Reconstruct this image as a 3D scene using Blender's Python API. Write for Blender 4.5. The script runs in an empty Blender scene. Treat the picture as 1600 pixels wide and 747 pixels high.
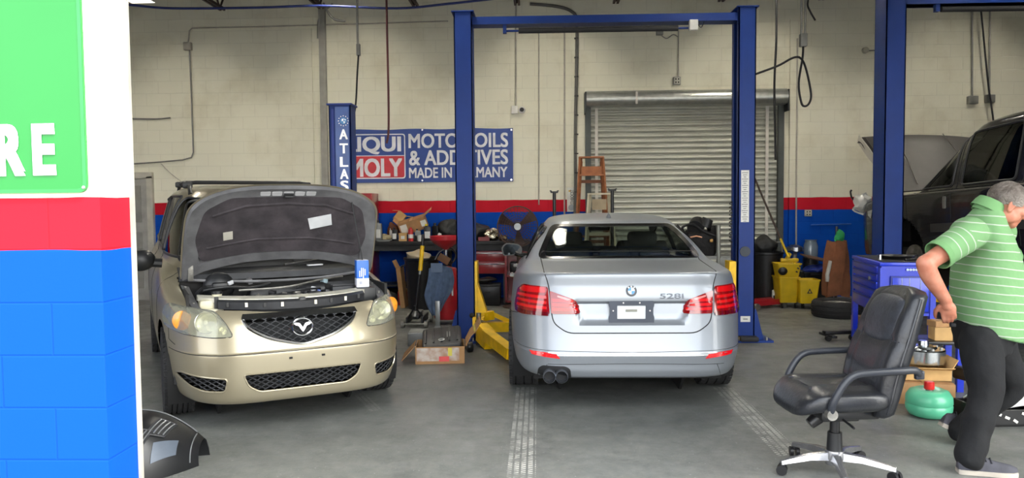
import bpy, bmesh, math, random
from mathutils import Vector, Matrix, Euler, geometry
from mathutils.bvhtree import BVHTree
random.seed(7)
R = math.radians
SC = bpy.context.scene
COL = SC.collection

# ------------------------------------------------------------ camera, light, exposure
FPX = 1180.0                      # focal length in pixels of the 1600 px wide frame
EYE = Vector((0, 0, 1.6))
CAMROT = (Matrix.Rotation(R(1.94), 3, 'Z') @ Matrix.Rotation(R(90 - 2.81), 3, 'X') @ Matrix.Rotation(R(-0.5), 3, 'Z'))
cam_data = bpy.data.cameras.new('camera')
cam_data.sensor_width = 36.0
cam_data.lens = FPX / 1600 * 36.0
cam_data.clip_end = 300
cam = bpy.data.objects.new('camera', cam_data)
cam.matrix_world = Matrix.Translation(EYE) @ CAMROT.to_4x4()
COL.objects.link(cam)
SC.camera = cam
SC.view_settings.view_transform = 'Standard'
SC.view_settings.look = 'None'
SC.view_settings.gamma = 1.0
SC.view_settings.use_curve_mapping = False
SC.view_settings.exposure = 2.05
SC.cycles.max_bounces = 8
SC.cycles.diffuse_bounces = 5
SC.cycles.glossy_bounces = 4
SC.cycles.transparent_max_bounces = 12
SC.cycles.use_denoising = True
SC.cycles.sample_clamp_indirect = 6.0

W = bpy.data.worlds.new('sky')
SC.world = W
W.use_nodes = True
_nt = W.node_tree
_nt.nodes.clear()
_o = _nt.nodes.new('ShaderNodeOutputWorld')
_b = _nt.nodes.new('ShaderNodeBackground')
_s = _nt.nodes.new('ShaderNodeTexSky')
_s.sky_type = 'HOSEK_WILKIE'
_s.turbidity = 9.0
_s.ground_albedo = 0.4
_s.sun_direction = Vector((0.45, -0.3, 0.85)).normalized()
_h = _nt.nodes.new('ShaderNodeHueSaturation')
_h.inputs['Saturation'].default_value = 0.45
_nt.links.new(_s.outputs[0], _h.inputs['Color'])
_nt.links.new(_h.outputs[0], _b.inputs[0])
_nt.links.new(_b.outputs[0], _o.inputs[0])
_b.inputs[1].default_value = SKY = 6.0
SUN = 1.5
LAMP = 26.0
sun_data = bpy.data.lights.new('sun', 'SUN')
sun_data.energy = SUN
sun_data.angle = R(2)
sun_data.color = (1, 0.95, 0.87)
sun = bpy.data.objects.new('sun', sun_data)
sun.rotation_euler = Vector((0.45, -0.3, 0.85)).to_track_quat('Z', 'Y').to_euler()
COL.objects.link(sun)

# ------------------------------------------------------------ pixel helpers
def ray(px, py):
    return CAMROT @ Vector(((px - 800) / FPX, -(py - 373.5) / FPX, -1))
def at(px, py, Y):
    d = ray(px, py)
    return EYE + d * (Y / d.y)
def atz(px, py, z=0.0):
    d = ray(px, py)
    return EYE + d * ((z - EYE.z) / d.z)
def pix(p):
    q = CAMROT.transposed() @ (Vector(p) - EYE)
    return (800 + FPX * q.x / -q.z, 373.5 - FPX * q.y / -q.z)

# ------------------------------------------------------------ materials
def lin(c):
    def f(u):
        u = u / 255.0
        return u / 12.92 if u <= 0.04045 else ((u + 0.055) / 1.055) ** 2.4
    return (f(c[0]), f(c[1]), f(c[2]), 1)
_M = {}
def pm(name, col, rough=0.5, metal=0.0, var=0.12, scale=6.0, bump=0.0, bscale=40.0, coat=0.0, col2=None, emit=0.0, spec=None, rvar=0.0, sheen=0.0):
    """principled material; noise in object space varies the colour a little (dust, wear)"""
    if name in _M:
        return _M[name]
    m = bpy.data.materials.new(name)
    m.use_nodes = True
    nt = m.node_tree
    p = nt.nodes['Principled BSDF']
    c = lin(col)
    p.inputs['Roughness'].default_value = rough
    p.inputs['Metallic'].default_value = metal
    p.inputs['Coat Weight'].default_value = coat
    p.inputs['Coat Roughness'].default_value = 0.06
    if sheen:
        p.inputs['Sheen Weight'].default_value = sheen
    if spec is not None:
        p.inputs['Specular IOR Level'].default_value = spec
    tc = nt.nodes.new('ShaderNodeTexCoord')
    nz = nt.nodes.new('ShaderNodeTexNoise')
    nz.inputs['Scale'].default_value = scale
    nz.inputs['Detail'].default_value = 5
    nt.links.new(tc.outputs['Object'], nz.inputs['Vector'])
    mx = nt.nodes.new('ShaderNodeMix')
    mx.data_type = 'RGBA'
    c2 = lin(col2) if col2 else tuple(min(1, v * (1 + var)) for v in c[:3]) + (1,)
    c1 = c if col2 else tuple(v * (1 - var) for v in c[:3]) + (1,)
    rmp = nt.nodes.new('ShaderNodeMapRange')
    rmp.inputs[1].default_value = 0.35
    rmp.inputs[2].default_value = 0.65
    nt.links.new(nz.outputs['Fac'], rmp.inputs[0])
    nt.links.new(rmp.outputs[0], mx.inputs[0])
    mx.inputs[6].default_value = c1
    mx.inputs[7].default_value = c2
    nt.links.new(mx.outputs[2], p.inputs['Base Color'])
    if rvar:
        r2 = nt.nodes.new('ShaderNodeMapRange')
        r2.inputs[1].default_value = 0.3
        r2.inputs[2].default_value = 0.7
        r2.inputs[3].default_value = max(0.02, rough - rvar)
        r2.inputs[4].default_value = min(1, rough + rvar)
        nt.links.new(nz.outputs['Fac'], r2.inputs[0])
        nt.links.new(r2.outputs[0], p.inputs['Roughness'])
    if bump:
        n2 = nt.nodes.new('ShaderNodeTexNoise')
        n2.inputs['Scale'].default_value = bscale
        n2.inputs['Detail'].default_value = 4
        nt.links.new(tc.outputs['Object'], n2.inputs['Vector'])
        bp = nt.nodes.new('ShaderNodeBump')
        bp.inputs['Strength'].default_value = bump
        bp.inputs['Distance'].default_value = 0.02
        nt.links.new(n2.outputs['Fac'], bp.inputs['Height'])
        nt.links.new(bp.outputs[0], p.inputs['Normal'])
    if emit:
        p.inputs['Emission Color'].default_value = c
        p.inputs['Emission Strength'].default_value = emit
    _M[name] = m
    return m

def glass(name, tint, rough=0.02, refl=1.0, milk=0.0):
    """thin sheet of glass: tinted see-through plus fresnel reflection"""
    if name in _M:
        return _M[name]
    m = bpy.data.materials.new(name)
    m.use_nodes = True
    nt = m.node_tree
    nt.nodes.clear()
    o = nt.nodes.new('ShaderNodeOutputMaterial')
    t = nt.nodes.new('ShaderNodeBsdfTransparent')
    t.inputs[0].default_value = lin(tint)
    g = nt.nodes.new('ShaderNodeBsdfGlossy')
    g.inputs['Roughness'].default_value = rough
    f = nt.nodes.new('ShaderNodeFresnel')
    ge = nt.nodes.new('ShaderNodeNewGeometry')
    io = nt.nodes.new('ShaderNodeMath'); io.operation = 'MULTIPLY_ADD'
    io.inputs[1].default_value = 1 / 1.5 - 1.5; io.inputs[2].default_value = 1.5
    nt.links.new(ge.outputs['Backfacing'], io.inputs[0]); nt.links.new(io.outputs[0], f.inputs[0])
    mu = nt.nodes.new('ShaderNodeMath')
    mu.operation = 'MULTIPLY'
    mu.inputs[1].default_value = refl
    nt.links.new(f.outputs[0], mu.inputs[0])
    x = nt.nodes.new('ShaderNodeMixShader')
    nt.links.new(mu.outputs[0], x.inputs[0])
    nt.links.new(t.outputs[0], x.inputs[1])
    nt.links.new(g.outputs[0], x.inputs[2])
    if milk:
        df = nt.nodes.new('ShaderNodeBsdfDiffuse'); df.inputs[0].default_value = lin((222, 222, 206))
        x2 = nt.nodes.new('ShaderNodeMixShader'); x2.inputs[0].default_value = milk
        nt.links.new(x.outputs[0], x2.inputs[1]); nt.links.new(df.outputs[0], x2.inputs[2]); nt.links.new(x2.outputs[0], o.inputs[0])
    else:
        nt.links.new(x.outputs[0], o.inputs[0])
    _M[name] = m
    return m

# ------------------------------------------------------------ mesh builder
def rotm(rx=0, ry=0, rz=0):
    return Euler((R(rx), R(ry), R(rz))).to_matrix()
class MB:
    def __init__(s):
        s.v = []; s.f = []
    def add(s, vs, fs, M=None):
        b = len(s.v)
        for p in vs:
            p = Vector(p)
            s.v.append(M @ p if M is not None else p)
        s.f += [tuple(i + b for i in f) for f in fs]
        return s
    def box(s, c, d, rot=None, bev=0.0, taper=None):
        bm = bmesh.new()
        bmesh.ops.create_cube(bm, size=1)
        for v in bm.verts:
            k = 1.0
            if taper is not None and v.co.z > 0:
                k = taper
            v.co = Vector((v.co.x * d[0] * k, v.co.y * d[1] * k, v.co.z * d[2]))
        if bev:
            bmesh.ops.bevel(bm, geom=bm.edges[:], offset=bev, segments=2, affect='EDGES', profile=0.5)
        bm.verts.index_update()
        M = rot.to_4x4() if rot is not None else Matrix()
        M = Matrix.Translation(c) @ M
        s.add([v.co for v in bm.verts], [[v.index for v in f.verts] for f in bm.faces], M)
        bm.free()
        return s
    def cyl(s, p0, p1, r0, r1=None, n=16, caps=True):
        return s.tube([p0, p1], [r0, r0 if r1 is None else r1], n, caps)
    def tube(s, pts, r, n=8, caps=True, closed=False):
        P = [Vector(p) for p in pts]
        m = len(P)
        rs = r if isinstance(r, (list, tuple)) else [r] * m
        b = len(s.v)
        up = None
        for i in range(m):
            if closed:
                t = P[(i + 1) % m] - P[i - 1]
            else:
                t = P[min(i + 1, m - 1)] - P[max(i - 1, 0)]
            if t.length < 1e-9:
                t = Vector((0, 0, 1))
            t.normalize()
            if up is None:
                a = Vector((0, 0, 1)) if abs(t.z) < 0.9 else Vector((1, 0, 0))
                up = (a - t * a.dot(t)).normalized()
            else:
                up = up - t * up.dot(t)
                up = up.normalized() if up.length > 1e-6 else t.orthogonal().normalized()
            sd = t.cross(up)
            for k in range(n):
                a = 2 * math.pi * k / n
                s.v.append(P[i] + (up * math.cos(a) + sd * math.sin(a)) * rs[i])
        for i in range(m if closed else m - 1):
            j = (i + 1) % m
            for k in range(n):
                k2 = (k + 1) % n
                s.f.append((b + i * n + k, b + j * n + k, b + j * n + k2, b + i * n + k2)[::-1])
        if caps and not closed:
            s.f.append(tuple(b + k for k in range(n))[::1])
            s.f.append(tuple(b + (m - 1) * n + k for k in range(n))[::-1])
        return s
    def lathe(s, prof, n=24, M=None, caps=False):
        """profile of (radius, height) turned about local z"""
        vs = []; fs = []
        for (r, z) in prof:
            for k in range(n):
                a = 2 * math.pi * k / n
                vs.append((r * math.cos(a), r * math.sin(a), z))
        for i in range(len(prof) - 1):
            for k in range(n):
                k2 = (k + 1) % n
                fs.append((i * n + k, i * n + k2, (i + 1) * n + k2, (i + 1) * n + k))
        if caps and prof[0][0] > 1e-6:
            fs.append(tuple(range(n))[::-1])
        if caps and prof[-1][0] > 1e-6:
            fs.append(tuple((len(prof) - 1) * n + k for k in range(n)))
        return s.add(vs, fs, M)
    def prism(s, out, z0, z1, M=None):
        n = len(out)
        vs = [(x, y, z0) for x, y in out] + [(x, y, z1) for x, y in out]
        fs = [tuple(range(n))[::-1], tuple(range(n, 2 * n))]
        fs += [(i, (i + 1) % n, n + (i + 1) % n, n + i) for i in range(n)]
        return s.add(vs, fs, M)
    def sphere(s, c, r, nu=16, nv=10, M=None):
        if not isinstance(r, (tuple, list)):
            r = (r, r, r)
        vs = []; fs = []
        for j in range(1, nv):
            t = math.pi * j / nv
            for k in range(nu):
                a = 2 * math.pi * k / nu
                vs.append((c[0] + r[0] * math.sin(t) * math.cos(a), c[1] + r[1] * math.sin(t) * math.sin(a), c[2] + r[2] * math.cos(t)))
        vs += [(c[0], c[1], c[2] + r[2]), (c[0], c[1], c[2] - r[2])]
        T = (nv - 1) * nu
        for j in range(nv - 2):
            for k in range(nu):
                k2 = (k + 1) % nu
                fs.append((j * nu + k, (j + 1) * nu + k, (j + 1) * nu + k2, j * nu + k2))
        for k in range(nu):
            k2 = (k + 1) % nu
            fs.append((T, k, k2))
            fs.append((T + 1, (nv - 2) * nu + k2, (nv - 2) * nu + k))
        return s.add(vs, fs, M)
    def sheet(s, rows, thick=0.0, M=None, closed=False):
        """grid of points; with thickness it becomes a closed slab"""
        nr, nc = len(rows), len(rows[0])
        P = [[Vector(p) for p in r] for r in rows]
        fs = []
        lim = nc if closed else nc - 1
        idx = lambda i, j, o=0: o + i * nc + (j % nc)
        if not thick:
            for i in range(nr - 1):
                for j in range(lim):
                    fs.append((idx(i, j), idx(i, j + 1), idx(i + 1, j + 1), idx(i + 1, j)))
            return s.add([p for r in P for p in r], fs, M)
        N = []
        for i in range(nr):
            for j in range(nc):
                du = P[min(i + 1, nr - 1)][j] - P[max(i - 1, 0)][j]
                dv = P[i][min(j + 1, nc - 1)] - P[i][max(j - 1, 0)]
                nn = dv.cross(du)
                N.append(nn.normalized() if nn.length > 1e-9 else Vector((0, 0, 1)))
        top = [p for r in P for p in r]
        bot = [p - N[k] * thick for k, p in enumerate(top)]
        o = nr * nc
        for i in range(nr - 1):
            for j in range(nc - 1):
                fs.append((idx(i, j), idx(i, j + 1), idx(i + 1, j + 1), idx(i + 1, j)))
                fs.append((idx(i, j, o), idx(i + 1, j, o), idx(i + 1, j + 1, o), idx(i, j + 1, o)))
        for i in range(nr - 1):
            fs.append((idx(i, 0), idx(i + 1, 0), idx(i + 1, 0, o), idx(i, 0, o)))
            fs.append((idx(i, nc - 1), idx(i, nc - 1, o), idx(i + 1, nc - 1, o), idx(i + 1, nc - 1)))
        for j in range(nc - 1):
            fs.append((idx(0, j), idx(0, j, o), idx(0, j + 1, o), idx(0, j + 1)))
            fs.append((idx(nr - 1, j), idx(nr - 1, j + 1), idx(nr - 1, j + 1, o), idx(nr - 1, j, o)))
        return s.add(top + bot, fs, M)
    def build(s, name, mat, parent=None, smooth=35, bevel=0.0, subsurf=0, fix=True):
        me = bpy.data.meshes.new(name)
        me.from_pydata([tuple(v) for v in s.v], [], s.f)
        if fix:
            bm = bmesh.new(); bm.from_mesh(me)
            bmesh.ops.recalc_face_normals(bm, faces=bm.faces[:])
            bm.to_mesh(me); bm.free()
        me.materials.append(mat)
        if smooth:
            for p in me.polygons:
                p.use_smooth = True
            if smooth < 180:
                me.set_sharp_from_angle(angle=R(smooth))
        o = bpy.data.objects.new(name, me)
        COL.objects.link(o)
        if parent is not None:
            o.parent = parent
        if bevel:
            bv = o.modifiers.new('bevel', 'BEVEL'); bv.width = bevel; bv.segments = 2; bv.limit_method = 'ANGLE'; bv.angle_limit = R(40)
        if subsurf:
            ss = o.modifiers.new('sub', 'SUBSURF'); ss.levels = subsurf; ss.render_levels = subsurf
        return o

def tag(o, label=None, cat=None, group=None, kind=None):
    if label: o['label'] = label
    if cat: o['category'] = cat
    if group: o['group'] = group
    if kind: o['kind'] = kind
    return o
def thing(name, label, cat, loc=(0, 0, 0), rz=0, group=None):
    o = bpy.data.objects.new(name, None)
    o.empty_display_size = 0.1
    o.location = loc
    o.rotation_euler = (0, 0, R(rz))
    COL.objects.link(o)
    return tag(o, label, cat, group)
def struct(name, mb, mat, parent=None, **k):
    o = mb.build(name, mat, parent, **k)
    if parent is None:
        o['kind'] = 'structure'
    return o
def put(o, loc=(0, 0, 0), rz=0):
    o.location = loc; o.rotation_euler = (0, 0, R(rz)); return o
def copy_tree(o, parent=None):
    c = o.copy()
    COL.objects.link(c)
    if parent is not None:
        c.parent = parent
    for ch in list(o.children):
        copy_tree(ch, c)
    return c
def noisy(v, amp, sc, seed=0):
    from mathutils import noise
    return v + noise.noise_vector(v * sc + Vector((seed, seed * 1.7, seed * 0.3))) * amp

# lettering: built-in font turned into a mesh; returns verts/faces in the x-y plane, z = thickness
def text_mesh(s, size, bold=0.0, thick=0.002, sx=1.0, align='CENTER'):
    cu = bpy.data.curves.new('lettering', 'FONT')
    cu.body = s; cu.size = size; cu.align_x = align; cu.align_y = 'CENTER'
    cu.extrude = thick / 2; cu.resolution_u = 4
    o = bpy.data.objects.new('lettering', cu)
    COL.objects.link(o)
    dg = bpy.context.evaluated_depsgraph_get()
    me = bpy.data.meshes.new_from_object(o.evaluated_get(dg))
    vs = [Vector((v.co.x * sx, v.co.y, v.co.z)) for v in me.vertices]
    fs = [tuple(p.vertices) for p in me.polygons]
    bpy.data.objects.remove(o); bpy.data.meshes.remove(me); bpy.data.curves.remove(cu)
    if bold:                      # heavier strokes: the same outline laid over itself a little to each side
        n0 = len(vs); base = list(vs); f0 = list(fs); vs = []; fs = []
        for k, (dx, dy) in enumerate(((-1, -.6), (1, -.6), (-1, .6), (1, .6))):
            vs += [v + Vector((dx * bold * size * sx, dy * bold * size, k * thick * 0.15)) for v in base]
            fs += [tuple(i + k * n0 for i in f) for f in f0]
    return vs, fs
def text_fit(s, w, h, bold=0.0, thick=0.002):
    """lettering scaled to a box w x h, centred on the origin"""
    vs, fs = text_mesh(s, 1.0, bold, thick)
    x0 = min(v.x for v in vs); x1 = max(v.x for v in vs); y0 = min(v.y for v in vs); y1 = max(v.y for v in vs)
    return [Vector(((v.x - (x0 + x1) / 2) * w / (x1 - x0), (v.y - (y0 + y1) / 2) * h / (y1 - y0), v.z)) for v in vs], fs
FACING = Matrix(((1, 0, 0, 0), (0, 0, -1, 0), (0, 1, 0, 0), (0, 0, 0, 1)))     # x-y drawing stood upright, facing -y
def upright(loc, rz=0):
    return Matrix.Translation(loc) @ Matrix.Rotation(R(rz), 4, 'Z') @ FACING

# ------------------------------------------------------------ polygons and panels that follow a surface
def pip(p, poly):
    x, y = p[0], p[1]
    c = False
    n = len(poly)
    j = n - 1
    for i in range(n):
        xi, yi = poly[i][0], poly[i][1]
        xj, yj = poly[j][0], poly[j][1]
        if (yi > y) != (yj > y) and x < (xj - xi) * (y - yi) / (yj - yi) + xi:
            c = not c
        j = i
    return c
def spline(pts, n=6, closed=True):
    """catmull-rom through 2-D or 3-D points"""
    P = [Vector(p) for p in pts]
    m = len(P)
    out = []
    for i in range(m if closed else m - 1):
        if closed:
            a, b, c, d = P[i - 1], P[i], P[(i + 1) % m], P[(i + 2) % m]
        else:
            a, b, c, d = P[max(i - 1, 0)], P[i], P[i + 1], P[min(i + 2, m - 1)]
        for k in range(n):
            t = k / n
            out.append(0.5 * ((2 * b) + (c - a) * t + (2 * a - 5 * b + 4 * c - d) * t * t + (3 * b - a - 3 * c + d) * t ** 3))
    if not closed:
        out.append(P[-1])
    return out
def rounded(poly, r, n=4):
    """polygon with its corners rounded"""
    out = []
    P = [Vector((p[0], p[1])) for p in poly]
    for i, p in enumerate(P):
        a, b = P[i - 1] - p, P[(i + 1) % len(P)] - p
        rr = min(r, a.length * 0.45, b.length * 0.45)
        q0, q1 = p + a.normalized() * rr, p + b.normalized() * rr
        for k in range(n + 1):
            t = k / n
            out.append(q0 * (1 - t) ** 2 + p * 2 * t * (1 - t) + q1 * t * t)
    return out
def resample(pts, step, closed=True):
    out = []
    n = len(pts)
    for i in range(n if closed else n - 1):
        a, b = Vector(pts[i]), Vector(pts[(i + 1) % n])
        k = max(1, int(math.ceil((b - a).length / step)))
        for j in range(k):
            out.append(a.lerp(b, j / k))
    if not closed:
        out.append(Vector(pts[-1]))
    return out
def fill(outline, step, hole=None):
    pts = [Vector((p[0], p[1])) for p in resample(outline, step)]
    n0 = len(pts)
    edges = [(i, (i + 1) % n0) for i in range(n0)]
    if hole is not None:
        hp = [Vector((p[0], p[1])) for p in resample(hole, step)]
        edges += [(n0 + i, n0 + (i + 1) % len(hp)) for i in range(len(hp))]
        pts = pts + hp
    rim = list(pts)
    x0 = min(p.x for p in pts); x1 = max(p.x for p in pts); y0 = min(p.y for p in pts); y1 = max(p.y for p in pts)
    y = y0 + step * 0.5
    while y < y1:
        x = x0 + step * 0.5
        while x < x1:
            q = Vector((x, y))
            if pip(q, outline) and not (hole is not None and pip(q, hole)) and min((q - e).length_squared for e in rim) > (step * 0.45) ** 2:
                pts.append(q)
            x += step
        y += step
    V, E, F, *_ = geometry.delaunay_2d_cdt(pts, edges, [], 0, 1e-6)
    F2 = []
    for f in F:
        c = sum((V[i] for i in f), Vector((0, 0))) / len(f)
        if pip(c, outline) and not (hole is not None and pip(c, hole)):
            F2.append(tuple(f))
    return V, F2
AX = {'y': (Vector((0, 1, 0)), lambda a, b: Vector((a, -9, b))),       # drawn in x,z and pushed along +y
      'Y': (Vector((0, -1, 0)), lambda a, b: Vector((a, 19, b))),
      'x': (Vector((1, 0, 0)), lambda a, b: Vector((-9, a, b))),       # drawn in y,z, onto the -x side
      'X': (Vector((-1, 0, 0)), lambda a, b: Vector((9, a, b))),       # onto the +x side
      'z': (Vector((0, 0, -1)), lambda a, b: Vector((a, b, 9)))}       # drawn in x,y, from above
class Surf:
    def __init__(s, V, F):
        s.V, s.F = V, F
        s.bvh = BVHTree.FromPolygons(V, F)
    def hit(s, a, b, ax):
        d, o = AX[ax]
        p, n, i, dist = s.bvh.ray_cast(o(a, b), d)
        if p is None:
            q, n, i, dist = s.bvh.find_nearest(o(a, b) + d * 8.5)
            o2 = o(a, b)
            p = o2 + d * (q - o2).dot(d)
            p = q if (p - q).length > 0.5 else p
            n = -d
        if n.dot(d) > 0:
            n = -n
        return p, n
    def patch(s, mb, outline, ax, off=0.004, thick=0.008, step=0.03, hole=None):
        V, F = fill(outline, step, hole)
        T = []; B = []
        for v in V:
            p, n = s.hit(v.x, v.y, ax)
            T.append(p + n * off); B.append(p + n * (off - thick))
        n = len(V)
        fs = list(F) + [tuple(i + n for i in f[::-1]) for f in F]
        cnt = {}
        for f in F:
            for i in range(len(f)):
                a, b = f[i], f[(i + 1) % len(f)]
                cnt[(a, b)] = 1
        for (a, b) in list(cnt):
            if (b, a) not in cnt:
                fs.append((a, b, b + n, a + n))
        return mb.add(T + B, fs)
    def line(s, mb, pts, ax, r=0.004, off=0.0, step=0.03, closed=False, n=6):
        q = []
        for v in resample(pts, step, closed):
            p, nn = s.hit(v[0], v[1], ax)
            q.append(p + nn * off)
        return mb.tube(q, r, n, True, closed)
    def lattice(s, mb, outline, ax, du, ang, r=0.004, off=0.0, step=0.03):
        """crossing bars inside an outline"""
        c = sum((Vector((p[0], p[1])) for p in outline), Vector((0, 0))) / len(outline)
        for sg in (1, -1):
            d = Vector((math.cos(R(ang)), sg * math.sin(R(ang))))
            e = Vector((-d.y, d.x))
            for k in range(-60, 61):
                run = []
                for i in range(-120, 121):
                    q = c + e * (k * du) + d * (i * step * 0.5)
                    if pip(q, outline):
                        run.append(q)
                    else:
                        if len(run) > 1:
                            s.line(mb, run, ax, r, off, step, n=4)
                        run = []
        return mb
    def text(s, mb, string, a, b, w, h, ax, off=0.002, thick=0.004, bold=0.0):
        vs, fs = text_fit(string, w, h, bold, 1.0)
        out = []
        for v in vs:
            sgn = -1 if ax in ('Y', 'x') else 1
            p, n = s.hit(a + v.x * sgn, b + v.y, ax)
            out.append(p + n * (off + v.z * thick))
        return mb.add(out, fs)
    def split(s, outline, ax, cond=None, snap=True):
        """take the faces inside an outline out of the surface; both cut edges follow the outline"""
        d, o = AX[ax]
        pick = {'y': lambda p: (p.x, p.z), 'Y': lambda p: (p.x, p.z), 'x': lambda p: (p.y, p.z), 'X': lambda p: (p.y, p.z), 'z': lambda p: (p.x, p.y)}[ax]
        ins = []; outs = []
        for f in s.F:
            c = sum((s.V[i] for i in f), Vector()) / len(f)
            if (cond is None or cond(c)) and pip(pick(c), outline):
                ins.append(f)
            else:
                outs.append(f)
        ui = set(i for f in ins for i in f); uo = set(i for f in outs for i in f)
        V2 = list(s.V)
        if snap:
            poly = [Vector((p[0], p[1])) for p in outline]
            m = len(poly)
            for i in ui & uo:
                q = Vector(pick(s.V[i]))
                best = None
                for k in range(m):
                    a, b = poly[k], poly[(k + 1) % m]
                    t = max(0, min(1, (q - a).dot(b - a) / max(1e-12, (b - a).length_squared)))
                    c = a.lerp(b, t)
                    dd = (c - q).length
                    if best is None or dd < best[0]:
                        best = (dd, c)
                if best[0] < 0.06:
                    p, n, _i, _d = s.bvh.ray_cast(o(best[1].x, best[1].y), d)
                    if p is not None and (p - s.V[i]).length < 0.15:
                        V2[i] = p
        def compact(fs):
            mp = {}
            vv = []
            for f in fs:
                for i in f:
                    if i not in mp:
                        mp[i] = len(vv); vv.append(V2[i])
            return vv, [tuple(mp[i] for i in f) for f in fs]
        return compact(ins), compact(outs)
    def arch(s, yc, zc, r, xmin):
        """wheel opening: drop side faces inside a circle and true up the edge"""
        outs = []
        for f in s.F:
            c = sum((s.V[i] for i in f), Vector()) / len(f)
            if abs(c.x) > xmin and (c.y - yc) ** 2 + (c.z - zc) ** 2 < r * r:
                continue
            outs.append(f)
        ed = {}
        for f in outs:
            for i in range(len(f)):
                a, b = f[i], f[(i + 1) % len(f)]
                k = (min(a, b), max(a, b)); ed[k] = ed.get(k, 0) + 1
        for (a, b), c in ed.items():
            if c == 1:
                for i in (a, b):
                    v = s.V[i]
                    dd = math.hypot(v.y - yc, v.z - zc)
                    if abs(v.x) > xmin and abs(dd - r) < 0.06 and dd > 0:
                        s.V[i] = Vector((v.x, yc + (v.y - yc) * r / dd, zc + (v.z - zc) * r / dd))
        s.F = outs
def ring_loft(rings, nr=34, ns=80, nf=34, sub=5):
    """body shell from stacked plan outlines; each ring: z near/mid/far, y0, y1, half width, exponent near/far"""
    keys = []
    for g in rings:
        (zn, zm, zf), y0, y1, hw, e0, e1 = g
        keys.append(Vector.Fill(8, 0)); k = keys[-1]
        k[0], k[1], k[2], k[3], k[4], k[5], k[6], k[7] = zn, zm, zf, y0, y1, hw, e0, e1
    L = []
    m = len(keys)
    for i in range(m - 1):
        a, b, c, d = keys[max(i - 1, 0)], keys[i], keys[i + 1], keys[min(i + 2, m - 1)]
        for k in range(sub):
            t = k / sub
            # monotone-ish cubic: limited tangents avoid overshoot
            t1 = (c - a) * 0.5; t2 = (d - b) * 0.5
            for q in range(8):
                dl = c[q] - b[q]
                if abs(dl) < 1e-9: t1[q] = t2[q] = 0
                else:
                    for tt in (t1, t2):
                        if tt[q] * dl < 0: tt[q] = 0
                        elif abs(tt[q]) > 3 * abs(dl): tt[q] = 3 * dl
            h = (2 * t ** 3 - 3 * t * t + 1) * b + (t ** 3 - 2 * t * t + t) * t1 + (-2 * t ** 3 + 3 * t * t) * c + (t ** 3 - t * t) * t2
            L.append(h)
    L.append(keys[-1])
    V = []; F = []
    def half(k):
        zn, zm, zf, y0, y1, hw, e0, e1 = k
        yc = (y0 + y1) / 2; l = (y1 - y0) / 2
        dense = []
        def arc(e, sg):
            d0 = 0.5 ** (1 / e)
            A = [(d0 * i / 60, (max(0, 1 - (d0 * i / 60) ** e)) ** (1 / e)) for i in range(61)]         # near the end face
            B = [((max(0, 1 - (d0 * (1 - i / 60)) ** e)) ** (1 / e), d0 * (1 - i / 60)) for i in range(61)]
            return [(hw * u, yc + sg * l * v) for u, v in A], [(hw * u, yc + sg * l * v) for u, v in B]
        a0, b0 = arc(e0, -1)
        a1, b1 = arc(e1, 1)
        def rs(P, n):
            ln = [0]
            for i in range(1, len(P)):
                ln.append(ln[-1] + math.hypot(P[i][0] - P[i - 1][0], P[i][1] - P[i - 1][1]))
            out = []; j = 0
            for i in range(n + 1):
                t = ln[-1] * i / n
                while j < len(P) - 2 and ln[j + 1] < t: j += 1
                u = (t - ln[j]) / max(1e-12, ln[j + 1] - ln[j])
                out.append((P[j][0] + (P[j + 1][0] - P[j][0]) * u, P[j][1] + (P[j + 1][1] - P[j][1]) * u))
            return out
        side = b0 + b1[::-1][1:]
        pts = rs(a0, nr) + rs(side, ns)[1:] + rs(a1[::-1], nf)[1:]
        res = []
        for x, y in pts:
            p = (y - y0) / max(1e-9, y1 - y0)
            sm = lambda t: t * t * (3 - 2 * t)
            z = zn + (zm - zn) * sm(min(1, p / 0.4)) if p < 0.5 else zf + (zm - zf) * sm(min(1, (1 - p) / 0.4))
            res.append(Vector((x, y, z)))
        return res
    for k in L:
        h = half(k)
        V += h + [Vector((-p.x, p.y, p.z)) for p in h[-2:0:-1]]
    N = 2 * (nr + ns + nf)
    for i in range(len(L) - 1):
        for j in range(N):
            j2 = (j + 1) % N
            F.append((i * N + j, i * N + j2, (i + 1) * N + j2, (i + 1) * N + j))
    F.append(tuple((len(L) - 1) * N + j for j in range(N)))
    F.append(tuple(range(N))[::-1])
    return Surf(V, F)
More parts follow.
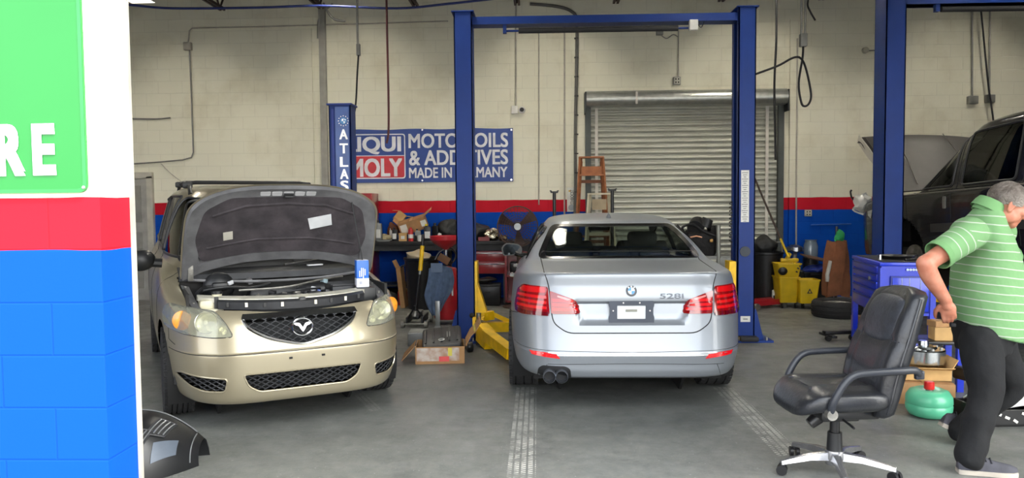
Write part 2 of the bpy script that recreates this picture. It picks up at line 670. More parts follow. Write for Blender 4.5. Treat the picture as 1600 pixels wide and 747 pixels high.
# ============================================================ THE BUILDING
YW = 12.55          # back wall face
YF0, YF1 = 2.81, 3.02   # front wall, outside and inside face
ZC = 5.35
def block_paint(name, axis, dirt=0.5, zones=True):
    m = bpy.data.materials.new(name); m.use_nodes = True
    nt = m.node_tree; p = nt.nodes['Principled BSDF']
    p.inputs['Roughness'].default_value = 0.7; p.inputs['Specular IOR Level'].default_value = 0.12
    ge = nt.nodes.new('ShaderNodeNewGeometry')
    sp = nt.nodes.new('ShaderNodeSeparateXYZ'); nt.links.new(ge.outputs['Position'], sp.inputs[0])
    cb = nt.nodes.new('ShaderNodeCombineXYZ')
    nt.links.new(sp.outputs[0 if axis == 'x' else 1], cb.inputs[0]); nt.links.new(sp.outputs[2], cb.inputs[1])
    of = nt.nodes.new('ShaderNodeVectorMath'); of.operation = 'ADD'
    of.inputs[1].default_value = (100 * 0.4064 - at(157, 350, YF0).x + 0.2032 if axis == 'x' else 100 * 0.4064 - YF0, 40 * 0.2032 - 0.01, 0)
    nt.links.new(cb.outputs[0], of.inputs[0])
    br = nt.nodes.new('ShaderNodeTexBrick')
    br.inputs['Scale'].default_value = 1; br.inputs['Mortar Size'].default_value = 0.005
    br.inputs['Brick Width'].default_value = 0.4064; br.inputs['Row Height'].default_value = 0.2032
    br.inputs['Mortar Smooth'].default_value = 0.6; br.inputs['Bias'].default_value = 0
    nt.links.new(of.outputs[0], br.inputs['Vector'])
    def step(zv):
        s = nt.nodes.new('ShaderNodeMath'); s.operation = 'GREATER_THAN'
        n1 = nt.nodes.new('ShaderNodeTexNoise'); n1.inputs['Scale'].default_value = 3
        nt.links.new(ge.outputs['Position'], n1.inputs['Vector'])
        ad = nt.nodes.new('ShaderNodeMath'); ad.operation = 'MULTIPLY_ADD'; ad.inputs[1].default_value = 0.02
        nt.links.new(n1.outputs['Fac'], ad.inputs[0]); nt.links.new(sp.outputs[2], ad.inputs[2])
        nt.links.new(ad.outputs[0], s.inputs[0]); s.inputs[1].default_value = zv + 0.01
        return s
    def mix(f, a, b):
        x = nt.nodes.new('ShaderNodeMix'); x.data_type = 'RGBA'
        nt.links.new(f, x.inputs[0])
        for k, v in ((6, a), (7, b)):
            if isinstance(v, tuple): x.inputs[k].default_value = v
            else: nt.links.new(v, x.inputs[k])
        return x.outputs[2]
    col = mix(step(1.432).outputs[0], lin((1, 66, 160)), lin((178, 24, 40)))
    col = mix(step(1.632).outputs[0], col, lin((222, 219, 200)))
    nz = nt.nodes.new('ShaderNodeTexNoise'); nz.inputs['Scale'].default_value = 1.3; nz.inputs['Detail'].default_value = 8; nz.inputs['Roughness'].default_value = 0.65
    nt.links.new(ge.outputs['Position'], nz.inputs['Vector'])
    mr = nt.nodes.new('ShaderNodeMapRange'); mr.inputs[1].default_value = 0.5; mr.inputs[2].default_value = 0.8; mr.inputs[4].default_value = dirt
    nt.links.new(nz.outputs['Fac'], mr.inputs[0])
    dm = nt.nodes.new('ShaderNodeMix'); dm.data_type = 'RGBA'; dm.blend_type = 'MULTIPLY'
    nt.links.new(mr.outputs[0], dm.inputs[0]); nt.links.new(col, dm.inputs[6]); dm.inputs[7].default_value = lin((205, 196, 178))
    jm = nt.nodes.new('ShaderNodeMix'); jm.data_type = 'RGBA'; jm.blend_type = 'MULTIPLY'
    jf = nt.nodes.new('ShaderNodeMath'); jf.operation = 'MULTIPLY'; jf.inputs[1].default_value = 0.16
    nt.links.new(br.outputs['Fac'], jf.inputs[0]); nt.links.new(jf.outputs[0], jm.inputs[0])
    nt.links.new(dm.outputs[2], jm.inputs[6]); jm.inputs[7].default_value = lin((120, 116, 110))
    nt.links.new(jm.outputs[2], p.inputs['Base Color'])
    n2 = nt.nodes.new('ShaderNodeTexNoise'); n2.inputs['Scale'].default_value = 90
    nt.links.new(ge.outputs['Position'], n2.inputs['Vector'])
    ad = nt.nodes.new('ShaderNodeMath'); ad.operation = 'MULTIPLY_ADD'; ad.inputs[1].default_value = 0.12
    inv = nt.nodes.new('ShaderNodeMath'); inv.operation = 'SUBTRACT'; inv.inputs[0].default_value = 1
    nt.links.new(br.outputs['Fac'], inv.inputs[1]); nt.links.new(n2.outputs['Fac'], ad.inputs[0]); nt.links.new(inv.outputs[0], ad.inputs[2])
    bp = nt.nodes.new('ShaderNodeBump'); bp.inputs['Strength'].default_value = 0.35; bp.inputs['Distance'].default_value = 0.005
    nt.links.new(ad.outputs[0], bp.inputs['Height']); nt.links.new(bp.outputs[0], p.inputs['Normal'])
    return m
WX = block_paint('painted block x', 'x'); WY = block_paint('painted block y', 'y')
WXF = block_paint('painted block front', 'x', 0.12); WYF = block_paint('painted block jamb', 'y', 0.12)

def floor_mat():
    m = bpy.data.materials.new('sealed concrete'); m.use_nodes = True
    nt = m.node_tree; p = nt.nodes['Principled BSDF']
    ge = nt.nodes.new('ShaderNodeNewGeometry')
    def noise(sc, det=8, ro=0.6, src=None):
        n = nt.nodes.new('ShaderNodeTexNoise'); n.inputs['Scale'].default_value = sc; n.inputs['Detail'].default_value = det; n.inputs['Roughness'].default_value = ro
        nt.links.new(src or ge.outputs['Position'], n.inputs['Vector']); return n.outputs['Fac']
    def rng(v, a, b, c, d):
        r = nt.nodes.new('ShaderNodeMapRange'); r.inputs[1].default_value = a; r.inputs[2].default_value = b; r.inputs[3].default_value = c; r.inputs[4].default_value = d
        nt.links.new(v, r.inputs[0]); return r.outputs[0]
    def mix(f, a, b, mode='MIX'):
        x = nt.nodes.new('ShaderNodeMix'); x.data_type = 'RGBA'; x.blend_type = mode
        nt.links.new(f, x.inputs[0])
        for k, v in ((6, a), (7, b)):
            if isinstance(v, tuple): x.inputs[k].default_value = v
            else: nt.links.new(v, x.inputs[k])
        return x.outputs[2]
    def math_(op, a, b=None):
        x = nt.nodes.new('ShaderNodeMath'); x.operation = op
        for k, v in ((0, a), (1, b)):
            if v is None: continue
            if isinstance(v, (int, float)): x.inputs[k].default_value = v
            else: nt.links.new(v, x.inputs[k])
        return x.outputs[0]
    base = mix(rng(noise(0.7), 0.35, 0.68, 0.2, 0.8), lin((84, 87, 86)), lin((110, 112, 109)))
    base = mix(rng(noise(5, 12, 0.75), 0.45, 0.75, 0, 0.45), base, lin((140, 141, 138)))
    base = mix(rng(noise(1.9, 6), 0.56, 0.75, 0, 0.35), base, lin((50, 52, 54)))
    sx = nt.nodes.new('ShaderNodeSeparateXYZ'); nt.links.new(ge.outputs['Position'], sx.inputs[0])
    base = mix(rng(noise(16, 12, 0.8), 0.42, 0.66, 0, 0.55), base, lin((122, 121, 114)))
    base = mix(rng(noise(9, 10, 0.75), 0.52, 0.72, 0, 0.5), base, lin((58, 60, 61)))
    # dusty tyre prints running out behind the silver car and the gold van
    def track(xc, y0, y1, wd, slope=0.0):
        u = math_('SUBTRACT', math_('SUBTRACT', sx.outputs[0], math_('MULTIPLY', math_('SUBTRACT', sx.outputs[1], y0), slope)), xc)
        a = math_('LESS_THAN', math_('ABSOLUTE', u), wd)
        b = math_('MULTIPLY', math_('GREATER_THAN', sx.outputs[1], y0), math_('LESS_THAN', sx.outputs[1], y1))
        rib = math_('GREATER_THAN', math_('SINE', math_('MULTIPLY', u, 150)), -0.55)
        lug = math_('GREATER_THAN', math_('SINE', math_('ADD', math_('MULTIPLY', sx.outputs[1], 190), math_('MULTIPLY', math_('ABSOLUTE', u), 90))), -0.1)
        t = math_('MULTIPLY', math_('MULTIPLY', a, b), math_('MULTIPLY', rib, lug))
        return math_('MULTIPLY', t, rng(noise(7, 6, 0.7), 0.4, 0.62, 0.05, 0.85))
    for xc, y0, y1, wd, sl in ((-0.105, 4.0, 6.45, 0.085, 0.0), (1.575, 4.7, 6.45, 0.085, 0.0), (-1.25, 5.7, 7.0, 0.06, -0.5), (-2.15, 4.3, 5.4, 0.06, -0.5)):
        k = track(xc, y0, y1, wd, sl)
        if xc < -0.5: k = math_('MULTIPLY', k, 0.4)
        base = mix(k, base, lin((205, 203, 196)))
    fleck = rng(noise(55, 2, 0.4), 0.7, 0.74, 0, 0.5)
    base = mix(fleck, base, lin((170, 170, 168)))
    nt.links.new(base, p.inputs['Base Color'])
    nt.links.new(rng(noise(2.4), 0.35, 0.65, 0.32, 0.6), p.inputs['Roughness'])
    p.inputs['Specular IOR Level'].default_value = 0.35
    bp = nt.nodes.new('ShaderNodeBump'); bp.inputs['Strength'].default_value = 0.12; bp.inputs['Distance'].default_value = 0.01
    nt.links.new(noise(60, 4), bp.inputs['Height']); nt.links.new(bp.outputs[0], p.inputs['Normal'])
    return m
def slab(x0, x1, y0, y1, z0, z1):
    return MB().box(((x0 + x1) / 2, (y0 + y1) / 2, (z0 + z1) / 2), (x1 - x0, y1 - y0, z1 - z0))
XL, XR = -8.6, 10.6
struct('floor', slab(XL - 0.2, XR + 0.2, YF0, YW + 0.2, -0.2, 0), floor_mat(), smooth=0)
struct('ground_outside', slab(-40, 40, -40, YF0, -0.25, -0.01), pm('asphalt', (105, 103, 100), 0.85, var=0.15, scale=1.5), smooth=0)
# back wall with an opening for the roll-up door and one for the side door
DX0, DX1, DZ = at(922, 400, YW).x, at(1214, 400, YW).x, 3.2
bw = MB()
for a in ((XL, DX0, 0, ZC), (DX1, XR, 0, ZC), (DX0, DX1, DZ, ZC)):
    x0, x1, z0, z1 = a
    bw.box(((x0 + x1) / 2, YW + 0.1, (z0 + z1) / 2), (x1 - x0, 0.2, z1 - z0))
struct('wall_back', bw, WX, smooth=0)
struct('wall_left', slab(XL - 0.2, XL, YF0, YW + 0.2, 0, ZC), WY, smooth=0)
struct('wall_right', slab(XR, XR + 0.2, YF0, YW + 0.2, 0, ZC), WY, smooth=0)
# front wall: piers between three bay openings and the wall over them
PX = at(157, 350, YF0).x
PX2 = PX
fw = MB()
for x0, x1 in ((XL, -6.7), (-2.9, PX2), (2.35, 3.1), (7.0, XR)):
    fw.box(((x0 + x1) / 2, (YF0 + YF1) / 2, 1.85), (x1 - x0, YF1 - YF0, 3.7))
fw.box(((XL + XR) / 2, (YF0 + YF1) / 2, (3.7 + ZC) / 2), (XR - XL, YF1 - YF0, ZC - 3.7))
fo = struct('wall_front', fw, WXF, smooth=0)
fo.data.materials.append(WYF)
for p in fo.data.polygons:
    if abs(p.normal.x) > 0.9: p.material_index = 1
steel_grey = pm('galvanised steel', (150, 152, 152), 0.4, 0.7, bump=0.05)
# steel angle of the bay door at the inner edge of the pier
tr = MB().box((PX2 + 0.006, YF1 + 0.01, 1.85), (0.012, 0.02, 3.7))
struct('trim_1', tr, pm('door angle white', (150, 146, 138), 0.5), smooth=0)
# ceiling deck and bar joists
cm = pm('roof deck grey', (96, 98, 98), 0.7, var=0.1)
struct('ceiling', slab(XL, XR, YF0, YW + 0.2, ZC, ZC + 0.12), cm, smooth=0)
jm_ = pm('joist dark red oxide', (66, 48, 46), 0.6, 0.2)
for k, jx in enumerate((-6.7, -5.08, -3.46, -1.93, -0.30, 1.27, 2.93, 4.5, 6.1, 7.7)):
    j = MB()
    ye, z0, z1 = 12.25, 4.76, 5.24
    for sx in (-0.03, 0.03):
        j.box((jx + sx, (YF1 + ye) / 2, z0), (0.035, ye - YF1, 0.045))
        j.box((jx + sx, (YF1 + YW) / 2, z1), (0.035, YW - YF1, 0.045))
    y = ye - 0.1; up = True
    j.cyl((jx, y, z0), (jx, YW - 0.02, z1), 0.016, n=6)
    while y > 8.0:
        j.cyl((jx, y, z0 if up else z1), (jx, y - 0.45, z1 if up else z0), 0.016, n=6)
        up = not up; y -= 0.45
    struct('trim_%d' % (k + 2), j, jm_, smooth=0)
# pilasters on the back wall
wx2 = WX
def wall_box(px0, px1, py0, py1, dep):
    a, b = at(px0, py0, YW), at(px1, py1, YW)
    return MB().box(((a.x + b.x) / 2, YW - dep / 2, (a.z + b.z) / 2), (abs(b.x - a.x), dep, abs(a.z - b.z)))
struct('trim_20', wall_box(459, 496, 45, 462, 0.03), WX, smooth=0)
struct('trim_21', wall_box(1234, 1264, 31, 462, 0.05), WX, smooth=0)
pipe_m = pm('conduit grey', (128, 127, 122), 0.45, 0.4)
pipe_w = pm('painted conduit', (165, 160, 148), 0.5, 0.1)
col_m = pm('painted steel column', (150, 148, 140), 0.5, 0.1)
c = MB()
a, b = at(499, 25, YW), at(509, 25, YW)
c.box(((a.x + b.x) / 2, YW - 0.06, 2.4), (b.x - a.x, 0.02, 4.8)); c.box(((a.x + b.x) / 2, YW - 0.035, 2.4), (0.02, 0.07, 4.8)); c.box(((a.x + b.x) / 2, YW - 0.01, 2.4), (b.x - a.x, 0.02, 4.8))
struct('trim_22', c, col_m, smooth=0)
# side door at the far left, ajar panels
dm_ = pm('grey door paint', (150, 148, 142), 0.5)
d = MB()
dx1 = at(233, 330, YW).x; dx0 = dx1 - 0.92
d.box(((dx0 + dx1) / 2, YW - 0.03, 1.02), (0.92, 0.05, 2.04))
dr = struct('door_2', d, dm_, smooth=0)
d = MB()
for zz, hh in ((1.62, 0.62), (0.95, 0.4), (0.42, 0.45)):
    for k in (-1, 1):
        d.box(((dx0 + dx1) / 2 + k * 0.21, YW - 0.055, zz), (0.3, 0.02, hh), bev=0.008)
d.build('door_panel', pm('door panel darker grey', (128, 126, 120), 0.5), dr)  # panels are a darker grey than the door
d = MB()
for x in (dx0 - 0.05, dx1 + 0.05): d.box((x, YW - 0.035, 1.04), (0.1, 0.07, 2.08))
d.box(((dx0 + dx1) / 2, YW - 0.035, 2.1), (1.12, 0.07, 0.1))
d.build('door_frame', pm('door frame paint', (176, 172, 160), 0.5), dr)

# roll-up door
slat_m = pm('roller slat', (178, 178, 166), 0.4, 0.35, var=0.08, scale=3)
rd = MB()
rows = []
z = 0.02; n = 0
while z < DZ + 0.02:
    for t in range(7):
        q = (0, .18, .36, .54, .72, .84, .95)[t]
        rows.append((z + 0.09 * q, 0.022 * math.sin(math.pi * min(1, q / 0.82)) if q < 0.82 else -0.022))
    z += 0.09
rd.sheet([[(x, YW + 0.02 - dep, zz) for x in (DX0 - 0.02, DX1 + 0.02)] for zz, dep in rows])
door = struct('door_1', rd, slat_m, smooth=25, fix=False)
drk = pm('rubber dark', (26, 26, 27), 0.7)
m = MB()
for x in (DX0 - 0.03, DX1 + 0.03): m.box((x, YW - 0.04, DZ / 2), (0.09, 0.08, DZ))
m.build('guide_rail', pm('guide rail dark', (70, 74, 72), 0.5, 0.5), door)
m = MB().box(((DX0 + DX1) / 2, YW - 0.0, 0.05), (DX1 - DX0, 0.07, 0.1)); m.build('bottom_bar', drk, door)
for px in (932, 1198):
    x = at(px, 250, YW).x
    MB().box((x, YW - 0.012, 1.62), (0.05, 0.006, 3.1)).build('strap', pm('pale strap', (196, 192, 182), 0.6), door)
hd = MB()
a, b = at(916, 156, YW - 0.2), at(1229, 150, YW - 0.2)
zc = (a.z + b.z) / 2
prof = [(0.13, zc + 0.13), (-0.02, zc + 0.135)] + [(-0.02 - 0.15 * math.sin(t), zc + 0.135 * math.cos(t)) for t in [math.pi * k / 10 for k in range(1, 9)]] + [(0.13, zc - 0.12)]
hd.add([(a.x, YW - 0.14 + p, q) for p, q in prof] + [(b.x, YW - 0.14 + p, q) for p, q in prof],
       [tuple(range(len(prof))), tuple(range(len(prof), 2 * len(prof)))] + [(i, (i + 1) % len(prof), len(prof) + (i + 1) % len(prof), len(prof) + i) for i in range(len(prof))])
hd.build('roll_hood', pm('hood galvanised', (176, 178, 172), 0.32, 0.75, var=0.1, scale=12), door)
m = MB()
for x in (a.x - 0.012, b.x + 0.012):
    m.box((x, YW - 0.14, zc - 0.06), (0.024, 0.28, 0.34))
m.build('end_bracket', pm('bracket dark', (52, 54, 54), 0.5, 0.5), door)
x = at(991, 156, YW).x
MB().box((x, YW - 0.305, zc), (0.035, 0.02, 0.2)).build('tape', pm('pale strap', (196, 192, 182), 0.6), door)

# strip lights under the joists
lamp_m = bpy.data.materials.new('lamp glow'); lamp_m.use_nodes = True
lp = lamp_m.node_tree.nodes['Principled BSDF']; lp.inputs['Emission Color'].default_value = (1, 0.93, 0.82, 1); lp.inputs['Emission Strength'].default_value = LAMP
fix_m = pm('lamp housing white', (215, 215, 210), 0.4)
def strip_light(loc, label):
    t = thing('strip_light', label, 'ceiling light', loc, 0, 'strip lights under the roof')
    MB().prism([(-0.17, -0.14), (-0.065, 0.06), (0.065, 0.06), (0.17, -0.14), (0.178, -0.14), (0.07, 0.09), (-0.07, 0.09), (-0.178, -0.14)], -0.64, 0.64, Matrix.Rotation(R(90), 4, 'X')).build('housing', fix_m, t, smooth=0)
    m = MB()
    for s in (-0.645, 0.645): m.prism([(-0.178, -0.14), (0.178, -0.14), (0.07, 0.09), (-0.07, 0.09)], s - .004, s + .004, Matrix.Rotation(R(90), 4, 'X'))
    m.build('end_plate', fix_m, t, smooth=0)
    for s in (-0.05, 0.05):
        MB().cyl((s * .7, -0.6, 0.035), (s * .7, 0.6, 0.035), 0.016, n=10).build('tube', lamp_m, t)
    for s in (-0.5, 0.5):
        MB().cyl((0, s, 0.09), (0, s, ZC - loc[2]), 0.005, n=6).build('hanger', drk, t)
    return t
strip_light((-5.75, 10.4, 4.70), 'strip light under the roof towards the far left corner of the shop')
for lx, ly in ((-3.0, 10.7), (0.2, 10.7), (3.4, 10.7), (6.8, 10.5), (-1.2, 7.6), (2.2, 7.2), (5.4, 7.6)):
    strip_light((lx, ly, 4.95), 'white strip light hanging under the shop roof above the picture')
# ============================================================ SILVER SALOON (seen from behind)
silver = pm('silver car paint', (140, 145, 151), 0.42, 0.55, var=0.03, scale=2, coat=0.4)
seam_m = pm('panel gap', (18, 18, 19), 0.8)
blk_gloss = pm('gloss black trim', (14, 14, 15), 0.2)
chrome = pm('chrome', (215, 217, 220), 0.12, 1.0, var=0.02)
tyre_m = pm('tyre rubber', (34, 34, 35), 0.75, var=0.2, scale=14, bump=0.15, bscale=60)
alloy = pm('alloy wheel', (150, 152, 155), 0.3, 0.8)
cabin_m = pm('dark cabin leather', (22, 23, 24), 0.6)
lens_red = pm('red lens', (122, 4, 10), 0.12, coat=1.0, var=0.1, scale=8)
lens_bright = pm('bright red lens bar', (196, 12, 18), 0.15, coat=1.0, var=0.05)
lens_deep = pm('deep red lens', (84, 4, 10), 0.12, coat=1.0)
BX = at(986, 455, 5.6).x
bmw = thing('car', 'silver saloon car seen from behind, parked between the blue posts of a lift', 'car', (BX, 5.5, 0))

def make_wheel(parent, x, y, r, w, side, rimr=0.225, spokes=10, tread=((-0.07, 1), (0.0, 1), (0.07, 1))):
    """tyre with grooved tread, alloy rim as its sub-part; side is the outward x direction"""
    M = Matrix.Translation((x, y, r)) @ Matrix.Rotation(R(90), 4, 'Y')
    h = w / 2
    prof = [(rimr, -h * 0.8), (rimr + 0.03, -h * 0.96), (r - 0.05, -h), (r - 0.015, -h * 0.93)]
    g = sorted(tread)
    xs = [(-h * 0.8, 0)]
    for p, d in g:
        xs += [(p - 0.006, 0), (p - 0.004, 1), (p + 0.004, 1), (p + 0.006, 0)]
    xs += [(h * 0.8, 0)]
    for p, d in xs:
        prof.append((r - 0.011 * d - 0.006 * (abs(p) / h) ** 4, p))
    prof += [(r - 0.015, h * 0.93), (r - 0.05, h), (rimr + 0.03, h * 0.96), (rimr, h * 0.8)]
    mb = MB().lathe(prof, 64, M)
    for k in range(48):                       # shoulder lugs
        a = 2 * math.pi * k / 48
        for sg in (-1, 1):
            mb.box((x + sg * h * 0.86, y + (r - 0.011) * math.cos(a), r + (r - 0.011) * math.sin(a)), (h * 0.24, 0.028, 0.02), Matrix.Rotation(a + R(90), 3, 'X'))
    ty = mb.build('tyre', tyre_m, parent, smooth=30)
    rm = MB().lathe([(rimr + 0.004, -h * 0.8), (rimr + 0.004, h * 0.82), (rimr - 0.012, h * 0.84), (rimr - 0.02, h * 0.6), (rimr - 0.02, -h * 0.8)], 40, Matrix.Translation((x, y, r)) @ Matrix.Rotation(R(90 * side), 4, 'Y'))
    for k in range(spokes):
        a = 2 * math.pi * k / spokes
        rm.box((x + side * h * 0.62, y + 0.5 * rimr * math.cos(a), r + 0.5 * rimr * math.sin(a)), (0.03, 0.032, rimr), Matrix.Rotation(a - R(90), 3, 'X'), bev=0.006)
    rm.cyl((x + side * h * 0.4, y, r), (x + side * h * 0.78, y, r), 0.055, 0.045, 18)
    rm.build('rim', alloy, ty)
    MB().cyl((x + side * h * 0.05, y, r), (x + side * h * 0.2, y, r), 0.16, n=24).build('brake_disc', pm('brake steel', (90, 88, 86), 0.4, 0.9), ty)
    return ty

def build_bmw():
    rings = [((.28, .21, .22), .40, 4.62, .76, 6, 4),
             ((.285, .22, .22), .10, 4.80, .845, 6.5, 4.2),
             ((.33, .28, .27), .035, 4.86, .885, 6.5, 4.2),
             ((.40, .38, .36), .018, 4.88, .905, 6.5, 4.2),
             ((.475, .48, .44), .0, 4.90, .918, 6.5, 4.2),
             ((.495, .50, .46), .012, 4.90, .92, 6.5, 4.2),
             ((.60, .62, .56), .035, 4.90, .926, 6.5, 4.2),
             ((.74, .74, .64), .052, 4.89, .927, 6.5, 4.2),
             ((.86, .84, .71), .065, 4.87, .918, 6.3, 4.2),
             ((.97, .92, .77), .088, 4.82, .908, 6, 4),
             ((1.035, .955, .80), .085, 4.74, .888, 6, 4),
             ((1.06, .975, .83), .09, 4.66, .868, 6, 4),
             ((1.072, .99, .86), .13, 4.5, .853, 6, 4),
             ((1.085, 1.005, .91), .40, 4.2, .835, 7, 4),
             ((1.10, 1.02, .97), .70, 3.75, .745, 5.5, 4),
             ((1.112, 1.035, 1.02), .84, 3.48, .728, 5, 4),
             ((1.20, 1.17, 1.17), 1.05, 3.2, .685, 5, 4),
             ((1.30, 1.30, 1.30), 1.31, 2.86, .628, 5, 4),
             ((1.385, 1.395, 1.39), 1.56, 2.58, .572, 5, 4.5),
             ((1.42, 1.437, 1.43), 1.68, 2.42, .515, 4.5, 4.5),
             ((1.44, 1.462, 1.452), 1.86, 2.3, .42, 4, 4),
             ((1.458, 1.474, 1.468), 2.08, 2.2, .26, 3, 3),
             ((1.475, 1.478, 1.476), 2.138, 2.142, .012, 2, 2)]
    # stretch the roof cap: the last rings keep real length along the car
    rings[18] = ((1.385, 1.395, 1.39), 1.58, 3.05, .605, 8, 4.5)
    rings[17] = ((1.30, 1.30, 1.30), 1.32, 3.2, .675, 9, 4)
    rings[16] = ((1.20, 1.17, 1.17), 1.06, 3.45, .742, 9, 4)
    rings[15] = ((1.112, 1.035, 1.02), .84, 3.72, .795, 9, 4)
    rings[14] = ((1.10, 1.02, .99), .70, 3.85, .81, 8.5, 4)
    rings[19] = ((1.42, 1.437, 1.43), 1.68, 2.92, .555, 6, 4.5)
    rings[20] = ((1.438, 1.462, 1.452), 1.84, 2.8, .44, 4, 4)
    rings[21] = ((1.455, 1.474, 1.466), 2.05, 2.65, .28, 3, 3)
    rings[22] = ((1.470, 1.478, 1.474), 2.30, 2.5, .02, 2, 2)
    S0 = ring_loft(rings)
    S = Surf(list(S0.V), list(S0.F))
    # plan bulge of the tail and crease of the plate recess
    rec = rounded([(-.43, .868), (.43, .868), (.37, .70), (-.37, .70)], 0.05)
    for i, v in enumerate(S.V):
        if v.y < 1.0 and .66 < v.z < .90 and abs(v.x) < .48:
            # distance into the recess outline
            dz = min(v.z - .69, .868 - v.z); dx = (.385 + .06 * (v.z - .70) / .17) - abs(v.x)
            dd = min(dz, dx)
            k = max(0, min(1, dd / 0.03))
            S.V[i] = v + Vector((0, 0.045 * k * k * (3 - 2 * k), 0))
    for fy, fr in ((1.10, .372), (4.068, .365)):
        S.arch(fy, .335, fr, .55)
    Sref = Surf(list(S.V), list(S.F))
    def rest(vf): return Surf(vf[0], vf[1])
    # rear window, side windows, windscreen
    rw = rounded([(-.70, 1.118), (.70, 1.118), (.635, 1.25), (.56, 1.388), (-.56, 1.388), (-.635, 1.25)], 0.06)
    rw_in = rounded([(-.645, 1.132), (.645, 1.132), (.585, 1.25), (.51, 1.368), (-.51, 1.368), (-.585, 1.25)], 0.06)
    g, o = S.split(rw, 'y', lambda c: c.y < 1.9); S = rest(o)
    ws = rounded([(-.66, 1.06), (.66, 1.06), (.53, 1.385), (-.53, 1.385)], 0.05)
    g, o = S.split(ws, 'Y', lambda c: c.y > 2.9); S = rest(o)
    sw = [(1.22, 1.11), (1.42, 1.30), (1.62, 1.365), (2.2, 1.385), (2.75, 1.36), (3.15, 1.22), (3.45, 1.055), (2.2, 1.06), (1.3, 1.09)]
    sw = rounded(sw, 0.06)
    for ax, sg in (('x', -1), ('X', 1)):
        g, o = S.split(sw, ax, lambda c, sg=sg: c.x * sg > 0.3); S = rest(o)
    # boot lid
    lid = rounded([(-.475, .628), (.475, .628), (.575, .70), (.592, .78), (.602, .93), (.625, 1.03), (.665, 1.118), (.665, 1.17), (-.665, 1.17), (-.665, 1.118), (-.625, 1.03), (-.602, .93), (-.592, .78), (-.575, .70)], 0.05)
    inn, o = S.split(lid, 'y', lambda c: c.y < 0.87); S = rest(o)
    m = MB(); m.add(S.V, S.F); m.build('body', silver, bmw, smooth=40)
    m = MB(); m.add(*inn); lidp = m.build('boot_lid', silver, bmw, smooth=40)
    def seam(pts, ax, r=0.003, off=0.0, closed=False, par=bmw):
        q = MB(); Sref.line(q, pts, ax, r, off, closed=closed); q.build('panel_seam', seam_m, par)
    seam(lid[:], 'y', 0.0045, -0.001, True, lidp)
    seam([(x, .49 + .018 * abs(x)) for x in [-.9 + .05 * k for k in range(37)]], 'y', 0.002)
    seam([(x, .405 - 0.02 * (x * x)) for x in [-.62 + .05 * k for k in range(27)]], 'y', 0.002)
    for sg in (-1, 1):
        seam([(sg * .625, .395), (sg * .665, .30)], 'y', 0.002)
        seam([(sg * .845, .745), (sg * .88, .73), (sg * .91, .70)], 'y')
        for yy in (1.55, 2.62, 3.62):
            seam([(yy, 1.0), (yy + .05, .75), (yy + .02, .45), (yy, .3)], 'X' if sg > 0 else 'x')
    # highlight on the bumper crease, put in as a bright strip over the diffuser
    m = MB(); Sref.patch(m, [(-.60, .468), (.60, .468), (.62, .488), (-.62, .488)], 'y', 0.004, 0.01, 0.04)
    m.build('bumper_highlight', pm('bumper highlight paint', (214, 214, 212), 0.2, 0.6, coat=1), bmw)
    # rear window glass with its black border
    m = MB(); Sref.patch(m, rw, 'y', 0.003, 0.006, 0.05, rw_in); m.build('window_border', blk_gloss, bmw)
    gt = glass('saloon rear glass', (224, 229, 225)); gs = glass('saloon glass', (240, 244, 241))
    m = MB(); Sref.patch(m, rw_in, 'y', 0.001, 0.004, 0.06); m.build('rear_window', gt, bmw)
    m = MB(); Sref.patch(m, ws, 'Y', 0.001, 0.004, 0.06); m.build('windscreen', gs, bmw)
    q = MB()
    for ax, sg in (('x', -1), ('X', 1)):
        q = MB()
        m = MB(); Sref.patch(m, sw, ax, 0.001, 0.004, 0.06); m.build('side_window', gs, bmw)
        Sref.line(q, sw, ax, 0.008, 0.002, closed=True)
        for yy in (1.75, 2.62):
            Sref.line(q, [(yy, 1.08), (yy - .02, 1.36)], ax, 0.022, 0.0)
        q.build('window_trim', blk_gloss, bmw)
    # lamps: outer lens on the wing, inner lens on the boot lid, brighter red bars as their sub-parts
    for sg in (-1, 1):
        f = lambda P: [(sg * a, b) for a, b in P]
        outer = rounded(f([(.602, .762), (.614, .965), (.80, .968), (.842, .92), (.866, .80), (.862, .752), (.80, .748)]), 0.02)
        inner = rounded(f([(.375, .768), (.40, .855), (.425, .875), (.60, .935), (.590, .768)]), 0.015)
        m = MB(); Sref.patch(m, outer, 'y', 0.010, 0.03, 0.03); lo = m.build('tail_lamp', lens_red, bmw)
        m = MB(); Sref.patch(m, inner, 'y', 0.010, 0.03, 0.03); li = m.build('lid_lamp', lens_red, lidp)
        m = MB()
        for zz in (.80, .838, .876):
            Sref.patch(m, f([(.625, zz), (.625, zz + .020), (.80, zz + .024), (.842, zz + .02), (.845, zz + .002), (.80, zz + .004)]), 'y', 0.0125, 0.003, 0.03)
        Sref.patch(m, rounded(f([(.63, .918), (.635, .957), (.79, .958), (.825, .925), (.80, .915)]), 0.01), 'y', 0.0125, 0.003, 0.03)
        m.build('light_bar', lens_bright, lo)
        m = MB(); Sref.patch(m, rounded(f([(.61, .752), (.61, .782), (.80, .782), (.858, .79), (.86, .757), (.80, .752)]), 0.008), 'y', 0.0125, 0.003, 0.03); m.build('lamp_edge', lens_deep, lo)
        m = MB()
        for zz in (.79, .822, .854):
            t0 = .405 if zz < .83 else .43
            Sref.patch(m, f([(t0, zz), (t0, zz + .019), (.583, zz + .024), (.581, zz + .003)]), 'y', 0.0125, 0.003, 0.03)
        m.build('light_bar', lens_bright, li)
        m = MB(); Sref.patch(m, rounded(f([(.45, .876), (.48, .886), (.545, .902), (.545, .89), (.47, .866)]), 0.006), 'y', 0.013, 0.003, 0.02)
        m.build('reverse_lens', pm('clear lens', (226, 120, 116), 0.15, coat=1), li)
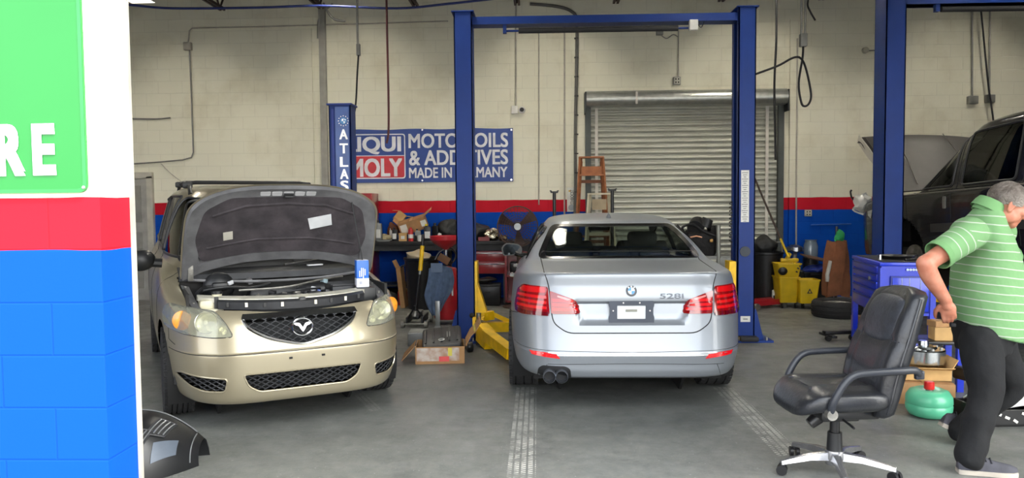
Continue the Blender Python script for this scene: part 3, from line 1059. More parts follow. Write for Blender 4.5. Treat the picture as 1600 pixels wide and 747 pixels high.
        m = MB(); Sref.patch(m, rounded(f([(.53, .445), (.555, .478), (.755, .49), (.735, .465)]), 0.004), 'y', 0.006, 0.012, 0.03)
        m.build('reflector', pm('red reflector', (206, 14, 22), 0.2, coat=1), bmw)
    # number plate holder without a plate
    yb = Sref.hit(0, .78, 'y')[0].y - 0.018
    hold = pm('plate holder plastic', (52, 58, 70), 0.5)
    ho = rounded([(-.165, .695), (-.10, .70), (.10, .70), (.165, .695), (.168, .74), (.160, .76), (.160, .81), (.168, .83), (.165, .862), (-.165, .862), (-.168, .83), (-.160, .81), (-.160, .76), (-.168, .74)], 0.012)
    hi = rounded([(-.105, .728), (.105, .728), (.105, .828), (-.105, .828)], 0.004)
    V, F = fill(ho, 0.05, hi)
    m = MB(); Mu = upright((0, yb - 0.001, 0))
    n = len(V); fs = list(F) + [tuple(i + n for i in f[::-1]) for f in F]
    ed = set((f[i], f[(i + 1) % len(f)]) for f in F for i in range(len(f)))
    fs += [(a, b, b + n, a + n) for a, b in ed if (b, a) not in ed]
    m.add([(v.x, v.y, 0.012) for v in V] + [(v.x, v.y, 0) for v in V], fs, Mu)
    hp = m.build('plate_holder', hold, lidp, smooth=20)
    MB().box((0, yb + 0.002, .778), (.21, .006, .10)).build('plate_backing', pm('plate backing white', (205, 210, 214), 0.4), hp)
    MB().box((0, yb - 0.004, .79), (.085, .006, .018)).build('dealer_strip', pm('dealer strip grey', (120, 120, 110), 0.5), hp)
    for x in (-.06, .06, -.135, .135):
        m = MB().cyl((x, yb - .016, .848 if abs(x) < .1 else .79), (x, yb - .01, .848 if abs(x) < .1 else .79), .006, n=8)
        m.build('screw', chrome, hp)
    # roundel and model figures
    p, nn = Sref.hit(0, .935, 'y')
    q = nn.to_track_quat('Z', 'Y').to_matrix().to_4x4()
    M = Matrix.Translation(p) @ q
    def quarter(a0):
        return [(0, 0)] + [(.0245 * math.cos(a0 + R(9 * k)), .0245 * math.sin(a0 + R(9 * k))) for k in range(11)]
    rd = MB().lathe([(.040, -.004), (.0415, .003), (.040, .006), (.0385, .004), (.0385, -.004)], 40, M).build('roundel', chrome, lidp)
    MB().lathe([(.0385, .003), (.026, .004), (.026, 0)], 40, M).build('black_ring', blk_gloss, rd)
    m = MB(); m.prism(quarter(R(90)), .002, .0055, M); m.prism(quarter(R(270)), .002, .0055, M); m.build('blue_quarter', pm('roundel blue', (40, 120, 205), 0.3), rd)
    m = MB(); m.prism(quarter(0), .002, .0055, M); m.prism(quarter(R(180)), .002, .0055, M); m.build('white_quarter', pm('roundel white', (235, 238, 240), 0.3), rd)
    m = MB()
    for ch, a in (('B', 128), ('M', 90), ('W', 52)):
        vs, fs = text_fit(ch, .011, .0095, 0.02, .001)
        m.add(vs, fs, M @ Matrix.Rotation(R(a - 90), 4, 'Z') @ Matrix.Translation((0, .0322, .0045)))
    m.build('lettering', pm('letter silver', (225, 228, 230), 0.3, 0.3), rd)
    m = MB(); Sref.text(m, '528i', .295, .897, .175, .036, 'y', 0.003, 0.004, 0.01)
    m.build('model_figures', pm('figure steel', (96, 100, 106), .5, .2), lidp, smooth=0)
    # twin exhaust tips in their cut-out, underside and wheel housings
    m = MB(); Sref.patch(m, rounded([(-.70, .285), (-.445, .285), (-.455, .365), (-.49, .385), (-.66, .385), (-.69, .36)], 0.02), 'y', 0.004, 0.02, 0.02)
    m.build('exhaust_recess', pm('recess black', (20, 21, 23), 0.6), bmw)
    for x in (-.61, -.52):
        e = MB().lathe([(.043, 0), (.047, .004), (.047, .2), (.041, .2), (.040, .01)], 28, Matrix.Translation((x, -.03, .318)) @ Matrix.Rotation(R(-90), 4, 'X')).build('exhaust_tip', pm('steel tip', (126, 130, 138), 0.3, 0.8), bmw)
        MB().cyl((x, .05, .318), (x, .16, .318), .041, n=20).build('tip_bore', drk, e)
    u = MB().box((0, 2.5, .30), (1.45, 4.3, .16)); u.box((0, .45, .30), (1.3, .5, .1), bev=0.03)
    for fy in (1.10, 4.068):
        for sg in (-1, 1):
            rows = []
            for xx in (.52, .90):
                rows.append([(sg * xx, fy + .385 * math.cos(R(a)), .335 + .385 * math.sin(R(a))) for a in range(-30, 211, 12)])
            u.sheet(rows)
            u.cyl((sg * .52, fy, .335), (sg * .50, fy, .335), .40, n=20)
    u.build('underbody', pm('underbody black', (16, 16, 17), 0.8), bmw)
    for fy in (1.10, 4.068):
        for sg in (-1, 1):
            make_wheel(bmw, sg * (.815 if fy < 2 else .80), fy, .335, .25, sg)
    # roof fin, mirrors, handles
    p, nn = Sref.hit(0, 1.80, 'z')
    m = MB()
    rows = []
    for t, hgt, wd in ((0, .0, .012), (.02, .052, .026), (.05, .06, .032), (.10, .045, .034), (.17, .018, .024), (.2, .0, .004)):
        rows.append([(-wd, p.y + t, p.z - .012), (-wd * .35, p.y + t, p.z + hgt * .6), (0, p.y + t - .012 * 0, p.z + hgt), (wd * .35, p.y + t, p.z + hgt * .6), (wd, p.y + t, p.z - .012)])
    m.sheet(rows); m.add(rows[0], [(0, 1, 2, 3, 4)])
    m.build('roof_fin', silver, bmw, smooth=50)
    for sg in (-1, 1):
        y0 = 3.12
        m = MB()
        m.tube([(sg * .80, y0, .98), (sg * .90, y0 - .02, 1.0), (sg * .95, y0 - .03, 1.02)], [.035, .03, .03], 10)
        out = rounded([(-.115, -.055), (.10, -.075), (.12, .02), (.07, .075), (-.08, .06), (-.12, .02)], .03)
        mm = [(sg * (.985 + a * 1.0), b) for a, b in [(p_.x, p_.y) for p_ in out]]
        rows = []
        for t, k in ((0, .96), (.03, 1.0), (.08, .93), (.12, .7), (.135, .2)):
            rows.append([(sg * .985 + (a - sg * .985) * k, y0 - .04 + t, 1.06 + b * k) for a, b in mm])
        m.sheet(rows, closed=True)
        mir = m.build('mirror', blk_gloss, bmw, smooth=50)
        g_ = MB(); g_.prism([(a, b) for a, b in mm], 0, .006, Matrix.Translation((0, y0 - .034, 1.06)) @ FACING)
        g_.build('mirror_border', blk_gloss, mir)
        g_ = MB(); g_.prism([((a - sg * .985) * .86, b * .86) for a, b in mm], 0, .004, Matrix.Translation((sg * .985, y0 - .045, 1.06)) @ Matrix.Rotation(R(-sg * 7), 4, 'Z') @ Matrix.Rotation(R(6), 4, 'X') @ FACING)
        g_.build('mirror_glass', pm('dark mirror', (70, 75, 78), 0.08, 1.0), mir)
        ax = 'X' if sg > 0 else 'x'
        for yy in (1.72, 2.78):
            p, nn = Sref.hit(yy, .90, ax)
            h = MB().tube([p - nn * .01 + Vector((0, -.09, 0)), p + nn * .03 + Vector((0, -.07, 0)), p + nn * .036, p + nn * .03 + Vector((0, .07, 0)), p - nn * .01 + Vector((0, .09, 0))], [.012, .016, .016, .016, .012], 8)
            h.build('door_handle', pm('bright handle', (214, 214, 212), 0.2, 0.6, coat=1), bmw)
    # cabin
    m = MB().box((0, 2.2, .62), (1.36, 2.9, .5)).box((0, 1.12, .98), (1.22, .55, .17)).box((0, 3.35, .90), (1.3, .35, .16), bev=.04)
    m.build('cabin_floor', cabin_m, bmw)
    def seat(x, y, w, h, hw):
        s = MB().box((x, y, .92), (w, .16, h), rotm(-14), bev=.05)
        s.box((x, y + .02, 1.215 if hw > 0 else 1.1), (abs(hw), .1, .15), rotm(-10), bev=.04)
        for k in (-.05, .05): s.cyl((x + k, y, 1.1), (x + k, y, 1.2), .008, n=8)
        s.build('seat', cabin_m, bmw)
    for x in (-.38, .38): seat(x, 2.25, .52, .56, .30)
    s = MB().box((0, 1.42, .85), (1.24, .2, .46), rotm(-16), bev=.06)
    for x in (-.36, 0, .36): s.box((x, 1.36, 1.10), (.28, .1, .12), rotm(-12), bev=.035)
    s.build('rear_seat', cabin_m, bmw)
    MB().box((0, 2.98, 1.305), (.24, .03, .065), bev=.015).build('rear_view_mirror', drk, bmw)
    MB().tube([(-.54 + .19 * math.cos(t), 3.0 - .05 * math.sin(t), .95 + .19 * math.sin(t)) for t in [2 * math.pi * k / 24 for k in range(24)]], .016, 8, closed=True).build('steering_wheel', cabin_m, bmw)
build_bmw()
# ============================================================ GOLD MINIVAN (seen from the front, bonnet up)
gold = pm('gold car paint', (156, 147, 124), 0.34, 0.5, var=0.04, scale=2, coat=0.6)
dusty = pm('dusty bonnet frame', (104, 104, 106), 0.55, 0.3, var=0.2, scale=9)
pad_m = pm('bonnet insulation', (40, 37, 40), 0.9, col2=(64, 58, 62), scale=7, bump=0.5, bscale=18)
plastic = pm('black plastic', (24, 25, 27), 0.45, var=0.2)
plastic2 = pm('worn black plastic', (38, 39, 42), 0.55, var=0.25, scale=12)
castalu = pm('cast aluminium', (140, 138, 132), 0.45, 0.7, var=0.25, scale=14, bump=0.2)
bare = pm('pale painted bar', (206, 202, 186), 0.45, 0.3, var=0.15, scale=10)
label_m = pm('white sticker', (200, 202, 205), 0.5)
VL = Vector(((262 - 840) / 222 * 1.0, 5.32, 0))
van = thing('minivan', 'gold minivan at the left with its bonnet propped open', 'car', (-1.635, 5.2, 0), 29)
van.scale = (.98, .98, 1.03)
def build_van():
    rings = [((.24, .24, .3), .40, 4.55, .74, 4.8, 6),
             ((.215, .23, .29), .13, 4.68, .82, 4.8, 6),
             ((.235, .25, .3), .06, 4.72, .855, 4.8, 6),
             ((.33, .36, .38), .025, 4.74, .885, 4.8, 6),
             ((.45, .48, .5), .008, 4.76, .905, 4.8, 6),
             ((.555, .58, .6), .0, 4.77, .914, 4.8, 6),
             ((.575, .60, .62), .018, 4.77, .915, 4.8, 6),
             ((.67, .70, .74), .055, 4.77, .917, 4.8, 6),
             ((.76, .80, .88), .10, 4.76, .917, 4.8, 6),
             ((.83, .89, .98), .16, 4.75, .91, 4.8, 6),
             ((.87, .96, 1.06), .24, 4.74, .893, 4.8, 6),
             ((.90, 1.01, 1.10), .36, 4.73, .872, 4.8, 6),
             ((.965, 1.05, 1.14), .62, 4.72, .845, 3.7, 6),
             ((1.03, 1.085, 1.17), .90, 4.71, .825, 3.8, 6),
             ((1.06, 1.10, 1.19), 1.02, 4.70, .815, 4, 6),
             ((1.25, 1.28, 1.33), 1.38, 4.66, .775, 4.2, 6),
             ((1.46, 1.48, 1.5), 1.78, 4.58, .72, 4.4, 6),
             ((1.60, 1.62, 1.62), 2.06, 4.48, .675, 4.5, 6),
             ((1.675, 1.695, 1.69), 2.25, 4.35, .61, 4.2, 5),
             ((1.705, 1.73, 1.715), 2.42, 4.2, .50, 4, 4),
             ((1.725, 1.745, 1.73), 2.7, 4.0, .28, 3, 3),
             ((1.742, 1.752, 1.742), 3.1, 3.4, .02, 2, 2)]
    S0 = ring_loft(rings, nr=44, ns=84, nf=20)
    S = Surf(list(S0.V), list(S0.F))
    for fy in (.98, 3.82):
        S.arch(fy, .335, .375, .5)
    Sr = Surf(list(S.V), list(S.F))
    rest = lambda vf: Surf(vf[0], vf[1])
    nose = spline([(0, .14), (.25, .15), (.48, .195), (.63, .265), (.715, .36), (.742, .55), (.755, .80), (.76, .955)], 5, closed=False)
    nose = [(p.x, p.y) for p in nose]
    cowl = [(.6, .90), (.3, .845), (0, .83)]
    half = nose + cowl
    hoodo = [(-a, b) for a, b in half[::-1]] + half[1:]
    hoodo = hoodo[:-1] if (Vector(hoodo[0]) - Vector(hoodo[-1])).length < 1e-6 else hoodo
    hood_vf, o = S.split(hoodo, 'z', lambda c: c.z > .70); S = rest(o)
    g, o = S.split([(-.76, .78), (.76, .78), (.76, 1.2), (-.76, 1.2)], 'z', lambda c: .9 < c.z < 1.10, False); S = rest(o)
    # windscreen, side glass
    ws = rounded([(-.735, 1.10), (.735, 1.10), (.60, 1.585), (-.60, 1.585)], .06)
    g, o = S.split(ws, 'y', lambda c: c.y < 2.8); S = rest(o)
    w1 = rounded([(1.30, 1.13), (1.62, 1.40), (1.95, 1.585), (2.30, 1.62), (2.36, 1.14)], .05)
    w2 = rounded([(2.46, 1.15), (2.42, 1.63), (3.35, 1.64), (3.38, 1.18)], .05)
    w3 = rounded([(3.48, 1.19), (3.46, 1.64), (4.25, 1.60), (4.42, 1.24)], .05)
    for ax, sg in (('x', -1), ('X', 1)):
        for w in (w1, w2, w3):
            g, o = S.split(w, ax, lambda c, sg=sg: c.x * sg > .3); S = rest(o)
    grille = spline([(-.40, .775), (-.36, .72), (-.24, .655), (-.10, .615), (0, .597), (.10, .615), (.24, .655), (.36, .72), (.40, .775)], 4, closed=False)
    grille = [(p.x, p.y) for p in grille]
    g, o = S.split(grille, 'y', lambda c: c.y < .6); S = rest(o)
    low = rounded([(-.42, .428), (.42, .428), (.385, .345), (.31, .30), (-.31, .30), (-.385, .345)], .03)
    g, o = S.split(low, 'y', lambda c: c.y < .6); S = rest(o)
    fogs = []
    for sg in (-1, 1):
        fg = rounded([(sg * a, b) for a, b in [(.52, .405), (.80, .425), (.83, .40), (.74, .335), (.66, .315), (.535, .315)]], .025)
        fogs.append(fg)
        g, o = S.split(fg, 'y', lambda c: c.y < .9); S = rest(o)
    lamps = []
    for sg in (-1, 1):
        lo = rounded([(sg * a, b) for a, b in [(.47, .675), (.51, .755), (.575, .838), (.72, .856), (.855, .862), (.885, .80), (.885, .70), (.77, .685), (.60, .672)]], .03)
        lamps.append(lo)
        g, o = S.split(lo, 'y', lambda c: c.y < 1.0); S = rest(o)
    m = MB(); m.add(S.V, S.F); body = m.build('body', gold, van, smooth=40)
    def seam(pts, ax, r=0.003, off=0.0, closed=False):
        q = MB(); Sr.line(q, pts, ax, r, off, closed=closed); q.build('panel_seam', seam_m, van)
    seam([(x, .562) for x in [-.86 + .04 * k for k in range(44)]], 'y', .003)
    for ax in ('x', 'X'):
        seam([(1.32, 1.12), (1.30, .8), (1.28, .45), (1.30, .27)], ax)
        seam([(2.40, 1.62), (2.41, .8), (2.38, .3)], ax)
        seam([(3.42, 1.62), (3.43, .9), (3.40, .7)], ax)
        seam([(.62, .70), (.60, .62), (.45, .60)], ax)
    # dark cavities behind the openings
    cav = MB()
    cav.box((0, .46, .66), (1.0, .05, .34)); cav.box((0, .36, .37), (.92, .04, .17))
    for sg in (-1, 1): cav.box((sg * .66, .52, .37), (.36, .04, .14), rotm(0, 0, sg * 22))
    cav.build('grille_backing', drk, van)
    # main grille: mesh, chrome top bar and chrome lower lip, round emblem
    gr = MB(); Sr.lattice(gr, grille, 'y', .034, 28, .0045, -.025, .03); gp = gr.build('grille_mesh', plastic2, van, smooth=0)
    m = MB(); Sr.patch(m, [(-.415, .775), (.415, .775), (.40, .808), (-.40, .808)], 'y', .012, .05, .03); m.build('chrome_bar', chrome, gp)
    m = MB(); Sr.line(m, grille, 'y', .012, .0); m.build('chrome_lip', chrome, gp)
    p, nn = Sr.hit(0, .712, 'y')
    M = Matrix.Translation(p + Vector((0, -.008, 0))) @ (nn.lerp(Vector((0, -1, 0)), .6)).to_track_quat('Z', 'Y').to_matrix().to_4x4()
    e = MB()
    e.tube([M @ Vector((.072 * math.cos(t), .058 * math.sin(t), 0)) for t in [2 * math.pi * k / 40 for k in range(40)]], .0085, 8, closed=True)
    wing = [(-.062, .022), (-.045, .028), (-.02, .022), (-.008, .004), (0, -.008), (.008, .004), (.02, .022), (.045, .028), (.062, .022), (.05, .012), (.028, .004), (.012, -.022), (0, -.036), (-.012, -.022), (-.028, .004), (-.05, .012)]
    V, F = fill(wing, .02)
    n = len(V)
    ed = set((f[i], f[(i + 1) % len(f)]) for f in F for i in range(len(f)))
    e.add([(v.x, v.y, .009) for v in V] + [(v.x, v.y, -.004) for v in V], list(F) + [tuple(i + n for i in f[::-1]) for f in F] + [(a, b, b + n, a + n) for a, b in ed if (b, a) not in ed], M)
    e.build('emblem', chrome, gp)
    gr = MB(); Sr.lattice(gr, low, 'y', .030, 30, .0045, -.02, .03); gr.build('lower_grille', plastic2, van, smooth=0)
    for fg in fogs:
        gr = MB(); Sr.lattice(gr, fg, 'y', .028, 30, .0045, -.015, .03); gr.build('corner_grille', plastic2, van, smooth=0)
        q = MB(); Sr.line(q, fg, 'y', .006, .0, closed=True); q.build('grille_edge', gold, van)
    q = MB(); Sr.line(q, low, 'y', .006, .0, closed=True); q.build('grille_edge', gold, van)
    for x in (-.10, .13):
        p, nn = Sr.hit(x, .515, 'y'); MB().box(p, (.022, .02, .012)).build('screw_hole', seam_m, van)
    # headlamps: bowl, reflector, clear cover, amber corner
    haze = glass('hazed lamp cover', (238, 238, 228), 0.12, 1.6, 0.15)
    bowl_m = pm('lamp bowl', (176, 174, 160), 0.3, 0.55, var=0.15, scale=16)
    amber = pm('amber lens', (225, 140, 40), 0.25, coat=0.6, var=0.2, scale=30)
    for sg, lo in zip((-1, 1), lamps):
        m = MB(); Sr.patch(m, lo, 'y', -.055, .01, .03); hl = m.build('headlamp', bowl_m, van, smooth=60)
        m = MB(); Sr.patch(m, lo, 'y', .004, .004, .03); m.build('lamp_cover', haze, hl, smooth=60)
        q = MB(); Sr.line(q, lo, 'y', .006, -.004, closed=True); q.build('lamp_gasket', blk_gloss, hl)
        for a, b, r in ((.635, .765, .072), (.535, .715, .028)):
            p, nn = Sr.hit(sg * a, b, 'y')
            Mx = Matrix.Translation(p + Vector((0, .045, 0))) @ Vector((0, -1, .05)).to_track_quat('Z', 'Y').to_matrix().to_4x4()
            MB().lathe([(0, -.02), (r * .3, -.02), (r * .75, 0), (r, .03), (r * 1.05, .028)], 28, Mx).build('reflector', pm('bright reflector', (225, 225, 215), 0.15, 0.9), hl)
            MB().sphere(p + Vector((0, .04, 0)), r * .22, 12, 8).build('bulb', pm('bulb glass', (235, 235, 225), 0.1), hl)
        p, nn = Sr.hit(sg * .792, .768, 'y')
        Mx = Matrix.Translation(p + nn * -.014) @ Vector((sg * .3, -.95, 0)).to_track_quat('Z', 'Y').to_matrix().to_4x4()
        MB().lathe([(.068, -.04), (.066, -.004), (.05, .006), (.02, .010), (0, .011)], 28, Mx).build('turn_signal', amber, hl)
    # engine bay: tub, inner wings, radiator support, cowl
    tub = MB()
    tub.box((0, .62, .52), (1.45, .75, .03)); tub.box((0, 1.02, .80), (1.5, .03, .5))
    for sg in (-1, 1):
        tub.box((sg * .735, .72, .76), (.02, .62, .36))
    tub.build('bay_tub', pm('bay dark', (30, 29, 28), 0.8, var=0.3, scale=10), van)
    for sg in (-1, 1):
        rail = MB(); pts = [(p[0] * .985, p[1]) for p in nose if p[1] > .36]
        q = []
        for a, b in pts:
            p, nn = Sr.hit(sg * a, b, 'z'); q.append(p)
        rail.sheet([[Vector((v.x, v.y, v.z - .006)) for v in q], [Vector((v.x - sg * .055, v.y, v.z - .02)) for v in q], [Vector((v.x - sg * .06, v.y, v.z - .07)) for v in q]], .006)
        rail.build('wing_channel', dusty, van)
        for k in range(3, len(q) - 2, 5):
            MB().cyl(q[k] + Vector((-sg * .03, 0, -.02)), q[k] + Vector((-sg * .03, 0, .0)), .009, n=8).build('wing_bolt', castalu, van)
    sup = MB()
    arc = [(x, .245 + .30 * abs(x / .66) ** 2.4, .896 + .012 * abs(x)) for x in [-.66 + .06 * k for k in range(23)]]
    sup.sheet([[(x, y - .03, z - .03) for x, y, z in arc], [(x, y - .028, z) for x, y, z in arc], [(x, y + .065, z + .012) for x, y, z in arc], [(x, y + .07, z - .03) for x, y, z in arc]], .004)
    sp = sup.build('radiator_support', bare, van)
    m = MB()
    m.sheet([[(x, y - .07, z - .07) for x, y, z in arc[2:-2]], [(x, y - .075, z - .02) for x, y, z in arc[2:-2]], [(x, y - .032, z - .006) for x, y, z in arc[2:-2]]], .006)
    m.build('support_shroud', plastic2, sp)
    for k in range(3, 20, 2):
        x, y, z = arc[k]
        if abs(x) > .1: MB().box((x, y - .075, z - .035), (.018, .02, .03)).build('clip', bare if k % 4 == 1 else plastic, sp)
    m = MB().box((0, .235, .862), (.14, .06, .05), bev=.012).box((.03, .20, .875), (.05, .04, .05), bev=.01).cyl((-.045, .19, .87), (.045, .19, .88), .01, n=8)
    m.build('hood_latch', plastic, sp)
    MB().box((0, .30, .62), (1.1, .06, .40)).build('radiator', pm('radiator dark', (44, 46, 48), 0.6, 0.4), van)
    # cowl and wipers
    cw = MB()
    cy = lambda x, o: o + .07 * (1 - (x / .76) ** 2) * -1 + .06
    xs = [-.76 + .095 * k for k in range(17)]
    cw.sheet([[(x, cy(x, .90), .985) for x in xs], [(x, cy(x, .92), 1.03) for x in xs], [(x, cy(x, .96), 1.045) for x in xs], [(x, cy(x, 1.06), 1.062) for x in xs], [(x, cy(x, 1.12), 1.075) for x in xs]], .012)
    cwp = cw.build('cowl', plastic2, van)
    for x0, x1 in ((-.55, -.02), (.05, .62)):
        w = MB().tube([(x0, .99, 1.075), ((x0 + x1) / 2, 1.03, 1.10), (x1, 1.10, 1.13)], .009, 6)
        w.box(((x0 + x1) / 2 + .06, 1.075, 1.115), (.52, .014, .03), rotm(0, -4, 6))
        w.build('wiper', plastic, van)
    m = MB(); p, nn = Sr.hit(.19, .93, 'z'); m.box((.30, .99, 1.062), (.13, .04, .012), rotm(0, 0, 8), bev=.003); m.build('cowl_slip', label_m, cwp)
    # engine and its neighbours
    en = MB().box((-.02, .62, .76), (.62, .40, .16), bev=.03)
    en.box((-.02, .55, .835), (.5, .22, .05), bev=.02)
    for k in range(5): en.tube([(-.22 + .1 * k, .44, .80), (-.22 + .1 * k, .50, .862), (-.22 + .1 * k, .60, .868), (-.22 + .1 * k, .68, .84)], .030, 8)
    eng = en.build('engine', castalu, van)
    for x, y in ((.02, .44), (.17, .42), (-.28, .47)):
        MB().cyl((x, y, .84), (x, y, .90), .022, .018, 10).build('filler_cap', plastic, eng)
    MB().box((-.02, .80, .86), (.5, .16, .12), bev=.03).box((.05, .76, .90), (.3, .06, .05), bev=.015).build('rear_cover', plastic, eng)
    ab = MB().box((.46, .70, .84), (.25, .30, .17), bev=.02)
    for k in range(5): ab.box((.46, .575 + .06 * k, .93), (.23, .012, .012))
    ab.build('air_box', plastic2, van)
    MB().tube([(.34, .66, .88), (.26, .60, .905), (.16, .60, .90), (.1, .66, .88)], [.05, .055, .055, .05], 14).build('intake_hose', plastic, van)
    MB().box((.58, .52, .84), (.16, .20, .15), bev=.012).build('fuse_box', plastic, van)
    bt = MB().box((.33, .47, .80), (.2, .17, .14), bev=.01).build('battery', plastic, van)
    for x in (.27, .39): MB().cyl((x, .43, .87), (x, .43, .895), .014, n=10).build('terminal', castalu, bt)
    for x, lg in ((.25, .3), (-.2, .5)):
        pass
    rs = MB().box((-.56, .50, .85), (.20, .15, .09), bev=.03).cyl((-.53, .50, .88), (-.53, .50, .925), .035, n=16).box((-.57, .45, .80), (.15, .14, .07), bev=.02)
    rv = rs.build('coolant_reservoir', pm('translucent plastic', (196, 190, 164), 0.45), van)
    MB().cyl((-.53, .50, .925), (-.53, .50, .945), .038, n=16).build('reservoir_cap', plastic, rv)
    MB().box((-.545, .40, .855), (.03, .012, .12)).build('reservoir_strap', plastic, rv)
    bb = MB().sphere((-.48, .86, .94), (.12, .09, .11), 18, 10).box((-.48, .78, .95), (.12, .1, .06), bev=.02); bb.build('brake_booster', plastic, van)
    random.seed(11)
    hoses = [([(-.50, .42, .84), (-.42, .38, .86), (-.34, .40, .83), (-.30, .52, .80)], .026, plastic),
             ([(-.44, .62, .88), (-.36, .50, .88), (-.28, .44, .86), (-.2, .47, .83)], .020, plastic),
             ([(-.62, .70, .93), (-.45, .68, .95), (-.25, .74, .93), (-.1, .80, .95)], .012, plastic),
             ([(-.28, .40, .87), (-.18, .36, .90), (-.05, .42, .90), (.05, .40, .86)], .009, plastic),
             ([(-.1, .52, .89), (.05, .48, .92), (.2, .52, .92), (.3, .62, .90)], .008, plastic),
             ([(.1, .44, .88), (.16, .38, .91), (.26, .36, .88), (.3, .42, .84)], .010, plastic),
             ([(-.70, .86, 1.00), (-.2, .82, .97), (.3, .86, .97), (.70, .90, 1.0)], .011, dusty),
             ([(-.35, .70, .92), (.0, .66, .93), (.30, .78, .96), (.5, .86, .97)], .008, castalu),
             ([(.5, .50, .91), (.56, .60, .93), (.62, .75, .94)], .012, plastic),
             ([(-.66, .62, .92), (-.60, .72, .95), (-.52, .76, .95)], .014, plastic)]
    for pts, r, mt in hoses:
        MB().tube(spline(pts, 6, closed=False), r, 8).build('engine_hose', mt, van)
    for x, y, z, mt, d in ((.05, .50, .90, castalu, .03), (.12, .46, .90, plastic, .03), (.19, .55, .915, label_m, .035), (.22, .50, .90, pm('sensor blue', (46, 70, 130), 0.4), .025), (-.05, .46, .90, castalu, .022), (-.33, .60, .87, castalu, .03), (.28, .50, .89, plastic, .04), (-.12, .58, .90, plastic, .035), (-.4, .80, .97, label_m, .03), (.33, .80, .94, pm('pale blue plastic', (140, 160, 166), 0.5), .04), (-.25, .86, .97, dusty, .04)):
        MB().box((x, y, z), (d * 1.6, d, d), rotm(10, 8, 33 * x * 10), bev=d * .2).build('engine_connector', mt, van)
    # bonnet: skin, folded frame, insulation pad, stickers, turned up about its hinge
    HN = Vector((0, .955, 1.035))
    hd = MB(); hd.add(*hood_vf)
    sk = [v.copy() for v in hd.v]
    bonnet = hd.build('bonnet', gold, van, smooth=50)
    m = MB(); b_ = [(a * .985, .55 + (b - .55) * .97) for a, b in hoodo]
    inner = [(a * .84, .55 + (b - .55) * .70 - .0) for a, b in hoodo]
    SH = Surf(S0.V, S0.F)
    SH.patch(m, b_, 'z', -.004, .012, .05); m.build('bonnet_liner', dusty, bonnet, smooth=50)
    m = MB(); SH.patch(m, b_, 'z', -.014, .02, .04, inner); m.build('bonnet_frame', dusty, bonnet, smooth=30)
    pad = rounded([(-.60, .36), (-.42, .25), (0, .235), (.42, .25), (.60, .36), (.665, .60), (.62, .80), (.2, .745), (-.2, .745), (-.62, .80), (-.665, .60)], .05)
    m = MB(); SH.patch(m, pad, 'z', -.022, .014, .035); pd = m.build('insulation_pad', pad_m, bonnet, smooth=50)
    m = MB(); SH.patch(m, [(.17, .44), (.35, .40), (.37, .50), (.20, .54)], 'z', -.037, .003, .03); m.build('sticker', label_m, pd)
    m = MB(); SH.patch(m, [(-.46, .55), (-.39, .54), (-.385, .61), (-.455, .62)], 'z', -.037, .003, .03); m.build('sticker', pm('yellowed sticker', (176, 172, 160), 0.5), pd)
    m = MB(); SH.line(m, [(-.54, .40), (-.3, .32), (0, .30), (.3, .32), (.54, .40)], 'z', .012, -.036); SH.line(m, [(-.58, .68), (-.2, .62), (.2, .62), (.58, .68)], 'z', .010, -.036); m.build('pad_rib', pad_m, pd)
    m = MB()
    for k in range(-2, 3): SH.patch(m, rounded([(k * .085 - .038, .185), (k * .085 + .038, .185), (k * .085 + .036, .228), (k * .085 - .036, .228)], .01), 'z', -.034, .004, .03)
    m.build('frame_hole_light', pm('light through frame holes', (198, 198, 200), 0.4, 0.4), bonnet)  # pale patches put in for light showing through holes in the frame
    m = MB()
    p, nn = SH.hit(0, .215, 'z'); q = p - nn * .045
    m.box(q, (.07, .03, .02)); m.tube([q + Vector((-.03, 0, 0)), q + Vector((-.03, 0, -.03)), q + Vector((.03, 0, -.03)), q + Vector((.03, 0, 0))], .005, 6)
    m.build('striker', plastic, bonnet)
    for sg in (-1, 1):
        p, nn = SH.hit(sg * .69, .86, 'z')
        MB().box(p - nn * .03, (.04, .16, .03), rotm(-12), bev=.005).build('hinge', castalu, bonnet)
    T = Matrix.Translation(HN) @ Matrix.Rotation(R(-67), 4, 'X') @ Matrix.Translation(-HN)
    for o in [bonnet]:
        o.matrix_local = T
    # prop rod from the radiator support to the bonnet corner
    top = T @ (SH.hit(.50, .30, 'z')[0] - Vector((0, 0, .04)))
    MB().tube([(.60, .46, .87), (.60, .46, .885), Vector((.60, .46, .89)).lerp(top, .5) + Vector((0, -.004, 0)), top], .0055, 8).build('prop_rod', plastic, van)
    # glass, cabin
    gv = glass('van glass', (214, 222, 216)); gv2 = glass('van dark glass', (150, 160, 158))
    m = MB(); Sr.patch(m, ws, 'y', .001, .004, .08); m.build('windscreen', gv, van)
    q = MB(); Sr.line(q, ws, 'y', .014, .0, closed=True); q.build('windscreen_seal', plastic, van)
    for ax in ('x', 'X'):
        for w, gm in ((w1, gv2), (w2, gv2), (w3, gv2)):
            m = MB(); Sr.patch(m, w, ax, .001, .004, .08); sw = m.build('side_window', gm, van)
            q = MB(); Sr.line(q, w, ax, .012, .002, closed=True); q.build('window_seal', plastic, sw)
    cab = MB().box((0, 2.9, .60), (1.5, 3.2, .5)).box((0, 1.32, 1.06), (1.42, .5, .14), bev=.04)
    cab.build('cabin_floor', cabin_m, van)
    for x in (-.38, .38):
        s = MB().box((x, 2.35, 1.03), (.5, .16, .62), rotm(12), bev=.05).box((x, 2.45, 1.43), (.27, .1, .17), bev=.04)
        s.build('seat', pm('beige seat cloth', (120, 112, 96), 0.8), van)
    s = MB().box((0, 3.3, 1.03), (1.2, .16, .6), rotm(12), bev=.05)
    for x in (-.4, .4): s.box((x, 3.36, 1.42), (.25, .1, .15), bev=.04)
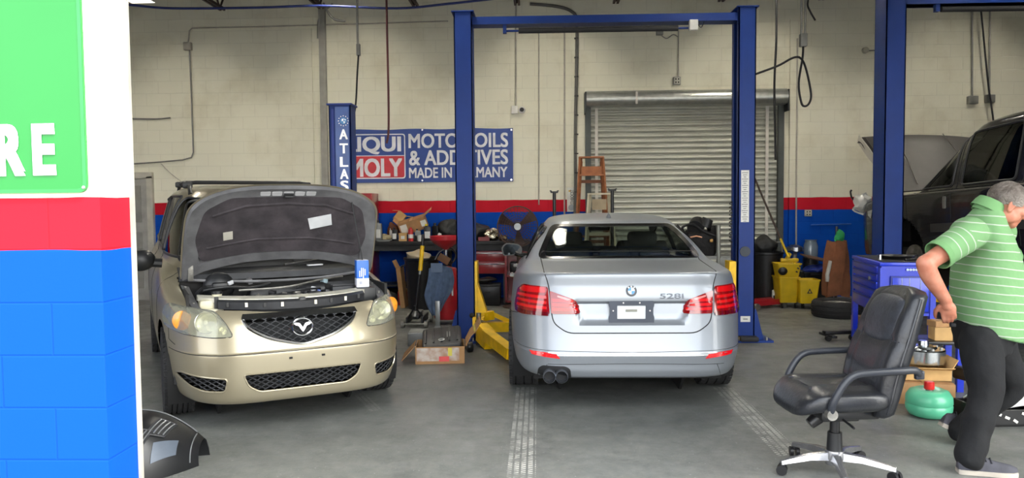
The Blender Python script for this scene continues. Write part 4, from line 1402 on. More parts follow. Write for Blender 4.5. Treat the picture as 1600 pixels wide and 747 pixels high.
    s.build('rear_seat', pm('beige seat cloth', (120, 112, 96), 0.8), van)
    MB().tube([(.40 + .19 * math.cos(t), 1.68 - .06 * math.sin(t), 1.12 + .18 * math.sin(t)) for t in [2 * math.pi * k / 24 for k in range(24)]], .016, 8, closed=True).build('steering_wheel', cabin_m, van)
    # roof rack
    for sg in (-1, 1):
        m = MB()
        q = [SH.hit(sg * .56, y, 'z')[0] for y in (2.35, 2.45, 3.2, 3.9, 4.1)]
        m.tube([q[0] + Vector((0, 0, .0)), q[1] + Vector((0, 0, .055)), q[2] + Vector((0, 0, .06)), q[3] + Vector((0, 0, .055)), q[4]], [.02, .018, .017, .018, .02], 8)
        m.build('roof_rail', plastic, van)
    for y in (2.55, 3.7):
        m = MB(); q = SH.hit(.56, y, 'z')[0].z
        m.tube([(-.6, y, q + .06), (-.5, y, q + .075), (.5, y, q + .075), (.6, y, q + .06)], .018, 8)
        for sg in (-1, 1): m.box((sg * .57, y, q + .05), (.09, .07, .06), bev=.015)
        m.build('cross_bar', plastic, van)
    # mirrors
    for sg in (-1, 1):
        if sg > 0:        # folded flat against the door
            m = MB().sphere((.90, 1.52, 1.13), (.06, .115, .085), 18, 12).tube([(.82, 1.40, 1.10), (.88, 1.43, 1.11)], .03, 10)
        else:
            m = MB().sphere((sg * 1.02, 1.36, 1.13), (.115, .085, .085), 18, 12).tube([(sg * .86, 1.36, 1.10), (sg * .95, 1.36, 1.11)], .035, 10)
        mr = m.build('mirror', plastic, van)
        MB().box((sg * 1.02, 1.445, 1.13) if sg < 0 else (.845, 1.53, 1.13), (.17, .01, .11) if sg < 0 else (.01, .17, .11), bev=.004).build('mirror_glass', pm('mirror', (150, 158, 160), 0.05, 1.0), mr)
    u = MB().box((0, 2.9, .30), (1.5, 3.4, .14)).box((0, .6, .30), (1.1, .7, .06))
    for fy in (.98, 3.82):
        for sg in (-1, 1):
            rows = []
            for xx in (.52, .88):
                rows.append([(sg * xx, fy + .385 * math.cos(R(a)), .335 + .385 * math.sin(R(a))) for a in range(-30, 211, 12)])
            u.sheet(rows); u.cyl((sg * .52, fy, .335), (sg * .50, fy, .335), .39, n=20)
    u.build('underbody', pm('underbody black', (16, 16, 17), 0.8), van)
    for fy in (.98, 3.82):
        for sg in (-1, 1): make_wheel(van, sg * .79, fy, .325, .215, sg, rimr=.20, spokes=7, tread=((-.055, 1), (-.02, 1), (.02, 1), (.055, 1)))
    return SH, T
VAN_S, VAN_T = build_van()

# filter carton standing in the engine bay
VM = Matrix.Translation(van.location) @ Matrix.Rotation(R(29), 4, 'Z') @ Matrix.Diagonal((.98, .98, 1.03, 1))
fp = VM @ Vector((.565, .50, .915))
fb = thing('filter_box', 'blue and white parts carton standing in the van engine bay by the prop rod', 'box', (fp.x, fp.y, fp.z), 24)
MB().box((0, 0, .105), (.095, .085, .21), bev=.003).build('carton', pm('carton blue', (20, 96, 190), .4), fb)
MB().box((0, 0, .035), (.0965, .0865, .07), bev=.002).build('white_base', pm('carton white', (206, 210, 220), .4), fb)
MB().box((0, 0, .2105), (.09, .08, .003)).build('top_flap', pm('carton white', (206, 210, 220), .4), fb)
for k in range(4): MB().box((-.024 + .014 * k, -.0435, .105 + .012 * (k % 2)), (.008, .002, .05 + .02 * (k % 3))).build('white_bar', pm('carton white', (206, 210, 220), .4), fb)
MB().box((-.018, -.0442, .035), (.022, .002, .022)).build('print_square', pm('carton grey', (150, 156, 170), .4), fb)
# ============================================================ LIFTS
lift_blue = pm('lift blue paint', (5, 44, 114), 0.45, 0.0, var=0.06, scale=4, spec=.28)
lift_dark = pm('lift blue inside', (14, 46, 130), 0.45, var=0.1)
yellow = pm('lift yellow', (238, 190, 10), 0.4, var=0.12, scale=9)
paper = pm('paper label', (206, 206, 200), 0.6, var=0.06, scale=30)
def post(mb, x0, x1, y0, y1, z1, openside):
    """channel post: web on the outside, two flanges, lips round the open side"""
    t = .012
    xw = x0 if openside > 0 else x1
    mb.box((xw + openside * t / 2, (y0 + y1) / 2, z1 / 2), (t, y1 - y0, z1))
    for y in (y0, y1): mb.box(((x0 + x1) / 2, y + (t / 2 if y == y0 else -t / 2), z1 / 2), (x1 - x0, t, z1))
    xo = x1 if openside > 0 else x0
    for y, s in ((y0, 1), (y1, -1)): mb.box((xo - openside * t / 2, y + s * .04, z1 / 2), (t, .08, z1))
def lift(name, label, Y, pxl, pxr, pyl, beam_z, ztop, arms=True, left=True):
    l0, l1 = at(pxl[0], 300, Y).x, at(pxl[1], 300, Y).x
    r0, r1 = at(pxr[0], 300, Y).x, at(pxr[1], 300, Y).x
    t = thing(name, label, 'car lift', ((l1 + r0) / 2, Y, 0))
    ox = t.location.x
    dep = .29
    for a, b, s, on in ((l0, l1, 1, left), (r0, r1, -1, True)):
        if not on: continue
        m = MB(); post(m, a - ox, b - ox, 0, dep, ztop, s)
        p = m.build('post', lift_blue, t, smooth=0)
        MB().box(((a + b) / 2 - ox, dep / 2, ztop + .006), (b - a + .05, dep + .05, .012)).build('top_plate', lift_blue, p)
        bp = MB(); out = -s
        bp.box(((a + b) / 2 - ox + out * .06, dep / 2, .012), (.46, dep + .16, .024))
        bpo = bp.build('base_plate', lift_blue, p, smooth=0)
        for yy in (-.004, dep + .004):
            g = MB(); xo = (a if s > 0 else b) - ox
            g.prism([(xo, .02), (xo + out * .10, .02), (xo + out * .10, .04), (xo + out * .02, .36), (xo, .38)], -.005, .005, Matrix.Translation((0, yy, 0)) @ FACING)
            g.build('gusset', lift_blue, p, smooth=0)
        for qx in (-.18, .12):
            for qy in (-.05, dep + .05):
                MB().cyl(((a + b) / 2 - ox + out * (qx + .1), qy, .024), ((a + b) / 2 - ox + out * (qx + .1), qy, .06), .014, n=6).build('anchor_bolt', castalu, bpo)
    bm = MB()
    bm.box(((l0 + r1) / 2 - ox, dep / 2, beam_z + .045), (r1 - l0 - .06, .16, .09))
    bm.box(((l0 + r1) / 2 - ox, dep / 2, beam_z + .004), (r1 - l0 - .06, .2, .008))
    bm.build('top_beam', lift_blue, t, smooth=0)
    return t, l0 - ox, l1 - ox, r0 - ox, r1 - ox
YL = 8.55
bl, l0, l1, r0, r1 = lift('car_lift', 'blue two-post car lift standing over the silver saloon', YL, (712, 740), (1153, 1180), 0, 3.60, 3.73)
ox = bl.location.x
# padded shut-off bar under the beam
zb = at(930, 43, YL).z
b = MB().cyl((at(810, 46, YL).x - ox, .10, zb), (at(1062, 40, YL).x - ox, .10, zb), .032, n=12); bar = b.build('padded_bar', pm('bar foam black', (36, 36, 38), 0.8), bl)
MB().cyl((at(786, 46, YL).x - ox, .10, zb), (at(1090, 40, YL).x - ox, .10, zb), .012, n=8).build('bar_rod', lift_blue, bar)
MB().box((at(788, 40, YL).x - ox, .10, zb + .03), (.04, .05, .12)).build('bar_bracket', lift_blue, bl)
MB().box((at(1085, 38, YL).x - ox, .06, zb + .02), (.095, .08, .115), bev=.008).build('limit_switch', pm('switch box white', (205, 205, 200), 0.5), bl)
MB().tube(spline([(at(1092, 38, YL).x - ox, .08, zb + .05), (at(1098, 44, YL).x - ox, .08, zb + .0), (at(1104, 33, YL).x - ox, .1, zb + .09), (at(1102, 27, YL).x - ox, .14, 3.62)], 5, closed=False), .006, 6).build('switch_cable', drk, bl)
# labels on the right post
def label_on(par, px0, py0, px1, py1, Y, mt, name='label_sheet'):
    a, b_ = at(px0, py0, Y), at(px1, py1, Y)
    return MB().box(((a.x + b_.x) / 2 - par.location.x, Y - par.location.y - .002, (a.z + b_.z) / 2), (b_.x - a.x, .004, a.z - b_.z)).build(name, mt, par, smooth=0)
ls = label_on(bl, 1158, 266, 1170, 347, YL, paper)
for k in range(24):
    z = at(1164, 270, YL).z - k * .0235
    w = .075 - .02 * ((k * 7) % 3)
    MB().box((at(1164, 300, YL).x - ox - .002, -.005, z), (w * .9, .002, .007)).build('print_line', pm('print grey', (110, 110, 112), 0.7), ls)
ls = label_on(bl, 1157, 494, 1172, 503, YL, paper)
MB().box((at(1164.5, 498.5, YL).x - ox, -.005, at(1164, 498.5, YL).z), (.05, .002, .012)).build('print_line', pm('print grey', (110, 110, 112), 0.7), ls)
p = at(1164, 393, YL)
MB().cyl((p.x - ox, -.012, p.z), (p.x - ox, .0, p.z), .058, n=28).build('rubber_cap', pm('cap dark grey', (52, 58, 66), 0.6), bl)
# carriages, arms
def carriage(px0, px1, pytop, pybot, side):
    a, b_ = at(px0, pytop, YL - .02), at(px1, pybot, YL - .02)
    m = MB().box(((a.x + b_.x) / 2 - ox, .12, (a.z + b_.z) / 2), (abs(b_.x - a.x), .2, a.z - b_.z), bev=.004)
    return m
m = carriage(739.5, 746.5, 409, 520, 1)
xl = (at(743, 409, YL).x) - ox
m.prism([(xl - .02, .30), (xl + .13, .30), (xl + .02, .66), (xl - .02, .66)], .0, .16, Matrix.Translation((0, .2, 0)) @ FACING)
cl = m.build('carriage', yellow, bl, smooth=0)
def bar(mb, p, q, w, h, w2=None):
    """square tube from p to q"""
    p, q = Vector(p), Vector(q); d = q - p
    s = Vector((0, 0, 1)).cross(d).normalized(); u = d.cross(s).normalized()
    w2 = w2 or w
    vs = [p + s * a * w / 2 + u * b * h / 2 for a, b in ((-1, -1), (1, -1), (1, 1), (-1, 1))] + [q + s * a * w2 / 2 + u * b * h / 2 for a, b in ((-1, -1), (1, -1), (1, 1), (-1, 1))]
    return mb.add(vs, [(0, 1, 2, 3)[::-1], (4, 5, 6, 7), (0, 1, 5, 4), (1, 2, 6, 5), (2, 3, 7, 6), (3, 0, 4, 7)])
def P(px, py, Y): 
    v = at(px, py, Y); return Vector((v.x - ox, v.y - YL, v.z))
# two swing arms reaching under the car on the left side
m = MB(); bar(m, P(752, 518, 8.35), P(766, 532, 8.1), .12, .2); bar(m, P(758, 521, 8.2), P(800, 553, 7.35), .11, .11); bar(m, P(796, 550, 7.42), P(835, 575, 6.9), .085, .085)
m.build('swing_arm', yellow, bl, smooth=0)
m = MB(); m.box(P(741, 508, 8.38), (.03, .1, .17)); m.box(P(748, 497, 8.42), (.12, .12, .03)); m.build('arm_yoke', yellow, bl, smooth=0)
MB().cyl(P(748, 512, 8.36), P(748, 489, 8.36), .028, n=16).build('arm_pin', castalu, bl)
m = MB(); bar(m, P(754, 511, 8.6), P(815, 510, 8.75), .10, .11); bar(m, P(756, 495, 8.6), P(770, 492, 8.68), .06, .10); bar(m, P(768, 490, 8.68), P(806, 507, 8.75), .05, .05)
m.build('swing_arm', yellow, bl, smooth=0)
MB().box(P(750, 530, 8.4), (.09, .06, .24)).build('arm_shadow_block', drk, cl)  # dark block put in for the shade beside the arm
MB().sphere(P(737.5, 493, 8.42), .03, 12, 8).build('lock_knob', drk, bl)
carriage(1141, 1152, 409, 455, -1).build('carriage', yellow, bl, smooth=0)
m = MB(); q = at(1145, 400, YL)
m.tube([(q.x - ox + .015 * math.cos(t), .10 + .015 * math.sin(t), 1.12 + .02 * t / 3) for t in [k * .5 for k in range(140)]], .005, 5)
m.build('coiled_hose', drk, bl)
m = MB(); bar(m, P(1146, 520, 8.6), P(1120, 548, 7.7), .10, .11); bar(m, P(1146, 515, 8.7), P(1090, 510, 8.9), .10, .11)
m.build('swing_arm', yellow, bl, smooth=0)
MB().box((r1 - .14 + .06, -.06, .045), (.2, .13, .05), bev=.01).build('foot_pad', drk, bl)

# floor-plate lift beside the van: only its lettered post is in sight
YA = 9.5
ax0, ax1 = at(516, 300, YA).x, at(550, 300, YA).x
al = thing('car_lift', 'low blue lift post with letters, standing behind the gold minivan', 'car lift', ((ax0 + ax1) / 2, YA, 0))
w = ax1 - ax0; zt = at(530, 164, YA).z
m = MB(); post(m, -w / 2, w / 2, 0, .26, zt, -1); po = m.build('post', lift_blue, al, smooth=0)
MB().box((0, .13, zt + .008), (w + .04, .32, .02)).build('top_plate', lift_dark, po)
MB().box((-.1, .13, .012), (.55, .5, .024)).build('base_plate', lift_blue, po)
MB().box((-w * .32, -.004, zt / 2), (.03, .008, zt - .1)).build('edge_channel', lift_dark, po)
fc = MB().box((.03, -.006, (zt + .2) / 2), (w * .62, .01, zt - .25)).build('face_strip', pm('strip light blue', (34, 76, 146), 0.3), po)
let = pm('letter silver', (225, 228, 230), 0.3, 0.3)
xx = at(538, 250, YA).x - al.location.x
for ch, py in (('A', 210), ('T', 232), ('L', 253), ('A', 272), ('S', 290)):
    vs, fs = text_fit(ch, .105, .125, .03, .006)
    MB().add(vs, fs, upright((xx, -.013, at(538, py, YA).z))).build('letter', let, fc, smooth=0)
gz = at(538, 189, YA).z
gl = MB().lathe([(0, .004), (.042, .004), (.042, 0)], 28, upright((xx, -.010, gz))).build('globe', pm('globe blue', (60, 130, 190), 0.4), fc)
for k in range(12):
    a = 2 * math.pi * k / 12
    MB().box((xx + .062 * math.cos(a), -.012, gz + .062 * math.sin(a)), (.01, .003, .01), Matrix.Rotation(-a, 3, 'Y')).build('star', let, fc)
for o_ in ([(-.02, .02), (.005, .03), (.0, .0), (-.02, -.005)], [(.0, -.005), (.025, -.01), (.012, -.034), (.002, -.02)], [(.015, .028), (.035, .01), (.02, .004)]):
    MB().prism(o_, 0, .002, upright((xx, -.0145, gz))).build('continent', let, gl)

# lift by the dark truck: its near post and beam
YT = 8.66
tl, tl0, tl1, tr0, tr1 = lift('car_lift', 'blue lift post on the right in front of the dark truck', YT, (1381, 1412), (1900, 1930), 0, at(1450, 4, YT).z, at(1450, 4, YT).z + .14)
ox2 = tl.location.x
MB().cyl((at(1478, 11, YT).x - ox2, .10, at(1478, 11, YT).z), (at(1700, 8, YT).x - ox2, .10, at(1700, 8, YT).z), .032, n=12).build('padded_bar', pm('bar foam black', (36, 36, 38), 0.8), tl)
MB().box((at(1471, 8, YT).x - ox2, .10, at(1471, 8, YT).z), (.045, .06, .10)).build('bar_bracket', lift_blue, tl)
# ============================================================ ON THE BACK WALL AND UNDER THE ROOF
def wpts(pts, off=.03):
    return [at(a, b, YW - off) for a, b in pts]
def local(o, v): return Vector(v) - o.location
def run(name, label, cat, pts, r, mat, off=.03, group=None, smooth=True):
    q = wpts(pts, off)
    o = thing(name, label, cat, q[0])
    mb = MB().tube([local(o, p) for p in (spline(q, 5, closed=False) if smooth else q)], r, 8)
    bpy.data.objects.remove(o)
    ob = mb.build(name, mat); ob.location = q[0]
    return tag(ob, label, cat, group)
# banner
B0, B1 = at(534, 206, YW - .02), at(802, 283.5, YW - .02)
ban = thing('banner', 'blue vinyl banner with white lettering fixed to the back wall', 'banner', (B0.x, YW - .02, B1.z))
bwd, bht = B1.x - B0.x, at(802, 200, YW - .02).z - B1.z
nx, nz = 28, 8
def bwave(u, v): return -.006 * math.sin(u * 9) * (1 - .5 * v) - .004 * math.sin(u * 21 + v * 3)
rows = [[(bwd * i / nx, bwave(i / nx, j / nz), bht * j / nz + .008 * math.sin(math.pi * i / nx * 6) * (1 if j == nz else 0)) for i in range(nx + 1)] for j in range(nz + 1)]
MB().sheet(rows, .002).build('vinyl_sheet', pm('banner blue', (24, 58, 132), 0.45, var=.05), ban)
def bp(px, py):
    v = at(px, py, YW - .02); return v.x - B0.x, v.z - B1.z
bwhite = pm('banner white', (222, 222, 226), 0.5); bred = pm('banner red', (190, 40, 52), 0.5)
def bpatch(name, outline, mt, off, par=None):
    V, F = fill(outline, .06)
    m = MB().add([(v.x, bwave(v.x / bwd, v.y / bht) - off, v.y) for v in V], F); return m.build(name, mt, par or ban, fix=False)
def bring(name, out, inn, mt, off):
    V, F = fill(out, .06, inn)
    return MB().add([(v.x, bwave(v.x / bwd, v.y / bht) - off, v.y) for v in V], F).build(name, mt, ban, fix=False)
x0, z1 = bp(536, 210); x1, z0 = bp(634, 279)
out = rounded([(x0, z0), (x1, z0), (x1, z1), (x0, z1)], .05); inn = rounded([(x0 + .018, z0 + .018), (x1 - .018, z0 + .018), (x1 - .018, z1 - .018), (x0 + .018, z1 - .018)], .04)
bring('logo_border', out, inn, bwhite, .003)
zm = bp(600, 244)[1]
bpatch('logo_red', rounded([(x0 + .02, z0 + .02), (x1 - .02, z0 + .02), (x1 - .02, zm), (x0 + .02, zm)], .02), bred, .003)
bpatch('logo_rule', [(x0 + .02, zm), (x1 - .02, zm), (x1 - .02, zm + .012), (x0 + .02, zm + .012)], bwhite, .0035)
def btext(s, pxl, pxr, pyt, pyb, bold=.024):
    a, b = bp(pxl, pyt), bp(pxr, pyb)
    w, h = b[0] - a[0], a[1] - b[1]
    vs, fs = text_fit(s, w, h, bold, .002)
    cx, cz = (a[0] + b[0]) / 2, (a[1] + b[1]) / 2
    MB().add([(v.x + cx, bwave((v.x + cx) / bwd, (v.y + cz) / bht) - .006 - v.z, v.y + cz) for v in vs], fs).build('lettering', bwhite, ban, smooth=0)
btext('LIQUI', 541, 627, 214, 241, .035); btext('MOLY', 546, 629, 248, 276, .035)
btext('MOTOR OILS', 638, 794, 209, 230); btext('& ADDITIVES', 639, 794, 235, 257); btext('MADE IN GERMANY', 639, 793, 262, 277)
for px, py in ((660, 203), (799, 203), (660, 282), (799, 281)):
    a = bp(px, py); MB().lathe([(0.006, .004), (.014, .004), (.016, 0)], 14, Matrix.Translation((a[0], -.012, a[1])) @ FACING).build('grommet', chrome, ban)
# conduits and cables
run('electrical_conduit', 'thin grey conduit running down the far left wall and bending left above the van', 'conduit', [(296, 78), (299, 150), (302, 238), (299, 246), (285, 250), (240, 254), (190, 257)], .012, pipe_m, smooth=False)
run('electrical_conduit', 'long level conduit near the roof running left of the banner post', 'conduit', [(294, 66), (296, 48), (300, 44), (400, 42), (700, 33)], .011, pipe_w, smooth=False)
run('loose_cable', 'short grey cable on the wall at the far left', 'cable', [(190, 185), (240, 186), (266, 184)], .012, pipe_m)
run('loose_cable', 'thin pale cable slanting down to the van roof from the left wall', 'cable', [(252, 256), (268, 272), (288, 287)], .007, pipe_w)
run('electrical_conduit', 'bent conduit by the steel column right of the far left box', 'conduit', [(497, 60), (498, 32), (506, 18), (520, 6)], .018, pipe_m)
run('electrical_conduit', 'straight conduit dropping from the roof to the white camera', 'conduit', [(806, 2), (806, 165)], .013, pipe_w, smooth=False)
run('electrical_conduit', 'thin pipe on the wall right of the white camera', 'conduit', [(842, 36), (842, 320)], .010, pipe_w, smooth=False)
run('electrical_conduit', 'pale pipe on the wall left of the strapped flexible conduit', 'conduit', [(882, 40), (882, 335)], .014, pipe_w, smooth=False)
fc_ = run('flexible_conduit', 'dark flexible conduit strapped down the wall beside the roll-up door', 'conduit', [(828, 6), (870, 10), (893, 18), (901, 34), (901, 100), (899, 200), (899, 300), (897, 420)], .026, pm('flex conduit', (92, 90, 86), 0.6), .04)
for py in (60, 90, 120, 150, 180, 210, 240, 270, 300):
    v = at(900.5, py, YW - .04) - fc_.location
    MB().box((v.x, -.004, v.z), (.066, .056, .018)).build('pipe_strap', pm('strap dark', (44, 43, 42), 0.6), fc_)
run('electrical_conduit', 'conduit from the round box to the outlet above the roll-up door', 'conduit', [(1060, 48), (1060, 120)], .010, pipe_w, smooth=False)
run('electrical_conduit', 'pipe down the right side of the pilaster beside the roll-up door', 'conduit', [(1246, 60), (1244, 330), (1244, 420)], .013, pipe_w, .07, smooth=False)
run('loose_cable', 'grey cable looping from the junction box over the roll-up door', 'cable', [(1034, 56), (1042, 60), (1052, 54), (1060, 58)], .008, pipe_m)
def wbox(name, label, cat, px, py, w, h, d, mat, face=None, group=None, off=0):
    p = at(px, py, YW - off)
    t = thing(name, label, cat, (p.x, YW - off, p.z), 0, group)
    MB().box((0, -d / 2, 0), (w, d, h), bev=min(w, h) * .08).build('box_body', mat, t)
    if face == 'outlet':
        MB().box((0, -d - .003, 0), (w * .8, .006, h * .8), bev=.003).build('cover_plate', pm('plate pale', (176, 172, 160), 0.5), t)
        for sx in (-1, 1):
            for sz in (-1, 1): MB().box((sx * w * .18, -d - .007, sz * h * .2), (w * .16, .004, h * .2)).build('socket', drk, t)
    elif face:
        MB().box((0, -d - .003, 0), (w * .82, .006, h * .82), bev=.003).build('cover_plate', face, t)
    return t
boxm = pm('electrical box grey', (120, 120, 116), 0.5, 0.3)
wbox('junction_box', 'square pale junction box on the wall at the far left', 'electrical box', 295, 73, .13, .13, .07, pipe_w, pipe_w)
wbox('junction_box', 'grey junction box under the lift beam above the roll-up door', 'electrical box', 1030, 50, .11, .12, .08, boxm, boxm)
wbox('wall_outlet', 'grey outlet box on the wall above the roll-up door', 'outlet', 1057, 127, .12, .13, .06, boxm, 'outlet')
wbox('wall_outlet', 'small outlet box on the blue wall paint right of the roll-up door', 'outlet', 1261, 333, .12, .11, .06, pm('outlet pale', (150, 148, 132), 0.5), 'outlet')
wbox('junction_box', 'left one of two grey boxes on the wall behind the truck', 'electrical box', 1517, 157, .15, .13, .09, boxm, boxm)
wbox('junction_box', 'right one of two grey boxes on the wall behind the truck', 'electrical box', 1544, 155, .13, .13, .09, boxm, boxm)
run('electrical_conduit', 'conduit dropping from the roof to the left grey box behind the truck', 'conduit', [(1519, -10), (1519, 151)], .014, pipe_m, smooth=False)
run('electrical_conduit', 'conduit dropping from the roof to the right grey box behind the truck', 'conduit', [(1547, -10), (1546, 149)], .014, pipe_m, smooth=False)
run('loose_cable', 'black cable slanting across the wall between the two grey boxes', 'cable', [(1531, -5), (1537, 60), (1544, 130), (1551, 180), (1556, 230)], .014, drk, .16)
p = at(1351, 79, YW)
t = thing('round_box', 'small round box with a stub of pipe left of the right lift post', 'electrical box', (p.x, YW, p.z))
MB().cyl((0, 0, 0), (0, -.05, 0), .05, n=20).build('box_body', pm('outlet pale', (150, 148, 132), 0.5), t)
MB().cyl((.0, -.03, -.01), (.16, -.03, -.005), .01, n=8).build('pipe_stub', pipe_m, t)
run('wall_pipe', 'thin horizontal pipe on the blue wall paint right of the roll-up door', 'pipe', [(1243, 354), (1245, 352), (1330, 350)], .010, pm('pipe blue painted', (30, 80, 160), 0.5), smooth=False)
# security camera
p = at(806, 172, YW)
t = thing('security_camera', 'white security camera with a black lens on the wall above the banner', 'camera', (p.x, YW, p.z))
MB().box((-.02, -.03, 0), (.11, .06, .13), bev=.01).build('back_box', pm('camera white', (206, 204, 198), 0.4), t)
c_ = MB().cyl((.10, -.0, 0), (.10, -.09, -.005), .058, .052, 24).build('camera_body', pm('camera white', (206, 204, 198), 0.4), t)
MB().cyl((.10, -.09, -.005), (.10, -.105, -.005), .036, .032, 20).build('lens', blk_gloss, c_)
# hanging cables and hoses
def hang(name, label, cat, pts, r, mat, mid=None):
    q = [at(a, b, y) for a, b, y in pts]
    mb = MB().tube([v - q[0] for v in spline(q, 6, closed=False)], r, 8)
    o = mb.build(name, mat); o.location = q[0]
    return tag(o, label, cat)
hang('air_hose', 'dark red air hose hanging from the roof in front of the banner', 'hose', [(603, -40, 11), (605, 60, 11), (607, 150, 11), (607, 205, 11), (604, 224, 11)], .016, pm('hose red', (84, 30, 32), 0.5))
t = hang('power_cord', 'black cord dropping from the roof to the lettered lift post', 'cord', [(558, -40, 10.2), (558, 20, 10.2), (559, 72, 10.2)], .016, pipe_m)
v = at(560, 78, 10.2) - t.location; MB().box(v, (.05, .06, .16), bev=.01).build('inline_box', boxm, t)
q = [at(a, b, 10.1) - t.location for a, b in ((560, 86), (558, 120), (556, 160), (552, 184), (547, 188), (541, 180), (540, 172))]
MB().tube(spline(q, 5, closed=False), .012, 8).build('cord_tail', drk, t)
hang('power_cord', 'black cord hanging straight down in front of the roll-up door', 'cord', [(1213, -30, 11), (1213, 60, 11), (1210, 130, 11), (1211, 200, 11), (1212, 250, 11)], .016, drk)
t = hang('power_cord', 'black cord looping from a ceiling box over to the tall lift post', 'cord', [(1255, 70, 9.6), (1254, 90, 9.5), (1248, 130, 9.4), (1252, 160, 9.4), (1258, 166, 9.4), (1265, 160, 9.4), (1267, 145, 9.4), (1260, 110, 9.4), (1252, 92, 9.3), (1240, 90, 9.2), (1215, 103, 9.0), (1180, 116, 8.75)], .013, drk)
v = at(1255, 63, 9.6) - t.location; MB().box(v, (.085, .08, .16), bev=.01).build('inline_box', boxm, t)
for d in (-3, 3):
    MB().tube([at(1255 + d, 55, 9.6) - t.location, at(1256 + d, -40, 9.6) - t.location], .014, 8).build('drop_conduit', pipe_m, t)
MB().tube(spline([at(a, b, 9.7) - t.location for a, b in ((1268, -20), (1262, 5), (1266, 18), (1274, 32))], 5, closed=False), .012, 8).build('cord_tail', drk, t)
hang('roof_hose', 'blue hose sagging along under the roof at the upper left', 'hose', [(120, 2, 11.4), (205, 8, 11.4), (270, 13, 11.4), (400, 12, 11.4), (500, 9, 11.4), (620, 13, 11.4), (700, 6, 11.4), (790, -4, 11.4)], .018, pm('hose blue', (30, 46, 110), 0.5))
hang('roof_cable', 'dark cable drooping beside the roof joist above the lettered post', 'cable', [(505, 5, 12), (512, 18, 12), (522, 30, 12), (540, 33, 12)], .02, pipe_m)
# ============================================================ WORKBENCH ALONG THE BACK WALL
wood_blk = pm('bench top black', (30, 30, 31), 0.6, var=.25, scale=8)
card = pm('cardboard', (164, 124, 82), 0.8, var=.14, scale=7)
card2 = pm('light cardboard', (190, 152, 98), 0.8, var=.12, scale=7)
ZB = 0.99
bx0, bx1 = at(566, 380, 11.9).x, at(828, 380, 11.9).x
bench = thing('workbench', 'long black workbench against the blue back wall', 'workbench', ((bx0 + bx1) / 2, 12.14, 0))
L = bx1 - bx0
MB().box((0, 0, ZB - .03), (L, .72, .06), bev=.006).build('bench_top', wood_blk, bench)
MB().box((0, -.33, ZB - .10), (L, .03, .09)).build('front_rail', wood_blk, bench)
for x in (-L / 2 + .06, L / 2 - .06, .0):
    for y in (-.3, .3): MB().box((x, y, (ZB - .06) / 2), (.06, .06, ZB - .06)).build('leg', wood_blk, bench)
MB().box((-.62, .05, .28), (1.1, .5, .03)).build('lower_shelf', wood_blk, bench)
def on(px, Y, z): 
    v = at(px, 373, Y); return Vector((v.x, Y, z))
def bottle(label, px, Y, w, h, mat, capm, z=ZB, d=None, lab=None, neck=.4, group=None):
    t = thing('bottle', label, 'bottle', on(px, Y, z), random.uniform(-20, 20), group)
    d = d or w * .6
    MB().box((0, 0, h * .42), (w, d, h * .84), bev=min(w, d) * .22, taper=.92).build('bottle_body', mat, t)
    MB().cyl((-w * .12, 0, h * .8), (-w * .12, 0, h * .9), w * neck * .5, w * neck * .4, 12).build('neck', mat, t)
    MB().cyl((-w * .12, 0, h * .89), (-w * .12, 0, h), w * neck * .5, n=12).build('cap', capm, t)
    if lab: MB().box((0, -d * .5 - .002, h * .36), (w * .7, .004, h * .4)).build('bottle_label', lab, t)
    return t
def can(name, label, cat, px, Y, r, h, mat, top, z=ZB, spray=False, band=None, group=None):
    t = thing(name, label, cat, on(px, Y, z), 0, group)
    MB().lathe([(0, 0), (r * .96, 0), (r, .01), (r, h * .82), (r * .9, h * .86), (0, h * .86)], 20).build('can_body', mat, t)
    if spray: MB().lathe([(r * .5, h * .86), (r * .5, h * .97), (r * .3, h), (0, h)], 16).build('nozzle_cap', top, t)
    else: MB().lathe([(r * .92, h * .86), (r * .92, h), (0, h)], 18).build('lid', top, t)
    if band: MB().lathe([(r * 1.01, h * .22), (r * 1.01, h * .5)], 20).build('label_band', band, t)
    return t
def carton(label, loc, size, rz, mat=card, tilt=(0, 0), flaps=(), tape=True, name='cardboard_box', group=None, stickers=(), closed=False):
    t = thing(name, label, 'box', loc, rz, group)
    t.rotation_euler = (R(tilt[0]), R(tilt[1]), R(rz))
    w, d, h = size
    th = .006
    if closed:
        m = MB().box((0, 0, h / 2), (w, d, h), bev=.004)
    else:
        m = MB().box((0, 0, th / 2), (w, d, th))
        for s in (-1, 1):
            m.box((s * (w / 2 - th / 2), 0, h / 2), (th, d, h)); m.box((0, s * (d / 2 - th / 2), h / 2), (w - 2 * th, th, h))
    m.build('box_body', mat, t, smooth=0)
    if tape and closed:
        MB().box((0, 0, h + .001), (.05, d, .002)).build('tape', pm('parcel tape', (176, 140, 92), 0.3), t)
    for side, ang, ln in flaps:
        m = MB()
        if side in 'lr':
            s = -1 if side == 'l' else 1
            m.box((s * ln / 2, 0, 0), (ln, d, th)); M = Matrix.Translation((s * w / 2, 0, h)) @ Matrix.Rotation(R(-s * ang), 4, 'Y')
        else:
            s = -1 if side == 'f' else 1
            m.box((0, s * ln / 2, 0), (w, ln, th)); M = Matrix.Translation((0, s * d / 2, h)) @ Matrix.Rotation(R(s * ang), 4, 'X')
        MB().add(m.v, m.f, M).build('flap', mat, t, smooth=0)
    for (x, z, sw, sh, mt) in stickers:
        MB().box((x, -d / 2 - .002, z), (sw, .003, sh)).build('sticker', mt, t, smooth=0)
    return t
bl_, rd_, wh_, gr_ = pm('black bottle', (22, 22, 24), .35), pm('red can', (196, 44, 44), .35), pm('white plastic', (214, 214, 208), .45), pm('grey plastic', (128, 130, 128), .5)
random.seed(3)
bottle('grey jug with a long white label on the left of the bench', 592.5, 12.0, .10, .34, gr_, bl_, lab=wh_)
